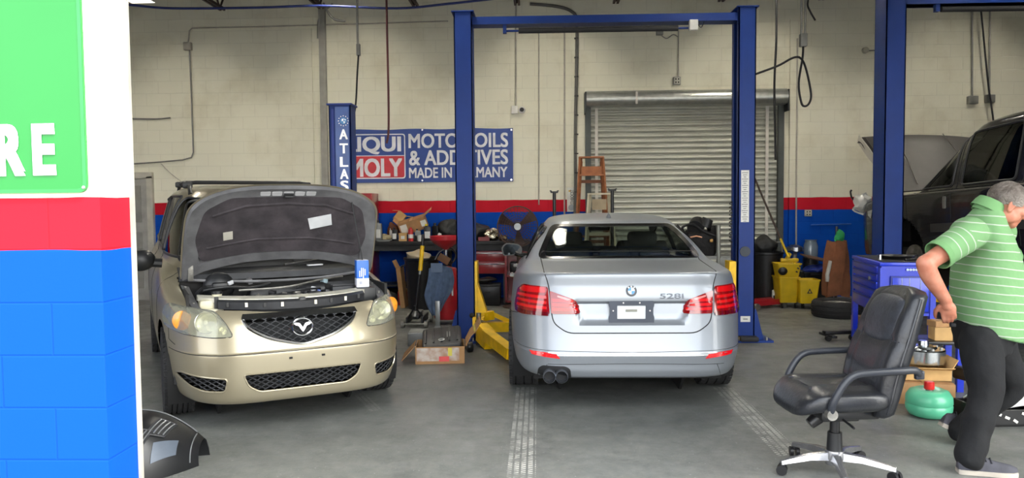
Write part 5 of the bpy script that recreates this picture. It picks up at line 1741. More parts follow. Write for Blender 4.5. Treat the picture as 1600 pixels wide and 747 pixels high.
bottle('black bottle at the left end of the bench by the red cabinet', 577, 12.1, .12, .26, bl_, rd_)
bottle('black flat bottle with a pale label, left of the red spray can', 617, 12.0, .09, .22, bl_, bl_, lab=wh_)
bottle('small white bottle in the middle of the bench behind the black bottle', 611, 12.25, .05, .2, wh_, wh_)
can('spray_can', 'red and white spray can on the bench below the big tilted box', 'spray can', 642, 11.95, .042, .22, rd_, rd_, spray=True, band=wh_)
bottle('black bottle with a white label and yellow cap, right of the big tilted box', 668, 12.0, .12, .27, bl_, pm('yellow cap', (222, 200, 50), .4), lab=wh_)
bottle('dark jug half behind the yellow jack handle', 681, 12.2, .12, .28, bl_, bl_)
bottle('small white pot beside the red drain pan', 687, 12.05, .06, .14, wh_, bl_)
bottle('clear grey bottle right of the red spray can', 653, 12.1, .10, .19, gr_, bl_)
can('tin', 'low white tin on the bench edge near the jack handle', 'tin', 656, 11.88, .028, .10, wh_, wh_)
can('tin', 'black tin behind the red spray can', 'tin', 648, 12.0, .035, .09, bl_, bl_)
carton('small square parts box beside the red spray can', on(629.5, 12.0, ZB), (.13, .1, .13), 8, card2, closed=True, name='parts_box', stickers=((0, .06, .06, .05, wh_),))
t = thing('rag', 'crumpled pale rag on the left of the bench', 'rag', on(603, 12.1, ZB))
m = MB().sphere((0, 0, .045), (.09, .08, .07), 20, 12); m.v = [noisy(v, .035, 14) for v in m.v]; m.v = [Vector((v.x, v.y, max(v.z, .001))) for v in m.v]; m.build('cloth', pm('pale rag', (176, 162, 128), .9), t)
t = thing('brown_bag', 'crumpled brown bag behind the bottles on the bench', 'bag', on(614, 12.3, ZB))
m = MB().sphere((0, 0, .14), (.10, .07, .15), 16, 12); m.v = [noisy(v, .05, 10) for v in m.v]; m.build('paper', pm('brown paper', (110, 66, 42), .85), t)
carton('big brown cardboard box leaning on its corner among the bottles on the bench', on(649, 12.22, ZB + .16), (.44, .26, .2), 0, card, (12, -17), (('r', 25, .16), ('l', 60, .1)), stickers=((-.14, .10, .11, .14, wh_), (.19, .10, .09, .10, wh_)), closed=True)
carton('small open yellow-brown box perched behind the big tilted box', on(621, 12.42, ZB + .31), (.15, .14, .16), 0, card2, (0, 38), (('l', -35, .1), ('r', 30, .16)), name='open_carton')
t = thing('parts_tray', 'flat grey tray at the bench edge in front of the pale rag', 'tray', on(600, 11.9, ZB)); MB().box((0, 0, .012), (.2, .1, .024), bev=.006).build('tray_body', gr_, t); MB().box((0, 0, .026), (.16, .07, .008)).build('tray_inside', bl_, t)
def heap(name, label, cat, loc, r, mat, amp=.08, sc=5, seed=0, flat=True, group=None):
    m = MB().sphere((0, 0, r[2] * (.9 if flat else 1)), r, 28, 18)
    m.v = [noisy(v, amp, sc, seed) for v in m.v]
    if flat: m.v = [Vector((v.x, v.y, max(v.z, 0))) for v in m.v]
    o = m.build(name, mat, smooth=60); o.location = loc
    return tag(o, label, cat, group)
bag_m = pm('black bag', (20, 21, 22), .55, bump=.4, bscale=14)
heap('black_bag', 'slumped black bag on the bench left of the tall blue post', 'bag', on(705, 12.2, ZB), (.22, .18, .18), bag_m, .06, 6, 1)
heap('black_bag', 'slumped black bag on the bench right of the tall blue post', 'bag', on(747, 12.27, ZB), (.16, .16, .14), bag_m, .06, 6, 5)
heap('foil_bundle', 'crumpled silver foil bundle on the bench beside the round fan', 'foil', on(768, 12.0, ZB), (.12, .1, .10), pm('crumpled foil', (206, 200, 180), .18, 1.0, bump=.6, bscale=25), .05, 14, 2)
heap('foil_bundle', 'small crumpled foil scrap in front of the fan', 'foil', on(786, 11.92, ZB), (.08, .06, .05), pm('dark foil', (150, 130, 100), .25, 1.0, bump=.6, bscale=25), .03, 18, 3)
t = carton('dark red tool tray on the bench right of the blue post', on(756, 11.9, ZB), (.18, .12, .06), 4, pm('dark red tray', (120, 34, 34), .4), closed=True, tape=False, name='tool_tray')
# round fan
p = on(809, 11.3, 0)
t = thing('pedestal_fan', 'round caged pedestal fan standing at the right end of the bench', 'fan', p)
fz = at(809, 354, 11.3).z; fr = .30
fan_m = pm('fan cage rust', (78, 58, 50), .6, .5, var=.3)
m = MB()
for s in (-.07, .07):
    for k, rr in enumerate((fr, fr * .9, fr * .78, fr * .66, fr * .54, fr * .42, fr * .3, fr * .18)):
        rr2 = rr; dep = s * (1 - (rr / fr) ** 4 * .6)
        m.tube([(rr2 * math.cos(a), dep, fz + rr2 * math.sin(a)) for a in [2 * math.pi * j / 44 for j in range(44)]], .003 if k else .010, 6, closed=True)
    for j in range(32):
        a = 2 * math.pi * j / 32
        m.tube([(fr * .15 * math.cos(a), s * 1, fz + fr * .15 * math.sin(a)), (fr * .6 * math.cos(a), s * .95, fz + fr * .6 * math.sin(a)), (fr * math.cos(a), s * .4, fz + fr * math.sin(a))], .0025, 5)
m.build('cage', fan_m, t)
MB().cyl((0, -.09, fz), (0, -.06, fz), .05, .055, 20).build('hub_badge', steel_grey, t)
for k in range(3):
    a = R(35 + 120 * k)
    rows = [[(rr * math.cos(a + da), -.03 + .06 * da / .6, fz + rr * math.sin(a + da)) for da in (-.3, -.1, .1, .3)] for rr in (.06, .15, .24, .30)]
    MB().sheet(rows, .004).build('blade', pm('fan blade', (70, 54, 48), .5, .5), t)
MB().cyl((0, 0, fz), (0, .16, fz), .07, n=18).build('motor', bl_, t)
MB().cyl((0, .14, .02), (0, .14, fz), .022, n=12).build('stand', fan_m, t); MB().lathe([(0, 0), (.24, 0), (.24, .02), (.05, .04), (0, .04)], 28, Matrix.Translation((0, .14, 0))).build('stand_foot', fan_m, t)
# red drawers under the bench, red cabinet at its right, red cabinet on its left
tb_red = pm('tool box red', (140, 26, 32), .35, coat=.4, var=.1)
ZT = .96
t = thing('tool_drawer_unit', 'wide red drawer unit with bright rails slung under the bench', 'tool chest', on(765, 11.86, 0))
zt, zb = at(765, 384, 11.7).z, at(765, 415, 11.7).z
z_a, z_b = ZB - .16, ZB - .16 - .36
MB().box((0, .16, (z_a + z_b) / 2), (.52, .32, z_a - z_b)).build('case', tb_red, t)
for k, (z, h) in enumerate(((z_a - .085, .15), (z_a - .265, .17))):
    dw = MB().box((0, -.012, z), (.50, .024, h), bev=.004).build('drawer', tb_red, t)
    MB().box((0, -.035, z + h / 2 - .02), (.50, .03, .016)).build('rail_handle', chrome, dw)
for x in (-.23, .23): MB().box((x, .16, z_b / 2), (.04, .3, z_b)).build('support', bl_, t)
t = thing('roller_cabinet', 'open dark red cabinet at the right end of the bench behind the car mirror', 'cabinet', on(806, 11.68, 0))
m = MB()
for x in (-.16, .16): m.box((x, .2, .43), (.03, .4, .78))
for z in (.05, .45, .81): m.box((0, .2, z), (.32, .4, .03))
m.box((0, .39, .43), (.32, .02, .78)); m.build('case', tb_red, t, smooth=0)
for x in (-.13, .13): MB().cyl((x - .015, .06, .03), (x + .015, .06, .03), .03, n=14).build('caster', bl_, t)
MB().box((0, .2, .56), (.2, .2, .2), bev=.02).build('boxed_contents', bl_, t)
t = thing('wall_cabinet', 'dark red cabinet beside the bench, half behind the raised bonnet', 'cabinet', on(572, 12.2, 0))
zc_ = at(572, 302, 12.0).z
MB().box((-.02, .05, zc_ / 2), (.34, .5, zc_), bev=.006).build('case', tb_red, t)
for k in range(4): 
    d_ = MB().box((-.02, -.206, .25 + k * .38), (.32, .012, .34), bev=.003).build('drawer', tb_red, t); MB().box((-.02, -.22, .39 + k * .38), (.28, .02, .014)).build('rail_handle', chrome, d_)
# lower clutter
def crate(name, label, cat, px, Y, z, size, mat, mat2, rz=0, group=None):
    t = thing(name, label, cat, on(px, Y, z), rz, group)
    w, d, h = size
    MB().box((0, 0, h / 2), size, bev=.012, taper=1.04).build('case', mat, t)
    MB().box((0, 0, h + .012), (w * 1.03, d * 1.03, .03), bev=.006).build('lid', mat2, t)
    MB().tube([(-w * .15, -d / 2 - .005, h * .75), (-w * .15, -d / 2 - .03, h * .72), (w * .15, -d / 2 - .03, h * .72), (w * .15, -d / 2 - .005, h * .75)], .008, 6).build('handle', mat2, t)
    return t
crate('tool_case', 'black tool case on the floor under the red drawers', 'case', 760, 11.75, 0, (.42, .34, .30), bl_, plastic2)
heap('cable_coil', 'black tangle of hoses lying on the black case under the red drawers', 'hoses', on(760, 11.75, .345), (.15, .11, .045), bl_, .03, 8, 9)
heap('black_bag', 'dark sack on the floor under the bench behind the van lamp', 'bag', on(607, 12.1, 0), (.2, .18, .10), bag_m, .06, 6, 12)
can('paint_tin', 'red can with a yellow band on the floor under the bench', 'tin', 631, 11.75, .11, .25, rd_, pm('yellow tin band', (214, 160, 50), .4), z=0, band=pm('dark red tin', (130, 26, 26), .4))
# black bin with rubbish
t = thing('trash_bin', 'black rubbish bin in front of the bench, papers showing over the rim', 'bin', at(658, 481, 11.3) * 1)
t.location = Vector((at(660, 470, 11.35).x, 11.35, 0))
zr = at(660, 402, 11.35).z
MB().lathe([(.0, .0), (.21, 0), (.26, zr - .04), (.275, zr - .03), (.275, zr), (.25, zr), (.19, .03), (0, .03)], 28).build('bin_body', bl_, t)
for s in (-1, 1): MB().tube([(s * .265, -.06, zr - .12), (s * .31, -.05, zr - .14), (s * .31, .05, zr - .14), (s * .265, .06, zr - .12)], .014, 8).build('bin_handle', bl_, t)
o = heap('waste_paper', 'crumpled papers heaped in the black rubbish bin', 'paper', Vector((t.location.x - .06, 11.33, zr - .09)), (.17, .16, .1), pm('waste paper', (160, 146, 122), .9), .06, 9, 4)
t = carton('flattened brown box wedged beside the black rubbish bin', Vector((at(632, 470, 11.5).x, 11.5, 0)), (.07, .3, .62), 0, card, (0, -6), (('l', 70, .12),), name='flat_carton', closed=True, tape=False)
# floor jack with a tall yellow handle
p = atz(648, 512, 0); 
jack = thing('floor_jack', 'black floor jack with an upright handle half wrapped in yellow', 'jack', (p.x, p.y, 0))
jm2 = pm('jack steel black', (40, 41, 43), .45, .5, var=.25)
for s in (-1, 1):
    f_ = MB().box((s * .10, .22, .09), (.02, .50, .09), bev=.004).build('side_frame', jm2, jack)
    for y, r_ in ((-.02, .045), (.46, .06)): MB().cyl((s * .13, y, r_), (s * .17, y, r_), r_, n=20).build('wheel', castalu, jack)
MB().cyl((-.17, -.02, .05), (.17, -.02, .05), .014, n=10).build('axle', castalu, jack)
MB().cyl((-.17, .46, .06), (.17, .46, .06), .014, n=10).build('axle', castalu, jack)
m = MB(); m.box((0, .25, .12), (.08, .34, .05), bev=.008); m.build('lift_arm', jm2, jack)
MB().lathe([(.0, 0), (.05, 0), (.05, .02), (.035, .025), (0, .025)], 18, Matrix.Translation((0, .42, .15))).build('saddle', castalu, jack)
a, b = Vector((0, .0, .10)), None
top = at(661, 366, p.y + .12) - jack.location
mid = at(656.5, 423, p.y + .08) - jack.location
y0_ = at(660, 384, p.y + .11) - jack.location
h0 = Vector((0, .02, .14))
MB().cyl(h0, mid, .016, n=10).build('handle_lower', bl_, jack)
MB().cyl(h0.lerp(mid, .0), h0.lerp(mid, .12), .03, n=12).build('handle_socket', castalu, jack)
MB().cyl(mid.lerp(h0, .08), mid, .02, n=12).build('handle_collar', steel_grey, jack)
MB().cyl(mid, y0_, .027, n=14).build('handle_sleeve', yellow, jack)
MB().cyl(y0_, top, .020, n=12).build('handle_grip', bl_, jack)
for s in (-1, 1): MB().tube([(s * .09, .1, .13), (0, .04, .26), (0, .02, .28)], .012, 8).build('handle_yoke', jm2, jack)
# oil drain: red pan over a red tank, overall hung on it
pz = at(694, 520, 9.8)
od = thing('oil_drain', 'red oil drain with a round pan on a pole, beside the tall blue post', 'oil drain', (at(698, 500, 9.9).x, 9.9, 0))
panr = pm('drain red', (170, 26, 36), .35, coat=.4)
zp = at(694, 372, 9.9).z
MB().lathe([(.0, zp - .16), (.03, zp - .15), (.17, zp - .06), (.205, zp - .02), (.21, zp + .03), (.20, zp + .03), (.19, zp - .01), (.03, zp - .12), (0, zp - .12)], 32).build('drain_pan', panr, od)
MB().cyl((0, 0, .6), (0, 0, zp - .14), .022, n=12).build('pole', chrome, od)
MB().lathe([(0, .07), (.16, .07), (.17, .09), (.17, .66), (.13, .74), (.03, .76), (.0, .76)], 28).build('tank', panr, od)
MB().box((.10, -.17, .5), (.02, .01, .22)).build('level_gauge', pm('gauge white', (225, 225, 220), .3), od)
for a in range(4):
    x, y = .17 * math.cos(R(45 + 90 * a)), .17 * math.sin(R(45 + 90 * a))
    MB().cyl((x - .012, y, .03), (x + .012, y, .03), .03, n=14).build('caster', bl_, od)
MB().tube(spline([(.02, -.03, .78), (.1, -.08, .82), (.14, -.05, .92), (.05, .0, 1.0), (-.08, -.02, .95), (-.14, -.04, .85)], 5, closed=False), .012, 8).build('drain_hose', bl_, od)
MB().box((-.02, -.05, .86), (.16, .03, .10), rotm(0, 30, 0), bev=.01).build('shelf_part', pm('brown leather', (112, 78, 52), .7), od)
ov = MB()
rows = []
for j in range(15):
    t_ = j / 14
    row = []
    for i in range(13):
        u = i / 12 - .5
        fold = .02 * math.sin(i * 1.9 + t_ * 3) * (0.3 + t_)
        wd = .30 + .06 * math.sin(t_ * 3.4) - .20 * max(0, t_ - .55) * 2
        row.append((u * wd + .05 * t_ * -1 + .02 * math.sin(t_ * 6), -.20 - .02 * t_ + fold, .80 - .66 * t_ - .05 * abs(u) * 2 * (1 - t_) + .12 * max(0, u) * t_))
    rows.append(row)
ov.sheet(rows, .008)
o = ov.build('overall', pm('faded denim', (84, 102, 130), .9, var=.15, scale=14, bump=.25, bscale=40), smooth=60); o.location = (od.location.x - .05, 9.9, 0)
tag(o, 'faded blue work jacket hung over the red oil drain', 'jacket')
MB().sheet([[(x, -.215 - .01, z) for x in (-.12, -.05, .03)] for z in (.82, .76, .70)], .006).build('collar', pm('faded denim light', (104, 120, 146), .9), o)
t = thing('steel_prop', 'pale grey upright plate standing at the foot of the red oil drain', 'plate', (at(684, 500, 9.6).x, 9.6, 0))
MB().box((0, 0, .17), (.06, .02, .34), bev=.003).build('plate', steel_grey, t); MB().box((0, .03, .008), (.08, .1, .016)).build('foot', steel_grey, t)
# box of parts on the floor
P0 = atz(684, 569, 0)
cb = thing('cardboard_box', 'battered open cardboard box on the floor between the van and the blue post', 'box', (P0.x, P0.y + .22, 0), 6)
w, d, h = .48, .42, .17
m = MB().box((0, 0, .004), (w, d, .008))
for s in (-1, 1): m.box((s * w / 2, 0, h / 2), (.008, d, h)); 
m.box((0, -d / 2, h / 2), (w, .008, h)); m.box((0, d / 2, h / 2), (w, .008, h))
m.build('box_body', card, cb, smooth=0)
MB().sheet([[(w / 2 + .10 * k + .02, y, h + .16 * k + .02 * math.sin(4 * k)) for y in (-.21, .0, .24)] for k in (0, .5, 1, 1.5)], .006).build('flap', card, cb)
MB().sheet([[(-w / 2 - .02 - .12 * k, y, h - .13 * k) for y in (-.21, .0, .2)] for k in (0, .5, 1)], .006).build('flap', card, cb)
MB().box((-.02, -d / 2 - .006, .095), (.42, .004, .13)).build('shipping_label', pm('torn label', (196, 188, 180), .5, col2=(160, 120, 90), scale=12), cb)
MB().box((.04, -d / 2 - .009, .05), (.10, .004, .05)).build('red_sticker', pm('sticker red', (206, 70, 70), .5), cb)
MB().box((.10, -d / 2 - .009, .12), (.04, .004, .08)).build('yellow_sticker', pm('sticker yellow', (200, 186, 70), .5), cb)
MB().sheet([[(w / 2 + .10 * k + .012, y, h + .16 * k + .02 * math.sin(4 * k) + .006) for y in (-.2, .0, .22)] for k in (.9, 1.05)], .003).build('yellow_tape', pm('sticker yellow', (200, 186, 70), .5), cb)
ec = thing('engine_cover', 'black ribbed engine cover lying in the open cardboard box', 'engine cover', (P0.x + .02, P0.y + .24, .15), 6)
ec.rotation_euler = (R(14), R(-6), R(6))
MB().box((0, .02, .05), (.40, .46, .09), bev=.03).build('cover_shell', plastic, ec)
for k in range(5): MB().box((-.16 + .08 * k, .02, .10), (.02, .34, .016), bev=.004).build('rib', plastic, ec)
MB().tube([(.0 + .03 * math.cos(a), -.12 + .02 * math.sin(a), .112) for a in [2 * math.pi * k / 20 for k in range(20)]], .003, 5, closed=True).build('ring_mark', wh_, ec)
MB().box((.06, .0, .108), (.012, .14, .004)).build('mark_line', gr_, ec); MB().box((.085, .0, .108), (.008, .12, .004)).build('mark_line', gr_, ec)
P1 = atz(652, 540, 0)
t = thing('parts_box', 'low grey metal tray on the floor behind the cardboard box', 'tray', (P1.x, P1.y + .1, 0), 4)
MB().box((0, 0, .07), (.22, .3, .14), bev=.008).build('case', pm('grey metal', (110, 112, 112), .5, .4), t); MB().box((0, 0, .145), (.2, .28, .012)).build('top', pm('grey metal light', (150, 152, 150), .5, .4), t)
for k, (px, py) in enumerate(((722, 548), (733, 552))):
    q = atz(px, py, 0)
    t = thing('caster_roller', ['small black caster on the floor right of the cardboard box', 'second small black caster against the blue post foot'][k], 'caster', (q.x, q.y + .08, 0), 20 * k)
    MB().lathe([(.02, -.03), (.05, -.03), (.055, -.02), (.055, .02), (.05, .03), (.02, .03)], 22, Matrix.Translation((0, 0, .055)) @ Matrix.Rotation(R(90), 4, 'Y')).build('tyre', bl_, t)
    MB().cyl((-.032, 0, .055), (.032, 0, .055), .022, n=14).build('hub', castalu, t)
# ============================================================ DARK TRUCK ON THE RIGHT, RAISED ON ITS LIFT
truck_m = pm('dark truck paint', (34, 34, 35), .25, .4, var=.1, scale=3, coat=.7)
trim_m = pm('grey side trim', (92, 88, 82), .4, .2)
tk = thing('pickup_truck', 'dark raised truck at the right edge with its bonnet up', 'truck', (6.40, 5.12, .667))
tk.rotation_euler = (R(-3.1), 0, R(10.3))
def build_truck():
    rings = [((.44, .42, .46), .15, 5.75, .90, 10, 8),
             ((.46, .44, .48), .03, 5.86, .965, 10, 8),
             ((.80, .78, .75), .0, 5.90, .995, 12, 7),
             ((1.08, 1.08, 1.02), .0, 5.90, 1.0, 12, 7),
             ((1.215, 1.215, 1.15), .01, 5.87, .99, 12, 7),
             ((1.24, 1.24, 1.19), .04, 5.78, .965, 12, 7),
             ((1.25, 1.25, 1.23), .06, 5.4, .945, 12, 7),
             ((1.258, 1.258, 1.25), .09, 4.85, .925, 12, 8),
             ((1.28, 1.28, 1.27), .11, 4.72, .915, 12, 8),
             ((1.60, 1.62, 1.62), .18, 4.30, .855, 10, 7),
             ((1.88, 1.92, 1.92), .28, 3.90, .80, 10, 7),
             ((1.96, 1.99, 1.99), .36, 3.80, .74, 9, 6),
             ((2.02, 2.045, 2.04), .5, 3.65, .60, 6, 5),
             ((2.05, 2.07, 2.065), 1.0, 3.2, .3, 4, 4),
             ((2.072, 2.075, 2.073), 1.8, 2.4, .02, 2, 2)]
    S0 = ring_loft(rings, nr=20, ns=110, nf=30)
    S = Surf(list(S0.V), list(S0.F))
    for y in (1.15, 4.82): S.arch(y, .46, .50, .6)
    Sr = Surf(list(S.V), list(S.F))
    rest = lambda vf: Surf(vf[0], vf[1])
    bay = rounded([(-.78, 4.95), (.78, 4.95), (.80, 5.5), (.6, 5.78), (-.6, 5.78), (-.80, 5.5)], .05)
    g, o = S.split(bay, 'z', lambda c: c.z > 1.0); S = rest(o)
    wins = [rounded([(3.95, 1.29), (4.58, 1.29), (4.25, 1.62), (3.98, 1.86), (3.93, 1.86)], .04), rounded([(3.03, 1.29), (3.80, 1.29), (3.78, 1.88), (3.0, 1.90)], .05), rounded([(.5, 1.29), (2.78, 1.29), (2.72, 1.90), (.6, 1.88)], .05)]
    for ax, sg in (('x', -1), ('X', 1)):
        for w in wins:
            g, o = S.split(w, ax, lambda c, sg=sg: c.x * sg > .4); S = rest(o)
    ws = rounded([(-.78, 1.30), (.78, 1.30), (.70, 1.88), (-.70, 1.88)], .06)
    g, o = S.split(ws, 'Y', lambda c: c.y > 3.0); S = rest(o)
    m = MB(); m.add(S.V, S.F); m.build('body', truck_m, tk, smooth=40)
    def seam(pts, ax):
        q = MB(); Sr.line(q, pts, ax, .005, 0); q.build('panel_seam', seam_m, tk)
    gv = glass('truck glass', (150, 156, 152), .02)
    for ax in ('x', 'X'):
        seam([(3.87, 1.95), (3.87, 1.2), (3.86, .55)], ax); seam([(2.92, 1.95), (2.93, 1.2), (2.9, .6)], ax); seam([(4.66, 1.25), (4.62, .9), (4.40, .6)], ax)
        for w in wins:
            m = MB(); Sr.patch(m, w, ax, .001, .004, .09); sw = m.build('side_window', gv, tk)
            q = MB(); Sr.line(q, w, ax, .014, .002, closed=True); q.build('window_seal', plastic, sw)
        q = MB(); Sr.line(q, [(.1 + .1 * k, 1.225) for k in range(57)], ax, .009, .002); q.build('belt_line', trim_m, tk)
        q = MB(); Sr.patch(q, [(1.75, .78), (4.2, .76), (4.2, .86), (1.75, .88)], ax, .012, .02, .1); q.build('side_moulding', pm('dark moulding', (46, 45, 44), .5), tk)
        q = MB(); Sr.patch(q, rounded([(3.94, 1.03), (3.985, 1.03), (3.985, 1.17), (3.94, 1.17)], .012), ax, .012, .02, .05); q.build('door_keypad', pm('keypad grey', (120, 118, 112), .4, .4), tk)
        q = MB(); Sr.patch(q, rounded([(3.06, .98), (3.2, .98), (3.2, 1.19), (3.06, 1.19)], .03), ax, .01, .02, .05); hb = q.build('handle_recess', blk_gloss, tk)
        q = MB(); Sr.line(q, [(3.075, 1.0), (3.072, 1.18)], ax, .012, .02); q.build('door_handle', chrome, hb)
        q = MB(); Sr.patch(q, rounded([(5.36, 1.08), (5.50, 1.06), (5.48, 1.0), (5.40, .96)], .015), ax, .008, .012, .05); q.build('wing_badge', chrome, tk)
        q = MB(); Sr.line(q, [(4.82 + .50 * math.cos(R(a)), .46 + .50 * math.sin(R(a))) for a in range(0, 181, 8)], ax, .014, .0); q.build('arch_lip', truck_m, tk)
    m = MB(); Sr.patch(m, ws, 'Y', .001, .004, .09); m.build('windscreen', gv, tk)
    # bonnet
    hp = MB()
    rows = []
    for v in (0, .2, .5, .8, .94, 1):
        rows.append([(x, 1.16 * v, .05 * (1 - (x / .86) ** 2) - (.10 if abs(x) > .85 else 0) - (.05 if v == 1 else 0)) for x in (-.87, -.845, -.6, -.35, 0, .35, .6, .845, .87)])
    hp.sheet(rows, .02)
    bn = hp.build('bonnet', pm('dusty dark bonnet', (50, 47, 44), .55, .1), tk, smooth=50)
    inn = MB()
    inn.sheet([[(x, y, .05 * (1 - (x / .86) ** 2) - .03 - (.04 if v > 1.1 else 0)) for x in (-.82, -.5, 0, .5, .82)] for v, y in ((0, .08), (.5, .55), (1, 1.04), (1.2, 1.13))], .012)
    inn.build('bonnet_liner', pm('bonnet underside pale', (196, 192, 180), .6), bn)
    for sx in (-1, 1):
        MB().sheet([[(sx * .885, .50, -.02), (sx * .885, .85, -.01), (sx * .885, 1.19, -.03)], [(sx * .88, .50, -.10), (sx * .87, .85, -.14), (sx * .85, 1.19, -.16)], [(sx * .80, .5, -.11), (sx * .80, .85, -.15), (sx * .78, 1.18, -.17)]], .006).build('side_lip', pm('bonnet underside pale', (196, 192, 180), .6), bn)
    q = MB().tube([(-.6, .1, .045), (-.5, .6, .055), (-.45, 1.1, .05)], .006, 6); q.build('crease', trim_m, bn)
    q = MB().tube([(.3, .1, .07), (.3, .6, .07), (.3, 1.1, .065)], .006, 6); q.build('crease', trim_m, bn)
    bn.location = (0, 4.92, 1.29); bn.rotation_euler = (R(47), 0, 0)
    # engine bay and stripped front end
    MB().box((0, 5.3, .9), (1.5, .8, .5)).build('bay_tub', bl_, tk)
    e = MB().box((0, 5.3, 1.14), (.9, .6, .14), bev=.04).cyl((-.4, 5.2, 1.2), (.3, 5.4, 1.24), .05, n=14).box((-.62, 5.45, 1.18), (.25, .3, .16), bev=.02); e.build('engine', plastic2, tk)
    wm = pm('pale connector', (200, 200, 196), .3, .3)
    m = MB().sphere((-.86, 5.74, 1.18), (.10, .12, .12), 14, 10); m.v = [noisy(v, .06, 14, 3) for v in m.v]; m.build('lamp_wiring', wm, tk)
    MB().tube(spline([(-.8, 5.7, 1.15), (-.9, 5.88, 1.24), (-.92, 5.92, 1.34), (-.9, 5.93, 1.38)], 5, closed=False), .014, 6).build('wiring_end', bl_, tk)
    MB().tube(spline([(-.75, 5.75, 1.0), (-.9, 5.9, 1.1), (-.7, 5.95, 1.2), (-.5, 5.9, 1.12)], 5, closed=False), .012, 6).build('wiring_loop', wm, tk)
    c = MB().box((0, 2.4, .7), (1.7, 4.3, .4)).box((0, 4.45, 1.2), (1.6, .35, .14), bev=.03)
    c.build('cabin_floor', cabin_m, tk)
    for x in (-.42, .42):
        MB().box((x, 3.35, 1.2), (.5, .16, .7), rotm(-12), bev=.05).box((x, 3.27, 1.62), (.28, .1, .2), bev=.04).build('seat', cabin_m, tk)
        MB().box((x, 2.3, 1.2), (.7, .16, .6), rotm(-12), bev=.05).build('seat', cabin_m, tk)
    MB().tube([(-.42 + .2 * math.cos(t), 4.05 + .07 * math.sin(t), 1.30 + .19 * math.sin(t)) for t in [2 * math.pi * k / 24 for k in range(24)]], .016, 8, closed=True).build('steering_wheel', pm('wheel rim grey', (70, 70, 70), .4), tk)
    u = MB().box((0, 2.9, .5), (1.5, 5.2, .14))
    for y in (1.15, 4.82):
        for sg in (-1, 1):
            u.sheet([[(sg * xx, y + .51 * math.cos(R(a)), .46 + .51 * math.sin(R(a))) for a in range(-20, 201, 12)] for xx in (.6, .95)])
            u.cyl((sg * .6, y, .46), (sg * .58, y, .46), .52, n=20)
    u.build('underbody', pm('underbody black', (16, 16, 17), 0.8), tk)
    for y in (1.15,):
        for sg in (-1, 1): make_wheel(tk, sg * .84, y, .40, .26, sg, rimr=.23, spokes=8)
    for sg in (-1, 1):
        MB().cyl((sg * .6, 4.82, .44), (sg * .80, 4.82, .44), .06, n=14).cyl((sg * .74, 4.82, .44), (sg * .76, 4.82, .44), .17, n=24).build('bare_hub', castalu, tk)
build_truck()
# arms of its lift hold the truck up
m = MB()
xp = tl0
for q0, q1 in (((tr0 and .0, 0, 0), 0),) if False else (): pass
px_ = at(1397, 300, YT).x - ox2
m = MB().box((px_ + .2, .16, .47), (.14, .3, .74)); m.build('carriage', yellow, tl, smooth=0)
for dy in (-1.1, 1.5):
    m = MB(); bar(m, (px_ + .22, .16, .50), (px_ + 1.25, .16 + dy, .50), .11, .11); m.build('swing_arm', yellow, tl, smooth=0)
    w_ = Vector((ox2 + px_ + 1.25, YT + .16 + dy, 0))
    yl_ = (Matrix.Rotation(R(-10.3), 3, 'Z') @ (w_ - tk.location)).y
    zz = tk.location.z - yl_ * math.sin(R(3.1)) + .43
    MB().cyl((px_ + 1.25, .16 + dy, .50), (px_ + 1.25, .16 + dy, zz), .05, n=14).build('lift_pad', bl_, tl)

# ------------------------------------------------------------ blue tool cart
cart_b = pm('cart blue', (22, 52, 196), .3, coat=.4, var=.06)
cart_d = pm('cart dark blue', (16, 34, 128), .4)
tc = thing('tool_cart', 'blue tool cart with drawers standing in front of the right lift post', 'tool cart', (3.37, 7.52, 0), -8.2)
cw_, cl_, ch_ = .50, 1.02, .975
m = MB().box((cw_ / 2, cl_ / 2, .70), (cw_ - .02, cl_ - .02, .50))
for x in (.02, cw_ - .02):
    for y in (.03, cl_ - .03): m.box((x, y, .49), (.05, .07, .86))
m.box((cw_ / 2, cl_ / 2, .13), (cw_, cl_, .05)); m.build('case', cart_b, tc, smooth=0)
MB().box((cw_ / 2, cl_ / 2, .955), (cw_ + .02, cl_ + .02, .035), bev=.006).build('top_rim', cart_b, tc)
MB().box((cw_ / 2, cl_ / 2, .974), (cw_ - .06, cl_ - .08, .008)).build('top_mat', drk, tc)
for k, (z, h) in enumerate(((.895, .075), (.815, .07), (.735, .075), (.65, .08), (.53, .13))):
    d_ = MB().box((-.004, cl_ / 2, z), (.02, cl_ - .16, h - .008), bev=.003).build('drawer', cart_b, tc)
    MB().box((-.016, cl_ / 2, z + h / 2 - .012), (.02, cl_ - .2, .014)).build('drawer_pull', cart_d, d_)
MB().cyl((-.03, .30, .79), (-.01, .30, .79), .02, n=16).build('lock', steel_grey, tc)
MB().box((cw_ / 2 + .02, -.006, .66), (.36, .012, .36), bev=.003).build('end_panel', cart_d, tc)
ep = MB().box((cw_ / 2 + .02, -.014, .66), (.33, .012, .33), bev=.003).build('end_plate', cart_b, tc)
for x in (.19, .26, .36): MB().box((x, -.022, .76), (.006, .004, .13)).build('slot', pm('slot glint', (150, 160, 190), .4), ep)  # pale colour put in for the reflection in the slots
for k in range(5): MB().cyl((.245 + .027 * k, -.012, .905), (.245 + .027 * k, -.006, .905), .012, n=16).build('round_mark', pm('mark pale', (190, 205, 220), .4) if k < 4 else pm('mark blue', (90, 160, 200), .4), tc)
for x in (.06, cw_ - .06):
    for y in (.08, cl_ - .08): MB().cyl((x - .02, y, .055), (x + .02, y, .055), .055, n=16).build('caster', bl_, tc); 
MB().tube([(cw_ + .005, .1, .85), (cw_ + .05, .1, .86), (cw_ + .05, cl_ - .1, .86), (cw_ + .005, cl_ - .1, .85)], .012, 8).build('side_handle', steel_grey, tc)
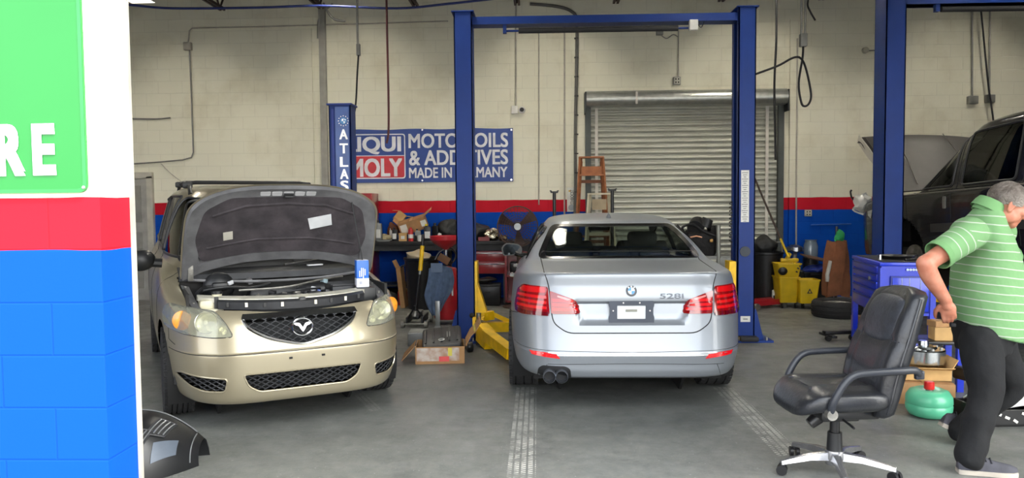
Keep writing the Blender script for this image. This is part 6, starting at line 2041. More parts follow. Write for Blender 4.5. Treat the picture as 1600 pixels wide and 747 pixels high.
Mc = Matrix.Translation((3.37, 7.52, 0)) @ Matrix.Rotation(R(-8.2), 4, 'Z')
def oncart(x, y, z): return Mc @ Vector((x, y, z))
t = thing('parts_pan', 'shallow black pan lying on the blue tool cart', 'pan', oncart(.27, .45, .979), -8)
MB().lathe([(0, 0), (.13, 0), (.17, .035), (.175, .035), (.135, -.0), (.13, .006), (0, .006)], 30).build('pan_body', bl_, t)
MB().tube([(.17, 0, .03), (.22, .02, .035), (.24, .1, .03)], .008, 8).build('pan_handle', bl_, t)
t = thing('socket', 'small steel socket upright on the cart top near its left corner', 'socket', oncart(.08, .3, .979)); MB().lathe([(0, 0), (.016, 0), (.014, .05), (.009, .05), (.009, .02), (0, .02)], 14).build('socket_body', chrome, t)
t = thing('wrench', 'black ratchet lying across the front of the cart top', 'wrench', oncart(.36, .16, .985), 20)
MB().cyl((-.12, 0, .008), (.1, 0, .008), .010, n=8).build('shank', bl_, t); MB().cyl((.12, 0, 0), (.12, 0, .02), .022, n=16).build('head', castalu, t)
heap('plastic_bag', 'pale blue and white plastic bags on the lower shelf of the blue cart', 'bag', oncart(.2, .35, .157), (.17, .24, .10), pm('pale bag', (168, 186, 206), .35, col2=(60, 84, 140), scale=7, bump=.4, bscale=20), .06, 9, 21)
t = carton('brown box on the lower shelf at the back of the blue cart', oncart(.25, .78, .157), (.25, .25, .2), -8, card, closed=True)

# ------------------------------------------------------------ clutter by the far wall, right of the silver car
def fl(px, Y): 
    v = at(px, 460, Y); return Vector((v.x, Y, 0))
# mop bucket with wringer
mbk = thing('mop_bucket', 'yellow mop bucket with wringer and a mop handle leaning out of it', 'mop bucket', fl(1240, 11.3), 0)
my = pm('bucket yellow', (206, 172, 18), .45, var=.1)
def tub_(mb, x, y, w, d, z0, z1, tp):
    b_, t_ = (w * tp / 2, d * tp / 2), (w / 2, d / 2)
    ro = [rounded([(x - a, y - c), (x + a, y - c), (x + a, y + c), (x - a, y + c)], .03) for a, c in (b_, t_)]
    ri = [rounded([(x - a + .008, y - c + .008), (x + a - .008, y - c + .008), (x + a - .008, y + c - .008), (x - a + .008, y + c - .008)], .025) for a, c in (b_, t_)]
    rows = [[(p.x, p.y, z0 + .02) for p in ri[0]], [(p.x, p.y, z1) for p in ri[1]], [(p.x * 1 + (p.x - x) * .06, p.y + (p.y - y) * .06, z1) for p in ro[1]], [(p.x + (p.x - x) * .06, p.y + (p.y - y) * .06, z1 - .02) for p in ro[1]], [(p.x, p.y, z1 - .02) for p in ro[1]], [(p.x, p.y, z0) for p in ro[0]]]
    mb.sheet(rows, closed=True)
    n = len(ro[0]); mb.add([(p.x, p.y, z0) for p in ro[0]], [tuple(range(n))]); mb.add([(p.x, p.y, z0 + .02) for p in ri[0]], [tuple(range(n))])
m = MB(); tub_(m, -.10, .05, .30, .36, .08, .46, .8); m.build('bucket', my, mbk, smooth=30)
m = MB(); tub_(m, .16, -.08, .30, .28, .08, .43, .78); m.build('front_bucket', my, mbk, smooth=30)
m = MB(); tub_(m, -.09, .05, .34, .30, .40, .66, .78); wr = m.build('wringer', my, mbk, smooth=30)
m = MB().box((-.05, .05, .70), (.26, .05, .05), bev=.01).cyl((-.1, .05, .70), (-.04, .05, .80), .03, n=10); m.build('wringer_bar', my, wr)
MB().prism([(0, .045), (-.04, -.03), (.04, -.03)], 0, .003, upright((.16, -.215, .26))).build('warning_mark', bl_, mbk)
MB().prism([(0, .02), (-.018, -.015), (.018, -.015)], 0, .004, upright((.16, -.2155, .258))).build('warning_centre', my, mbk)
for a, b_ in ((.0, .03), (.05, -.01), (-.02, -.02), (.03, .06)): MB().box((.02 + a, -.125, .56 + b_), (.03, .012, .018), rotm(0, 30, 0)).build('wringer_slot', bl_, wr)
MB().sphere((-.20, -.12, .55), (.07, .05, .06), 12, 8).build('mop_head', bl_, mbk)
st = at(1232, 402, 11.3) - mbk.location; en = at(1172, 262, 11.9) - mbk.location; md = st.lerp(en, .2)
MB().cyl(st, md, .018, .016, 10).build('handle_grip', my, mbk); MB().cyl(md, en, .015, n=10).build('mop_handle', pm('dark wood handle', (58, 44, 36), .6), mbk)
for x in (-.2, .0, .1, .26):
    MB().cyl((x - .012, -.1, .04), (x + .012, -.1, .04), .04, n=14).build('caster', bl_, mbk)
# white cleaner bottles by the bucket
bottle('white cleaner jug standing between the two halves of the yellow bucket', 1237, 11.8, .15, .30, wh_, gr_, z=0)
bottle('pale jug with a dark print left of the yellow bucket', 1213, 11.5, .12, .28, wh_, bl_, z=0, lab=bl_)
t = thing('trash_bin', 'tall black bin with a wire handle left of the yellow mop bucket', 'bin', fl(1196, 11.75))
MB().lathe([(0, 0), (.20, 0), (.25, .76), (.265, .77), (.265, .80), (.24, .80), (.19, .03), (0, .03)], 26).build('bin_body', bl_, t)
MB().tube([(-.22, 0, .78), (-.2, 0, .93), (.24, .0, .95), (.25, 0, .78)], .010, 6).build('wire_handle', castalu, t)
heap('black_bag', 'black bag bulging from the tall bin beside the right lift post', 'bag', fl(1194, 11.75) + Vector((0, 0, .74)), (.17, .17, .16), bag_m, .05, 7, 31)
# red floor jack behind the lift post
p = atz(1190, 484, 0)
t = thing('floor_jack', 'red low floor jack lying on the floor right of the lift post foot', 'jack', (p.x - .1, p.y + .1, 0), -60)
for s in (-1, 1): 
    MB().box((s * .11, .2, .09), (.025, .62, .08), bev=.006).build('side_frame', panr, t)
    for y in (-.08, .46): MB().cyl((s * .14, y, .05), (s * .18, y, .05), .05, n=18).build('wheel', castalu, t)
MB().box((0, .2, .11), (.1, .4, .05), bev=.01).build('lift_arm', panr, t)
MB().cyl((0, -.06, .12), (.0, -.3, .75), .016, n=10).build('handle', chrome, t)
# things on a low cart by the blue wall
bb_ = thing('storage_tub', 'black tub with rubbish by the blue wall right of the yellow bucket', 'tub', fl(1274, 11.95))
m = MB(); tub_(m, 0, 0, .50, .42, .02, .48, .85); m.build('tub_body', bl_, bb_, smooth=30)
MB().box((0, -.2, .45), (.3, .03, .03), bev=.008).build('tub_handle', plastic2, bb_)
heap('blue_bag', 'shiny dark blue bag lying in the black tub', 'bag', fl(1275, 11.93) + Vector((0, 0, .42)), (.20, .17, .08), pm('blue bag', (24, 42, 120), .3, bump=.3, bscale=16), .05, 8, 8)
t = carton('flat brown board resting askew over the black tub', fl(1276, 11.98) + Vector((0, 0, .66)), (.44, .3, .02), 6, pm('brown board', (94, 66, 48), .8), (8, 12), closed=True, tape=False, name='board')
t = thing('water_jug', 'clear upside-down jug against the blue wall paint', 'jug', fl(1266, 12.4)); zj = at(1266, 403, 12.4).z
MB().lathe([(0, zj), (.11, zj + .01), (.115, zj + .2), (.09, zj + .27), (.1, zj + .3), (0, zj + .3)], 24).build('jug_body', pm('clear jug', (112, 126, 140), .15, coat=1), t)
MB().cyl((0, 0, 0), (0, 0, zj), .12, n=20).build('stand', bl_, t); MB().cyl((0, -.02, zj + .06), (0, -.02, zj + .14), .05, n=14).build('jug_label', pm('jug label', (160, 165, 170), .5), t)
t = thing('chrome_wheel_part', 'shiny chrome dish on a stand behind the yellow bucket', 'chrome part', fl(1241, 12.3)); zj = at(1243, 392, 12.3).z
m = MB().lathe([(.03, zj - .09), (.03, zj - .02), (.13, zj), (.12, zj + .06), (.06, zj + .09), (0, zj + .09)], 30); m.v = [noisy(v, .02, 22, 2) for v in m.v]; m.build('dish', pm('dull chrome', (150, 152, 154), .3, 1.0), t)
MB().cyl((0, 0, 0), (0, 0, zj - .06), .03, n=12).build('stem', steel_grey, t)
t = thing('work_jacket', 'brown jacket hung beside the front of the dark truck', 'jacket', fl(1306, 11.2)); 
rows = []
for j in range(12):
    v = j / 11
    rows.append([((math.cos(a) * (.135 + .05 * v ** .6)) + .03 * math.sin(5 * a + v * 4), .10 * math.sin(a), .98 - .80 * v + .02 * math.sin(3 * a)) for a in [2 * math.pi * k / 22 for k in range(22)]])
m = MB().sheet(rows, closed=True); m.add(rows[0], [tuple(range(22))]); m.build('cloth', pm('brown duck cloth', (118, 72, 44), .9, var=.2, bump=.3), t)
MB().cyl((0, 0, 0), (0, 0, 1.2), .02, n=8).build('stand_pole', bl_, t); MB().cyl((0, 0, 0), (0, 0, .02), .2, n=20).build('stand_foot', bl_, t)
g_ = MB().sphere((.03, -.02, 1.06), (.07, .05, .09), 14, 10); g_.v = [noisy(v, .04, 12, 5) for v in g_.v]; g_.build('green_glove', pm('green cloth', (30, 140, 76), .8), t)
MB().tube([(-.10, -.05, .70), (-.15, -.06, .5), (-.14, -.05, .4)], .03, 8).build('white_tape_roll', pm('plastic scrap', (170, 168, 160), .6), t)
# tyre lying down, jack foot, box under
p = atz(1318, 500, 0)
t = thing('tyre', 'black tyre lying flat on the floor beside the blue cart', 'tyre', (p.x + .04, p.y + .33, 0))
MB().lathe([(.20, .02), (.24, .0), (.30, .0), (.325, .03), (.33, .11), (.325, .19), (.30, .22), (.24, .22), (.20, .20), (.215, .11), (.20, .02)], 44).build('casing', tyre_m, t, smooth=50)
for k in range(3): MB().lathe([(.331, .06 + .05 * k - .006), (.333, .06 + .05 * k), (.331, .06 + .05 * k + .006)], 44).build('tread_rib', bl_, t)
MB().lathe([(.205, .06), (.19, .06), (.18, .16), (.205, .19)], 36).build('wheel_rim', castalu, t)
p = atz(1312, 534, 0)
t = thing('jack_stand', 'low black dolly frame on the floor left of the blue cart', 'dolly', (p.x + .02, p.y + .1, 0), 8)
m = MB().box((0, 0, .09), (.34, .08, .04), bev=.006).box((-.12, 0, .06), (.06, .3, .03), bev=.006); m.build('frame', bl_, t)
for x in (-.14, .14): MB().cyl((x, -.06, .035), (x, -.03, .035), .035, n=14).build('caster', bl_, t)
t = carton('small brown box on the floor behind the blue cart leg', (atz(1316, 512, 0).x, 9.0, 0), (.12, .15, .22), 0, card, closed=True)
# engine on a rack in front of the roll-up door
rk = thing('parts_rack', 'grey steel rack with an upright pole holding an engine, right of the silver car', 'rack', fl(1108, 11.4))
zr_ = at(1110, 398, 11.4).z
m = MB()
for x in (-.40, .30):
    for y in (-.2, .2): m.box((x, y, zr_ / 2), (.05, .05, zr_))
m.box((-.05, 0, zr_ - .03), (.78, .46, .05)); m.box((-.05, -.2, zr_ * .6), (.75, .04, .06)); m.box((-.05, 0, .3), (.75, .44, .03)); m.build('frame', pm('rack grey', (132, 132, 126), .5, .4), rk, smooth=0)
px1 = at(1123, 352, 11.2) - rk.location
MB().cyl((px1.x, -.22, .05), (px1.x - .01, -.22, px1.z), .032, n=14).build('pole', pm('pole grey', (150, 150, 142), .45, .5), rk)
MB().box((.24, -.24, zr_ - .1), (.28, .02, .13), bev=.004).build('bracket', pm('rack grey', (132, 132, 126), .5, .4), rk)
eg = thing('engine', 'grimy black engine sitting on the grey rack behind the silver car', 'engine', fl(1094, 11.4) + Vector((0, 0, zr_)))
gm = pm('grimy engine', (26, 24, 24), .7, .3, var=.4, scale=9, bump=.4, bscale=25)
m = MB().box((0, 0, .18), (.44, .34, .36), bev=.05); m.v = [noisy(v, .03, 8) for v in m.v]; m.build('block', gm, eg)
MB().cyl((-.1, -.1, .40), (-.02, .1, .46), .12, n=20).build('air_cleaner', plastic, eg)
MB().cyl((.05, -.05, .42), (.10, -.05, .54), .10, .08, 18).build('cover_cap', plastic, eg)
m = MB().box((.18, -.05, .34), (.14, .2, .2), bev=.03); m.v = [noisy(v, .04, 10) for v in m.v]; m.build('manifold', gm, eg)
MB().tube(spline([(-.25, -.15, .3), (-.3, -.18, .42), (-.15, -.18, .46), (.0, -.18, .36), (.2, -.18, .28)], 5, closed=False), .02, 8).build('hose', bl_, eg)
MB().box((.12, -.19, .22), (.05, .03, .05), bev=.01).build('brass_sensor', pm('brass', (170, 130, 70), .4, .6), eg)
MB().tube([(-.2, -.2, .27), (-.1, -.2, .29), (-.02, -.2, .27)], .012, 6).build('copper_pipe', pm('copper pale', (190, 140, 110), .5, .4), eg)
# ladders, stands, plate by the roll-up door
def ladder(name, label, px, Y, ztop, wt, wb, depth, steps, mt, mt2, board=None):
    t = thing(name, label, 'ladder', fl(px, Y), 0)
    for s in (-1, 1):
        m = MB(); bar(m, (s * wb / 2, -depth / 2, 0), (s * wt / 2, -.03, ztop), .03, .075); m.build('front_rail', mt, t, smooth=0)
        m = MB(); bar(m, (s * wb * .46, depth / 2, 0), (s * wt * .46, .03, ztop - .05), .025, .05); m.build('rear_rail', mt2, t, smooth=0)
    MB().box((0, 0, ztop + .01), (wt + .05, .18, .025)).build('top_step', mt, t, smooth=0)
    for k, z in enumerate(steps):
        f = z / ztop; w = wb + (wt - wb) * f
        MB().box((0, -depth / 2 * (1 - f) - .03, z), (w, .10, .025)).build('step', mt, t, smooth=0)
        MB().box((0, depth / 2 * (1 - f), z - .1), (w * .9, .02, .05)).build('back_brace', mt2, t, smooth=0)
    return t
zl = at(925, 247, 12.05).z
wd_ = pm('ladder wood', (150, 92, 54), .65, var=.2, scale=12); wd2 = pm('ladder wood dark', (116, 70, 44), .7, var=.2, scale=12)
lad = ladder('step_ladder', 'brown wooden step ladder standing by the left edge of the roll-up door', 924.5, 12.05, zl, .34, .62, .55, (.35, .70, 1.05, 1.40, zl - .27), wd_, wd2)
MB().box((0, -.075, zl - .20), (.32, .02, .13)).build('top_board', wd_, lad, smooth=0)
zl2 = at(936, 304, 11.48).z
cream = pm('cream paint', (204, 196, 170), .6, var=.12)
lad2 = ladder('step_ladder', 'short cream step ladder in front of the brown wooden ladder', 937, 11.48, zl2, .30, .56, .45, (.4, .8, 1.2), cream, cream)
MB().box((0, .03, zl2 - .15), (.22, .02, .16)).build('back_panel', pm('tan panel', (178, 160, 130), .7), lad2, smooth=0)
for k, (px, py, lb) in enumerate(((867, 299, 'black T-topped support stand left of the white plate on the wall'), (957, 296, 'black T-topped support stand right of the cream ladder'))):
    t = thing('support_stand', lb, 'stand', fl(px, 10.82)); zt_ = at(px, py, 10.82).z
    MB().cyl((0, 0, .05), (0, 0, zt_ - .02), .024, n=12).build('column', bl_, t)
    MB().cyl((0, 0, .05), (0, 0, .8), .036, n=12).build('outer_column', plastic2, t)
    m = MB().box((0, 0, zt_ - .012), (.11, .05, .024), bev=.006); 
    for s in (-1, 1): m.box((s * .05, 0, zt_ + .004), (.03, .05, .02), rotm(0, -s * 25, 0), bev=.004)
    m.build('saddle', bl_, t)
    for a in range(3):
        MB().cyl((0, 0, .35), (.28 * math.cos(R(90 + 120 * a)), .28 * math.sin(R(90 + 120 * a)), .02), .016, n=8).build('leg', bl_, t)
pp = at(893, 331, YW - .06)
pt = thing('number_plate', 'white vehicle plate hung on end on the wall left of the ladders', 'number plate', (pp.x, YW - .005, pp.z))
wpl, hpl = .145, at(893, 293, YW - .06).z - pp.z
MB().box((0, -.006, hpl / 2), (wpl, .006, hpl), bev=.002).build('plate', pm('plate white', (206, 206, 196), .4), pt)
vs, fs = text_fit('JTHBOCST', hpl * .62, .07, .02, .002)
MB().add(vs, fs, Matrix.Translation((.02, -.011, hpl * .60)) @ FACING @ Matrix.Rotation(R(90), 4, 'Z')).build('plate_characters', pm('plate dark', (58, 56, 52), .5), pt, smooth=0)
MB().lathe([(0, .004), (.045, .004), (.05, 0)], 20, Matrix.Translation((-.0, -.009, .07)) @ FACING).build('plate_emblem', pm('plate grey', (150, 156, 160), .5), pt)
MB().cyl((-.03, -.012, hpl * .86), (-.03, -.008, hpl * .86), .016, n=12).build('orange_mark', pm('orange mark', (200, 160, 60), .5), pt)

# ------------------------------------------------------------ by the man: boxes, drum, tank, tray
q = atz(1455, 635, 0)
bx = thing('cardboard_box', 'large low cardboard box at the bottom of the stack behind the office chair', 'box', (q.x + .02, q.y + .2, 0), -14)
MB().box((0, 0, .085), (.40, .36, .17), bev=.004).build('box_body', card, bx); MB().box((0, 0, .1715), (.05, .36, .002)).build('tape', pm('parcel tape', (176, 140, 92), .3), bx)
MB().box((0, 0, .1735), (.39, .012, .002)).build('flap_joint', pm('cardboard dark', (110, 80, 52), .8), bx)
bxp = Vector((q.x + .02, q.y + .2, 0))
t = carton('open cardboard box with folded flaps on top of the large low box', bxp + Vector((.02, .03, .175)), (.34, .28, .09), -8, card2, flaps=(('l', 30, .10), ('f', 20, .07), ('r', 60, .09)), name='open_carton')
t = thing('wrapped_part', 'black and white wrapped part poking from the open carton by the man', 'part', bxp + Vector((.30, -.06, .175)), 20); m = MB().box((0, 0, .05), (.1, .14, .10), bev=.02); m.build('part_body', bl_, t); MB().box((0, -.07, .07), (.08, .01, .03)).build('white_tag', wh_, t)
dz = bxp + Vector((.04, .05, .275))
t = thing('torque_converter', 'bright round metal drum with bolts on top of the opened carton', 'drum', dz)
MB().lathe([(0, 0), (.13, .0), (.155, .02), (.158, .12), (.15, .13), (.10, .135), (.09, .15), (.04, .155), (.035, .19), (0, .19)], 44).build('drum_shell', pm('bright drum', (196, 200, 202), .2, 1.0), t)
for k in range(7):
    a = 2 * math.pi * k / 7 + .3
    MB().cyl((.125 * math.cos(a), .125 * math.sin(a), .13), (.125 * math.cos(a), .125 * math.sin(a), .145), .014, .012, 10).build('bolt_lug', castalu, t)
t = thing('low_stand', 'low dark stand with a blue leg behind the shiny drum', 'stand', (at(1466, 531, 6.35).x, 6.45, 0), -8); zs = at(1466, 532, 6.35).z
MB().box((0, 0, zs - .012), (.42, .36, .024), bev=.004).build('stand_top', bl_, t)
for x in (-.06, .17):
    for y in (-.13, .13): MB().box((x, y, (zs - .024) / 2), (.05, .05, zs - .024)).build('leg', cart_b, t)
carton('small brown box on the low dark stand beside the chair back', (at(1474, 531, 6.35).x, 6.40, zs), (.14, .14, .11), -6, card2, closed=True)
carton('second brown box lying on the small one on the low stand', (at(1470, 531, 6.35).x, 6.40, zs + .112), (.12, .12, .05), 8, card, closed=True)
q = atz(1468, 659, 0)
t = thing('round_tank', 'mint green round tank with a red cap lying on the floor behind the chair', 'tank', (q.x, q.y + .15, 0))
mint = pm('mint green plastic', (84, 176, 138), .35, coat=.3, var=.06)
MB().lathe([(0, .03), (.10, .0), (.135, .015), (.155, .05), (.158, .085), (.152, .095), (.158, .105), (.155, .15), (.13, .19), (.09, .205), (.05, .19), (0, .185)], 44).build('tank_shell', mint, t, smooth=60)
MB().lathe([(.026, .185), (.026, .21), (0, .21)], 20).build('neck', steel_grey, t)
MB().lathe([(.034, .20), (.036, .205), (.034, .25), (.028, .255), (0, .255)], 12).build('red_cap', pm('red cap', (214, 36, 34), .4), t)
q = atz(1572, 668, 0)
t = thing('parts_tray', 'black plastic tray with white scraps on the floor behind the man', 'tray', (q.x + .12, q.y + .2, 0), 4)
m = MB().box((0, 0, .01), (.56, .36, .02), bev=.004)
for s in (-1, 1): m.box((s * .27, 0, .06), (.02, .36, .11)); m.box((0, s * .17, .06), (.56, .02, .11))
m.build('tray_body', bl_, t, smooth=0)
random.seed(5)
for k in range(9):
    x, z = -.24 + .06 * k, .04 + .05 * ((k * 5) % 3) / 2
    MB().box((x, -.183, z), (.035, .004, .018), rotm(0, random.uniform(-40, 40), 0)).build('white_scrap', wh_, t)
t = thing('foam_panel', 'white crumpled foam panel lying over the black tray behind the man', 'foam', (q.x + .14, q.y + .22, .126), 4)
rows = [[(-.24 + .08 * i, -.14 + .07 * j, .01 + .05 * math.sin(math.pi * j / 4) + .012 * math.sin(i * 2.1 + j)) for i in range(8)] for j in range(5)]
MB().sheet(rows, .012).build('foam_sheet', pm('white foam', (220, 220, 218), .6), t, smooth=60)
# ============================================================ OFFICE CHAIR
leather = pm('black leather', (30, 32, 37), .38, var=.18, scale=10, bump=.12, bscale=55, coat=.15)
leather2 = pm('worn leather', (44, 47, 54), .42, var=.3, scale=14, bump=.15, bscale=60)
arm_m = pm('arm plastic', (40, 43, 50), .4, var=.15)
oc = thing('office_chair', 'worn black leather office chair with looped arms in the right foreground', 'chair', (1.73, 4.42, 0), 95)
def puff(cx, cy, cz, w, d, h, e=4.0, M=None, nu=40, nv=20, dent=None):
    """pillow-like superellipsoid"""
    mb = MB(); rows = []
    sg = lambda c, p: math.copysign(abs(c) ** p, c)
    for j in range(nv + 1):
        ph = -math.pi / 2 + math.pi * j / nv
        row = []
        for i in range(nu):
            th = 2 * math.pi * i / nu
            x = w / 2 * sg(math.cos(ph), .5) * sg(math.cos(th), 2 / e); y = d / 2 * sg(math.cos(ph), .5) * sg(math.sin(th), 2 / e); z = h / 2 * sg(math.sin(ph), .75)
            v = Vector((x, y, z))
            if dent: v = dent(v)
            v = v + Vector((cx, cy, cz))
            row.append(M @ v if M is not None else v)
        rows.append(row)
    mb.sheet(rows, closed=True)
    return mb
def seat_dent(v):
    k = math.exp(-((v.x / .17) ** 2 + ((v.y + .02) / .18) ** 2))
    return Vector((v.x, v.y, v.z - (.025 * k if v.z > 0 else 0) - .05 * max(0, (v.y - .14) / .12) ** 2 + .012 * math.sin(v.x * 40) * (1 if v.z > 0 and abs(v.y) < .2 else 0) * .5))
sc_ = puff(0, .03, .475, .55, .56, .15, dent=seat_dent).build('seat', leather, oc, smooth=80)
m = MB().tube([(x, .20 - .1 * abs(x), .535 - .2 * x * x) for x in [-.2 + .05 * k for k in range(9)]], .003, 5); m.build('seat_stitch', leather2, sc_)
m = MB()
for sx in (-.14, .14): m.tube([(sx, .22 - .05 * k, .535 - .004 * math.sin(k)) for k in range(9)], .003, 5)
for i_, sx in enumerate((-.14, .14)): MB().tube([(sx, .22 - .05 * k, .537 - .006 * math.sin(k * .5)) for k in range(8)], .003, 5).build('seat_stitch', leather2, sc_)
# back: curved slab built from sections
def back_pt(u, v, f):
    """u -1..1 across, v 0..1 up, f +1 front / -1 rear"""
    w = .255 * (1 - .16 * max(0, (v - .55) / .45) ** 2 - .10 * max(0, (.15 - v) / .15))
    y = -.215 - .05 * v - .155 * v ** 1.6
    z = .37 + .70 * v
    th = (.062 + .02 * math.sin(math.pi * min(1, v * 1.1))) * (max(0, 1 - abs(u) ** 6) ** .5)
    cup = .035 * u * u
    bulge = 0
    if f > 0:
        bulge = .022 * math.exp(-((v - .82) / .13) ** 2) * (1 - u * u) + .018 * math.exp(-((v - .35) / .2) ** 2) * (1 - u * u)
        bulge -= .012 * math.exp(-((v - .62) / .03) ** 2) + .010 * math.exp(-((abs(u) - .62) / .06) ** 2)
    return Vector((u * w, y + cup + f * th + bulge, z))
rows = []
for j in range(31):
    v = j / 30
    row = [back_pt(-1 + 2 * i / 16, v, 1) for i in range(17)] + [back_pt(1 - 2 * i / 16, v, -1) for i in range(1, 16)]
    if j in (0, 30):
        c = sum(row, Vector()) / len(row); row = [c.lerp(p, .86) for p in row]
    rows.append(row)
top = [sum(rows[-1], Vector()) / 32 + (p - sum(rows[-1], Vector()) / 32) * .5 + Vector((0, 0, .018)) for p in rows[-1]]
m = MB().sheet(rows + [top], closed=True); m.add(top, [tuple(range(32))]); m.add(rows[0], [tuple(range(32))])
bk = m.build('backrest', leather, oc, smooth=80)
def hr(v):
    return Vector((v.x, v.y, v.z))
Mh = Matrix.Translation((0, -.315, .90)) @ Matrix.Rotation(R(19), 4, 'X')
puff(0, 0, 0, .36, .13, .29, 3.5, Mh).build('head_pad', leather2, bk, smooth=80)
for u in (-.62, .62):
    MB().tube([back_pt(u, v / 20, 1) for v in range(2, 19)], .0035, 5).build('back_stitch', leather2, bk)
MB().tube([back_pt(-.9 + .1 * i, .62, 1) for i in range(19)], .0035, 5).build('back_stitch', leather2, bk)
for s in (-1, 1): MB().tube([back_pt(s * .98, v / 24, 0) for v in range(1, 24)], .008, 6).build('back_piping', leather, bk)
for s in (-1, 1):
    pts = spline([(s * .275, .16, .425), (s * .30, .155, .50), (s * .305, .10, .60), (s * .305, .04, .645), (s * .305, -.05, .655), (s * .30, -.20, .66), (s * .285, -.30, .66), (s * .268, -.34, .635)], 6, closed=False)
    a_ = MB().tube(pts, .021, 12).build('armrest', arm_m, oc, smooth=60)
    MB().cyl((s * .262, .16, .425), (s * .30, .16, .425), .03, n=16).build('arm_bolt', castalu, a_)
    MB().box((s * .268, -.34, .63), (.03, .05, .05), bev=.008).build('arm_bracket', arm_m, a_)
m = MB().box((0, -.02, .375), (.30, .34, .05), bev=.012).box((0, .0, .345), (.16, .22, .05), bev=.012); m.build('tilt_mechanism', plastic, oc)
MB().cyl((0, .10, .33), (0, .15, .29), .04, .032, 16).build('tension_knob', bl_, oc)
MB().tube([(-.1, .02, .355), (-.24, .03, .35), (-.28, .03, .345)], .007, 8).build('height_lever', bl_, oc)
MB().cyl((0, 0, .12), (0, 0, .24), .045, .04, 20).build('gas_sleeve', plastic, oc); MB().cyl((0, 0, .24), (0, 0, .34), .028, n=16).build('gas_column', bl_, oc)
base_m = pm('polished base', (176, 176, 178), .25, .85, var=.15, scale=10)
hub = MB().lathe([(0, .05), (.05, .05), (.062, .09), (.055, .135), (.03, .14), (0, .14)], 24).build('base_hub', base_m, oc)
for k in range(5):
    a = R(20 + 72 * k); d = Vector((math.cos(a), math.sin(a), 0)); s_ = Vector((-d.y, d.x, 0))
    rows = []
    for t_, w_, z_, h_ in ((.03, .034, .125, .045), (.15, .026, .118, .034), (.28, .020, .092, .024), (.325, .018, .082, .02)):
        c = d * t_ + Vector((0, 0, z_))
        rows.append([c - s_ * w_ - Vector((0, 0, h_)), c - s_ * w_ * .7, c + Vector((0, 0, .004)), c + s_ * w_ * .7, c + s_ * w_ - Vector((0, 0, h_))])
    m = MB().sheet(rows, closed=True); m.add(rows[-1], [(0, 1, 2, 3, 4)]); m.build('base_leg', base_m, oc, smooth=40)
    c = d * .318
    yaw = a + R(60)
    for s in (-1, 1):
        n_ = Vector((math.cos(yaw), math.sin(yaw), 0)); q = c + n_ * (s * .018) + Vector((0, 0, .03))
        MB().cyl(q - n_ * .010, q + n_ * .010, .030, n=18).build('caster', bl_, oc)
    MB().box(c + Vector((0, 0, .052)), (.03, .03, .03), bev=.008).build('caster_hood', plastic, oc)

# ============================================================ THE MAN
def remesh(mb, voxel, it=6):
    me = bpy.data.meshes.new('tmp'); me.from_pydata([tuple(v) for v in mb.v], [], mb.f)
    bm = bmesh.new(); bm.from_mesh(me); bmesh.ops.recalc_face_normals(bm, faces=bm.faces[:]); bm.to_mesh(me); bm.free()
    o = bpy.data.objects.new('tmp', me); COL.objects.link(o)
    r = o.modifiers.new('r', 'REMESH'); r.mode = 'VOXEL'; r.voxel_size = voxel
    s = o.modifiers.new('s', 'SMOOTH'); s.factor = .5; s.iterations = it
    dg = bpy.context.evaluated_depsgraph_get()
    e = o.evaluated_get(dg); m2 = bpy.data.meshes.new_from_object(e)
    out = MB(); out.v = [v.co.copy() for v in m2.vertices]; out.f = [tuple(p.vertices) for p in m2.polygons]
    bpy.data.objects.remove(o); bpy.data.meshes.remove(me); bpy.data.meshes.remove(m2)
    return out
def limb(mb, pts, rs, n=20, k=5):
    P_ = spline(pts, k, closed=False); r_ = [v.x for v in spline([(r, 0, 0) for r in rs], k, closed=False)]
    mb.tube(P_, r_, n)
    mb.sphere(P_[0], r_[0], n, 10); mb.sphere(P_[-1], r_[-1], n, 10)
    return mb
man = thing('person', 'man in a pale green striped polo shirt and black trousers walking off to the right', 'person', (2.66, 4.62, 0))
ML = man.location
J = lambda px, py, Y: at(px, py, Y) - ML
skin = pm('skin', (172, 106, 82), .5, var=.08, scale=18, col2=(188, 128, 104))
# joints
neck0 = J(1541, 326, 4.66); head = J(1574, 322, 4.64)
shR, shL = J(1516, 366, 4.47), J(1553, 362, 4.87)
elR, wrR, haR = J(1446, 412, 4.38), J(1478, 470, 4.42), J(1487, 493, 4.44)
elL, wrL, haL = J(1588, 430, 5.02), J(1612, 495, 4.98), J(1616, 515, 4.96)
hipR, knR, anR = J(1533, 532, 4.59), J(1540, 612, 4.49), J(1515, 712, 4.42)
hipL, knL, anL = J(1552, 530, 4.77), J(1580, 602, 4.80), J(1502, 672, 4.92)
# body: torso, neck, arms, hands, legs in one surface
b = MB()
tors = [((1542, 530, 4.68), .11, .13), ((1540, 470, 4.68), .15, .165), ((1532, 420, 4.68), .14, .17), ((1530, 375, 4.67), .11, .17), ((1540, 348, 4.67), .05, .08)]
rows = []
for (c, dx, dy) in tors:
    c = J(*c); rows.append([c + Vector((dx * math.cos(a), dy * math.sin(a), 0)) for a in [2 * math.pi * k / 28 for k in range(28)]])
b.sheet(rows, closed=True); b.add(rows[0], [tuple(range(28))]); b.add(rows[-1], [tuple(range(28))])
limb(b, [neck0 + Vector((.005, 0, -.06)), neck0 + Vector((.01, 0, 0)), head + Vector((-.045, 0, -.03))], [.055, .060, .06])
limb(b, [shR, shR.lerp(elR, .5) + Vector((0, -.01, 0)), elR], [.062, .056, .047]); limb(b, [elR, elR.lerp(wrR, .35) + Vector((-.012, 0, 0)), wrR], [.050, .050, .033])
limb(b, [shL, shL.lerp(elL, .5), elL], [.060, .054, .045]); limb(b, [elL, elL.lerp(wrL, .35), wrL], [.046, .046, .031])
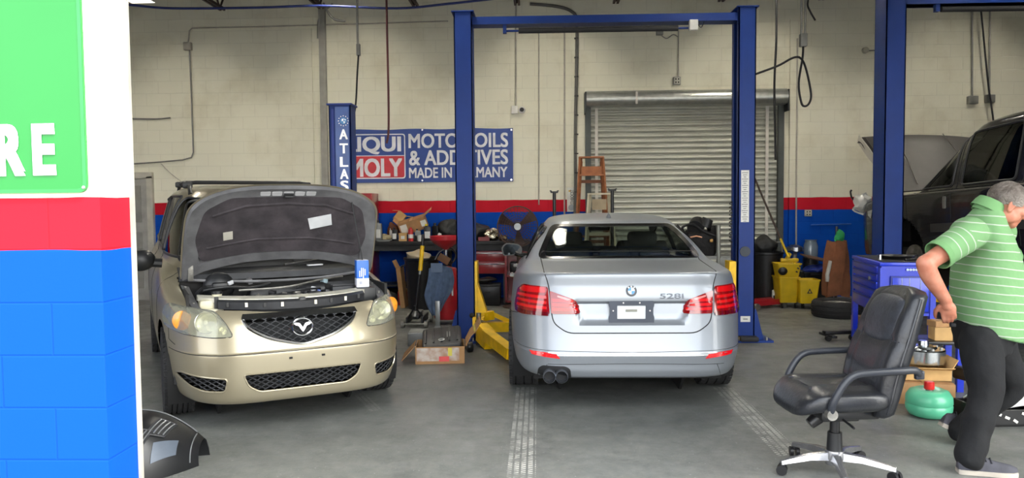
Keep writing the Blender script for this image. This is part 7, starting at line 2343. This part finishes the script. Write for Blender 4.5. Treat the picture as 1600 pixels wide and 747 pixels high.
for h_, k_, a_ in ((hipR, knR, anR), (hipL, knL, anL)):
    limb(b, [h_ - Vector((0, 0, .05)), h_.lerp(k_, .5), k_], [.075, .070, .055]); limb(b, [k_, k_.lerp(a_, .35), a_], [.055, .055, .036])
def hand(mb, wr, dir_, side, palm_n, curl):
    d = dir_.normalized(); n = (palm_n - d * palm_n.dot(d)).normalized(); s = d.cross(n) * side
    pc = wr + d * .052
    vs = MB().sphere((0, 0, 0), (.046, .052, .019), 18, 12)
    Mx = Matrix((s, d, n)).transposed().to_4x4(); Mx.translation = pc
    mb.add(vs.v, vs.f, Mx)
    limb(mb, [wr - d * .01, wr + d * .03], [.030, .032])
    for k, (off, ln, r_) in enumerate(((-.033, .068, .0095), (-.011, .076, .0100), (.011, .071, .0095), (.031, .056, .0085))):
        p0 = wr + d * (.088 - .008 * (k == 3)) + s * off
        a1, a2, a3 = R(curl * .5), R(curl * 1.1), R(curl * 1.6)
        f = lambda a: d * math.cos(a) + n * math.sin(a)
        p1 = p0 + f(a1) * ln * .45; p2 = p1 + f(a2) * ln * .32; p3 = p2 + f(a3) * ln * .25
        mb.tube([p0 - d * .03, p0, p1, p2, p3], [r_ * 1.1, r_ * 1.12, r_ * 1.05, r_ * .95, r_ * .8], 12)
        mb.sphere(p3, r_ * .8, 10, 8)
    t0 = wr + d * .025 - s * .034
    t1 = t0 - s * .028 + d * .030 + n * .012; t2 = t1 + d * .030 - s * .006 + n * .014; t3 = t2 + d * .02 + n * .010
    mb.tube([t0, t1, t2, t3], [.015, .0135, .0115, .009], 12); mb.sphere(t3, .009, 10, 8)
hand(b, wrR, (haR - wrR) + Vector((.0, .0, -.06)), 1, Vector((.35, .9, 0)), 34)
hand(b, wrL, (haL - wrL) + Vector((.0, 0, -.04)), -1, Vector((-.2, -.9, 0)), 26)
# head, facing +x in its own frame
Mh = Matrix.Translation(head) @ Matrix.Rotation(R(-12), 4, 'Z') @ Matrix.Rotation(R(24), 4, 'Y') @ Matrix.Scale(1.04, 4)
hd = MB()
hd.sphere((-.012, 0, .035), (.098, .076, .092), 28, 18)                  # skull
hd.sphere((.035, 0, -.025), (.062, .062, .085), 24, 16)                 # face
hd.sphere((.055, 0, -.085), (.038, .040, .030), 18, 12)                 # chin
for s in (-1, 1):
    hd.sphere((.005, s * .050, -.055), (.055, .020, .042), 16, 10)      # jaw
    hd.sphere((.070, s * .036, -.012), (.026, .024, .022), 14, 10)      # cheek
    hd.sphere((.080, s * .030, .030), (.020, .028, .010), 14, 8)        # brow
    M2 = Matrix.Translation((-.008, s * .076, -.004)) @ Matrix.Rotation(R(s * -20), 4, 'Z')
    e_ = MB().sphere((0, 0, 0), (.020, .007, .034), 16, 12); hd.add(e_.v, e_.f, M2)   # ear
    hd.tube([M2 @ Vector((.016 * math.cos(t), s * .004, .030 * math.sin(t))) for t in [2 * math.pi * k / 18 for k in range(18)]], .006, 8, closed=True)
hd.tube([(.088, 0, .025), (.104, 0, .0), (.118, 0, -.022), (.100, 0, -.034)], [.010, .012, .015, .010], 12)    # nose
for s in (-1, 1): hd.sphere((.100, s * .012, -.028), .009, 10, 8)
hd.sphere((.086, 0, -.053), (.014, .026, .007), 14, 8); hd.sphere((.083, 0, -.066), (.014, .023, .008), 14, 8)   # lips
limb(hd, [(-.03, 0, -.05), (-.06, 0, -.12)], [.055, .058])
b.add(hd.v, hd.f, Mh)
rb = remesh(b, .0055, 5)
body = rb.build('body', skin, man, smooth=180)
for s in (-1, 1):
    MB().sphere((.082, s * .031, .008), .0125, 14, 10, ).build('eye', pm('eye white', (226, 222, 214), .2), body).matrix_local = Mh
    MB().sphere((.092, s * .031, .007), .006, 12, 8).build('iris', pm('iris dark', (50, 44, 40), .2), body).matrix_local = Mh
# hair
hm = pm('grey hair', (84, 74, 66), .6, col2=(140, 132, 124), scale=9, bump=.8, bscale=90)
rows = []
for j in range(13):
    t_ = j / 12
    row = []
    for i in range(36):
        a = 2 * math.pi * i / 36
        lim = (62 if abs(((a + math.pi) % (2 * math.pi)) - math.pi) < .7 else 96 + 34 * (1 - math.cos(a)) / 2)
        ph = R(lim) * t_
        x, y, z = .106 * math.sin(ph) * math.cos(a) - .014, .083 * math.sin(ph) * math.sin(a), .100 * math.cos(ph) + .037
        w_ = .003 * math.sin(9 * a + 5 * ph) + .004 * math.sin(3 * a)
        row.append(Vector((x + w_ * math.cos(a), y + w_ * math.sin(a), z + w_)))
    rows.append(row)
h_ = MB().sheet(rows, closed=True); inner = [[Vector((v.x * .93 - .001, v.y * .93, (v.z - .037) * .93 + .037)) for v in rows[-1]]]
h_.sheet([rows[-1]] + inner, closed=True)
h_.build('hair', hm, body, smooth=80).matrix_local = Mh
# shirt
def striped(name, axis):
    m = bpy.data.materials.new(name); m.use_nodes = True
    nt = m.node_tree; p = nt.nodes['Principled BSDF']; p.inputs['Roughness'].default_value = .85
    tc_ = nt.nodes.new('ShaderNodeTexCoord')
    dt = nt.nodes.new('ShaderNodeVectorMath'); dt.operation = 'DOT_PRODUCT'; dt.inputs[1].default_value = axis
    nz = nt.nodes.new('ShaderNodeTexNoise'); nz.inputs['Scale'].default_value = 5
    nt.links.new(tc_.outputs['Object'], dt.inputs[0]); nt.links.new(tc_.outputs['Object'], nz.inputs['Vector'])
    ad = nt.nodes.new('ShaderNodeMath'); ad.operation = 'MULTIPLY_ADD'; ad.inputs[1].default_value = .02
    nt.links.new(nz.outputs['Fac'], ad.inputs[0]); nt.links.new(dt.outputs['Value'], ad.inputs[2])
    dv = nt.nodes.new('ShaderNodeMath'); dv.operation = 'DIVIDE'; dv.inputs[1].default_value = .050
    nt.links.new(ad.outputs[0], dv.inputs[0])
    fr_ = nt.nodes.new('ShaderNodeMath'); fr_.operation = 'FRACT'; nt.links.new(dv.outputs[0], fr_.inputs[0])
    lt = nt.nodes.new('ShaderNodeMath'); lt.operation = 'LESS_THAN'; lt.inputs[1].default_value = .13; nt.links.new(fr_.outputs[0], lt.inputs[0])
    mx = nt.nodes.new('ShaderNodeMix'); mx.data_type = 'RGBA'; nt.links.new(lt.outputs[0], mx.inputs[0])
    mx.inputs[6].default_value = lin((110, 152, 102)); mx.inputs[7].default_value = lin((168, 178, 162))
    nt.links.new(mx.outputs[2], p.inputs['Base Color'])
    n2 = nt.nodes.new('ShaderNodeTexNoise'); n2.inputs['Scale'].default_value = 7; n2.inputs['Detail'].default_value = 3
    nt.links.new(tc_.outputs['Object'], n2.inputs['Vector'])
    bp_ = nt.nodes.new('ShaderNodeBump'); bp_.inputs['Strength'].default_value = .35; bp_.inputs['Distance'].default_value = .05
    nt.links.new(n2.outputs['Fac'], bp_.inputs['Height']); nt.links.new(bp_.outputs[0], p.inputs['Normal'])
    return m
green_plain = pm('shirt green', (104, 148, 96), .85, var=.05)
s = MB()
secs = [((1544, 523, 4.68), .180, .205), ((1545, 500, 4.68), .198, .212), ((1545, 465, 4.68), .212, .215), ((1543, 430, 4.68), .196, .215), ((1540, 398, 4.68), .168, .218), ((1536, 370, 4.67), .138, .212), ((1535, 350, 4.67), .115, .17), ((1541, 335, 4.66), .088, .115), ((1544, 324, 4.66), .070, .078)]
rows = []
for (c, dx, dy) in secs:
    c = J(*c); sl = .045 if c.z < .9 else .0
    rows.append([c + Vector((dx * math.cos(a), dy * math.sin(a), -sl * math.cos(a) * (1 if c.z < .83 else .3))) for a in [2 * math.pi * k / 36 for k in range(36)]])
s.sheet(rows, closed=True); s.add(rows[0], [tuple(range(36))]); s.add(rows[-1], [tuple(range(36))])
cuR = shR.lerp(elR, .72); cuL = shL.lerp(elL, .62)
limb(s, [shR + Vector((.03, .08, .0)), shR, shR.lerp(cuR, .6), cuR], [.10, .092, .086, .082])
limb(s, [shL + Vector((-.02, -.08, 0)), shL, shL.lerp(cuL, .6), cuL], [.10, .09, .084, .08])
rs_ = remesh(s, .009, 8)
sh_m1 = striped('striped polo', (.10, 0, 1)); dR = (elR - shR).normalized(); sh_m2 = striped('striped sleeve', tuple(dR)); dL = (elL - shL).normalized(); sh_m3 = striped('striped far sleeve', tuple(dL))
# cut the sleeves and the hem open: drop faces beyond the cuff plane
keep = []
for f in rs_.f:
    c = sum((rs_.v[i] for i in f), Vector()) / len(f)
    if (c - cuR).dot(dR) > 0 and (c - cuR).length < .15: continue
    if (c - cuL).dot(dL) > 0 and (c - cuL).length < .15: continue
    keep.append(f)
rs_.f = keep
shirt = rs_.build('polo_shirt', sh_m1, man, smooth=180)
shirt.data.materials.append(sh_m2); shirt.data.materials.append(sh_m3)
for p_ in shirt.data.polygons:
    c = p_.center
    if (c - shR).dot(dR) > .055 and (c - (shR + dR * (c - shR).dot(dR))).length < .13 and c.y < shR.y + .1: p_.material_index = 1
    elif (c - shL).dot(dL) > .04 and (c - (shL + dL * (c - shL).dot(dL))).length < .13 and c.y > shL.y - .05: p_.material_index = 2
for cu, d_ in ((cuR, dR), (cuL, dL)):
    q_ = d_.to_track_quat('Z', 'Y').to_matrix().to_4x4()
    MB().lathe([(.083, -.035), (.087, -.03), (.086, .004), (.080, .004), (.076, -.03)], 28, Matrix.Translation(cu) @ q_).build('cuff', green_plain, shirt, smooth=60)
nd = (head - neck0); nd = Vector((.5, -.05, .85)).normalized()
q_ = nd.to_track_quat('Z', 'Y').to_matrix().to_4x4()
MB().lathe([(.080, -.05), (.076, .0), (.074, .03), (.079, .036), (.088, .012), (.096, -.03)], 30, Matrix.Translation(neck0 + Vector((.018, 0, .012))) @ q_).build('collar', green_plain, shirt, smooth=60)
pl = [J(1560, 362, 4.60), J(1571, 380, 4.545), J(1576, 395, 4.53)]
MB().tube(pl, .012, 8).build('placket', green_plain, shirt)
# trousers
tr_m = pm('black trousers', (14, 15, 18), .9, var=.2, scale=12, bump=.5, bscale=9)
t_ = MB()
rows = []
for (c, dx, dy) in (((1534, 548, 4.68), .13, .175), ((1539, 522, 4.68), .172, .195), ((1540, 495, 4.68), .175, .195), ((1540, 485, 4.68), .165, .18)):
    c = J(*c); rows.append([c + Vector((dx * math.cos(a), dy * math.sin(a), 0)) for a in [2 * math.pi * k / 28 for k in range(28)]])
t_.sheet(rows, closed=True); t_.add(rows[0], [tuple(range(28))]); t_.add(rows[-1], [tuple(range(28))])
limb(t_, [hipR, hipR.lerp(knR, .5), knR, knR.lerp(anR, .5), anR + Vector((0, 0, -.01))], [.118, .112, .092, .084, .080])
limb(t_, [hipL, hipL.lerp(knL, .5), knL, knL.lerp(anL, .5), anL], [.116, .108, .090, .080, .076])
rt = remesh(t_, .009, 6)
rt.v = [noisy(v, .010, 11, 4) for v in rt.v]
tr = rt.build('trousers', tr_m, man, smooth=180)
MB().box(J(1489, 508, 4.45), (.03, .02, .02), bev=.005).build('pocket_edge', tr_m, tr)
# shoes
def shoe(heel, toe, roll, nm):
    L_ = (toe - heel).length; d = (toe - heel).normalized(); up = Vector((0, 0, 1)); up = (up - d * up.dot(d)).normalized(); sd = up.cross(d)
    rows = []; so = []
    for u, w_, h_ in ((0, .026, .055), (.04, .036, .075), (.2, .038, .090), (.38, .039, .088), (.55, .044, .066), (.75, .048, .052), (.9, .042, .042), (1, .022, .028)):
        c = heel + d * (u * L_)
        rows.append([c + sd * w_ * math.cos(a) * (1 if math.sin(a) < .3 else .85) + up * (.022 + max(0, math.sin(a)) * (h_ - .0)) for a in [math.pi * k / 10 for k in range(11)]])
        so.append([c + sd * x * (w_ + .006) + up * z for x, z in ((-1, .002), (-1, .028), (1, .028), (1, .002))])
    m = MB().sheet(rows); m.add(rows[0], [tuple(range(11))]); m.add(rows[-1], [tuple(range(11))])
    sh = m.build('shoe', pm('grey sneaker', (62, 62, 70), .8, var=.15, scale=20), man, smooth=70)
    m = MB().sheet(so, closed=True); m.add(so[0], [(0, 1, 2, 3)]); m.add(so[-1], [(0, 1, 2, 3)])
    m.build('sole', pm('pale sole', (176, 168, 156), .7), sh, smooth=40)
    c = heel + d * L_ * .55 + up * .075
    for k in range(4): MB().tube([c + d * (-.03 * k) + up * (.01 * k) - sd * .03, c + d * (-.03 * k) + up * (.022 + .01 * k), c + d * (-.03 * k) + up * (.01 * k) + sd * .03], .004, 6).build('lace', pm('lace dark', (40, 40, 46), .8), sh)
q = atz(1490, 722, 0) - ML; q.z = 0; e_ = atz(1580, 742, 0) - ML; e_.z = 0
shoe(Vector((anR.x - .07, anR.y + .0, 0)), Vector((anR.x - .07, anR.y, 0)) + (Vector((e_.x, e_.y - .02, 0)) - Vector((anR.x - .07, anR.y, 0))).normalized() * .31, 0, 'R')
hl = J(1468, 672, 4.98); tl_ = Vector((hl.x + .24, hl.y - .01, .0)); 
shoe(Vector((hl.x, hl.y, .11)), tl_, 0, 'L')
# ============================================================ ON THE PIER OUTSIDE, AND THE PART BESIDE IT
S0_, S1_ = at(-60, 300, YF0), at(139, 301, YF0)
sg = thing('shop_sign', 'green sign with white letters on the white pier at upper left', 'sign', (S1_.x, YF0, S1_.z))
wS = S1_.x - S0_.x + .3; hS = 1.15
sgreen = pm('sign green', (24, 116, 46), .4, var=.03, scale=2); sg2 = pm('sign rim green', (40, 140, 64), .4)
MB().prism([(p.x, p.y) for p in rounded([(-wS, 0), (0, 0), (0, hS), (-wS, hS)], .035)], 0, .012, FACING).build('sign_panel', sgreen, sg, smooth=0)
o_ = rounded([(-wS, 0), (0, 0), (0, hS), (-wS, hS)], .035); i_ = rounded([(-wS + .014, .014), (-.014, .014), (-.014, hS - .014), (-wS + .014, hS - .014)], .025)
V, F = fill(o_, .1, i_); MB().add([(v.x, -.014, v.y) for v in V], F).build('sign_rim', sg2, sg, fix=False)
sw_ = pm('sign white', (240, 240, 240), .4)
def sletter(ch, x0, x1, y0, y1):
    a, b_ = at(x0, y0, YF0), at(x1, y1, YF0)
    vs, fs = text_fit(ch, b_.x - a.x, a.z - b_.z, .055, .002)
    MB().add(vs, fs, upright(((a.x + b_.x) / 2 - sg.location.x, -.0145, (a.z + b_.z) / 2 - sg.location.z))).build('letter', sw_, sg, smooth=0)
sletter('R', -4, 44, 195, 275); sletter('E', 53, 92, 194, 274)
v = at(134, 293, YF0) - sg.location
MB().lathe([(0, .006), (.006, .005), (.008, .0)], 14, upright((v.x, -.012, v.z))).build('screw', steel_grey, sg)
# black bumper part with slatted openings
gp = thing('car_grille', 'black car front panel with a slatted grille lying beside the blue pier', 'car part', (at(205, 700, 4.25).x, 4.15, 0), 0)
def GP(u, v, o=0.0):
    def q(u, v):
        e = max(0, (u - .50) / .50)
        k = 1 - .62 * e ** 2.2
        return Vector((-.36 + .645 * u - .02 * v, .34 * e ** 2 + .34 * (1 - math.cos(v * math.pi / 2)) * k, .35 * k * math.sin(v * math.pi / 2) ** .8 if v > 0 else 0))
    p = q(u, v)
    if o:
        n = (q(u + .01, v) - q(u - .01, v)).cross(q(u, min(1, v + .02)) - q(u, max(0, v - .02)))
        p = p + n.normalized() * o
    return p
pg = pm('black bumper plastic', (20, 21, 23), .34)
m = MB().sheet([[GP(i / 30, j / 14) for i in range(31)] for j in range(15)], .008); m.build('panel_shell', pg, gp, smooth=60)
m = MB().sheet([[GP(i / 30, 1) + Vector((0, .03 * k, -.02 * k * k)) for i in range(31)] for k in range(8)], .006); m.build('rear_shell', pg, gp, smooth=60)
for (u0, u1, v0, v1, sk, nn_) in ((.53, .66, .30, .58, .05, 5), (.67, .79, .52, .80, .04, 4)):
    m = MB().sheet([[GP(u0 + (u1 - u0) * a / 8 + sk * b / 6, v0 + (v1 - v0) * b / 6, .006) for a in range(9)] for b in range(7)], .004)
    rc = m.build('grille_recess', drk, gp, smooth=60)
    ed = [(u0 + (u1 - u0) * a / 8, v0) for a in range(9)] + [(u1 + sk * b / 6, v0 + (v1 - v0) * b / 6) for b in range(7)] + [(u1 + sk - (u1 - u0) * a / 8, v1) for a in range(9)] + [(u0 + sk - sk * b / 6, v1 - (v1 - v0) * b / 6) for b in range(6)]
    MB().tube([GP(a, b, .008) for a, b in ed], .006, 8, closed=True).build('grille_frame', plastic2, rc)
    for k in range(nn_):
        uu = u0 + (u1 - u0) * (k + .6) / nn_
        MB().tube([GP(uu + sk * b / 6 * .9, v0 + (v1 - v0) * (b + .4) / 6.8, .014) for b in range(7)], .0042, 6).build('slat', pm('slat grey', (150, 152, 156), .3, .7), rc)
MB().tube([GP(.45 + .5 * k / 20, .97, .004) for k in range(21)], .004, 6).build('edge_crease', pm('edge light', (120, 122, 124), .35, .4), gp)
MB().tube([GP(.955, .1 + .8 * k / 12, .004) for k in range(13)], .004, 6).build('edge_crease', pm('edge light', (120, 122, 124), .35, .4), gp)
m = MB().sheet([[GP(.74 + .14 * a / 6, .16 + .26 * b / 5 + .1 * a / 6, .005) for a in range(7)] for b in range(6)], .004); m.build('side_insert', pm('insert grey', (84, 92, 104), .35, .2), gp, smooth=60)

# ------------------------------------------------------------ repeats share a group
_bench_y = 11.8
for o in list(bpy.data.objects):
    if o.parent is not None or 'category' not in o.keys() or 'group' in o.keys():
        continue
    n = o.name.split('.')[0]
    g = {'electrical_conduit': 'conduits on the back wall', 'loose_cable': 'loose cables on the back wall', 'junction_box': 'electrical boxes on the back wall',
         'wall_outlet': 'outlets on the back wall', 'step_ladder': 'ladders by the roll-up door', 'support_stand': 'support stands behind the silver car',
         'power_cord': 'cords hanging from the roof', 'car_lift': 'two-post car lifts', 'trash_bin': 'black bins', 'foil_bundle': 'foil on the workbench',
         'caster_roller': 'casters by the cardboard box', 'tin': 'tins on the workbench', 'floor_jack': 'floor jacks'}.get(n)
    if n == 'bottle': g = 'bottles on the workbench' if o.location.z > .5 else 'cleaner jugs by the mop bucket'
    if n == 'black_bag': g = 'black bags around the workbench'
    if n == 'cardboard_box' and o.location.y < 7: g = 'cardboard boxes beside the man'
    if g: o['group'] = g
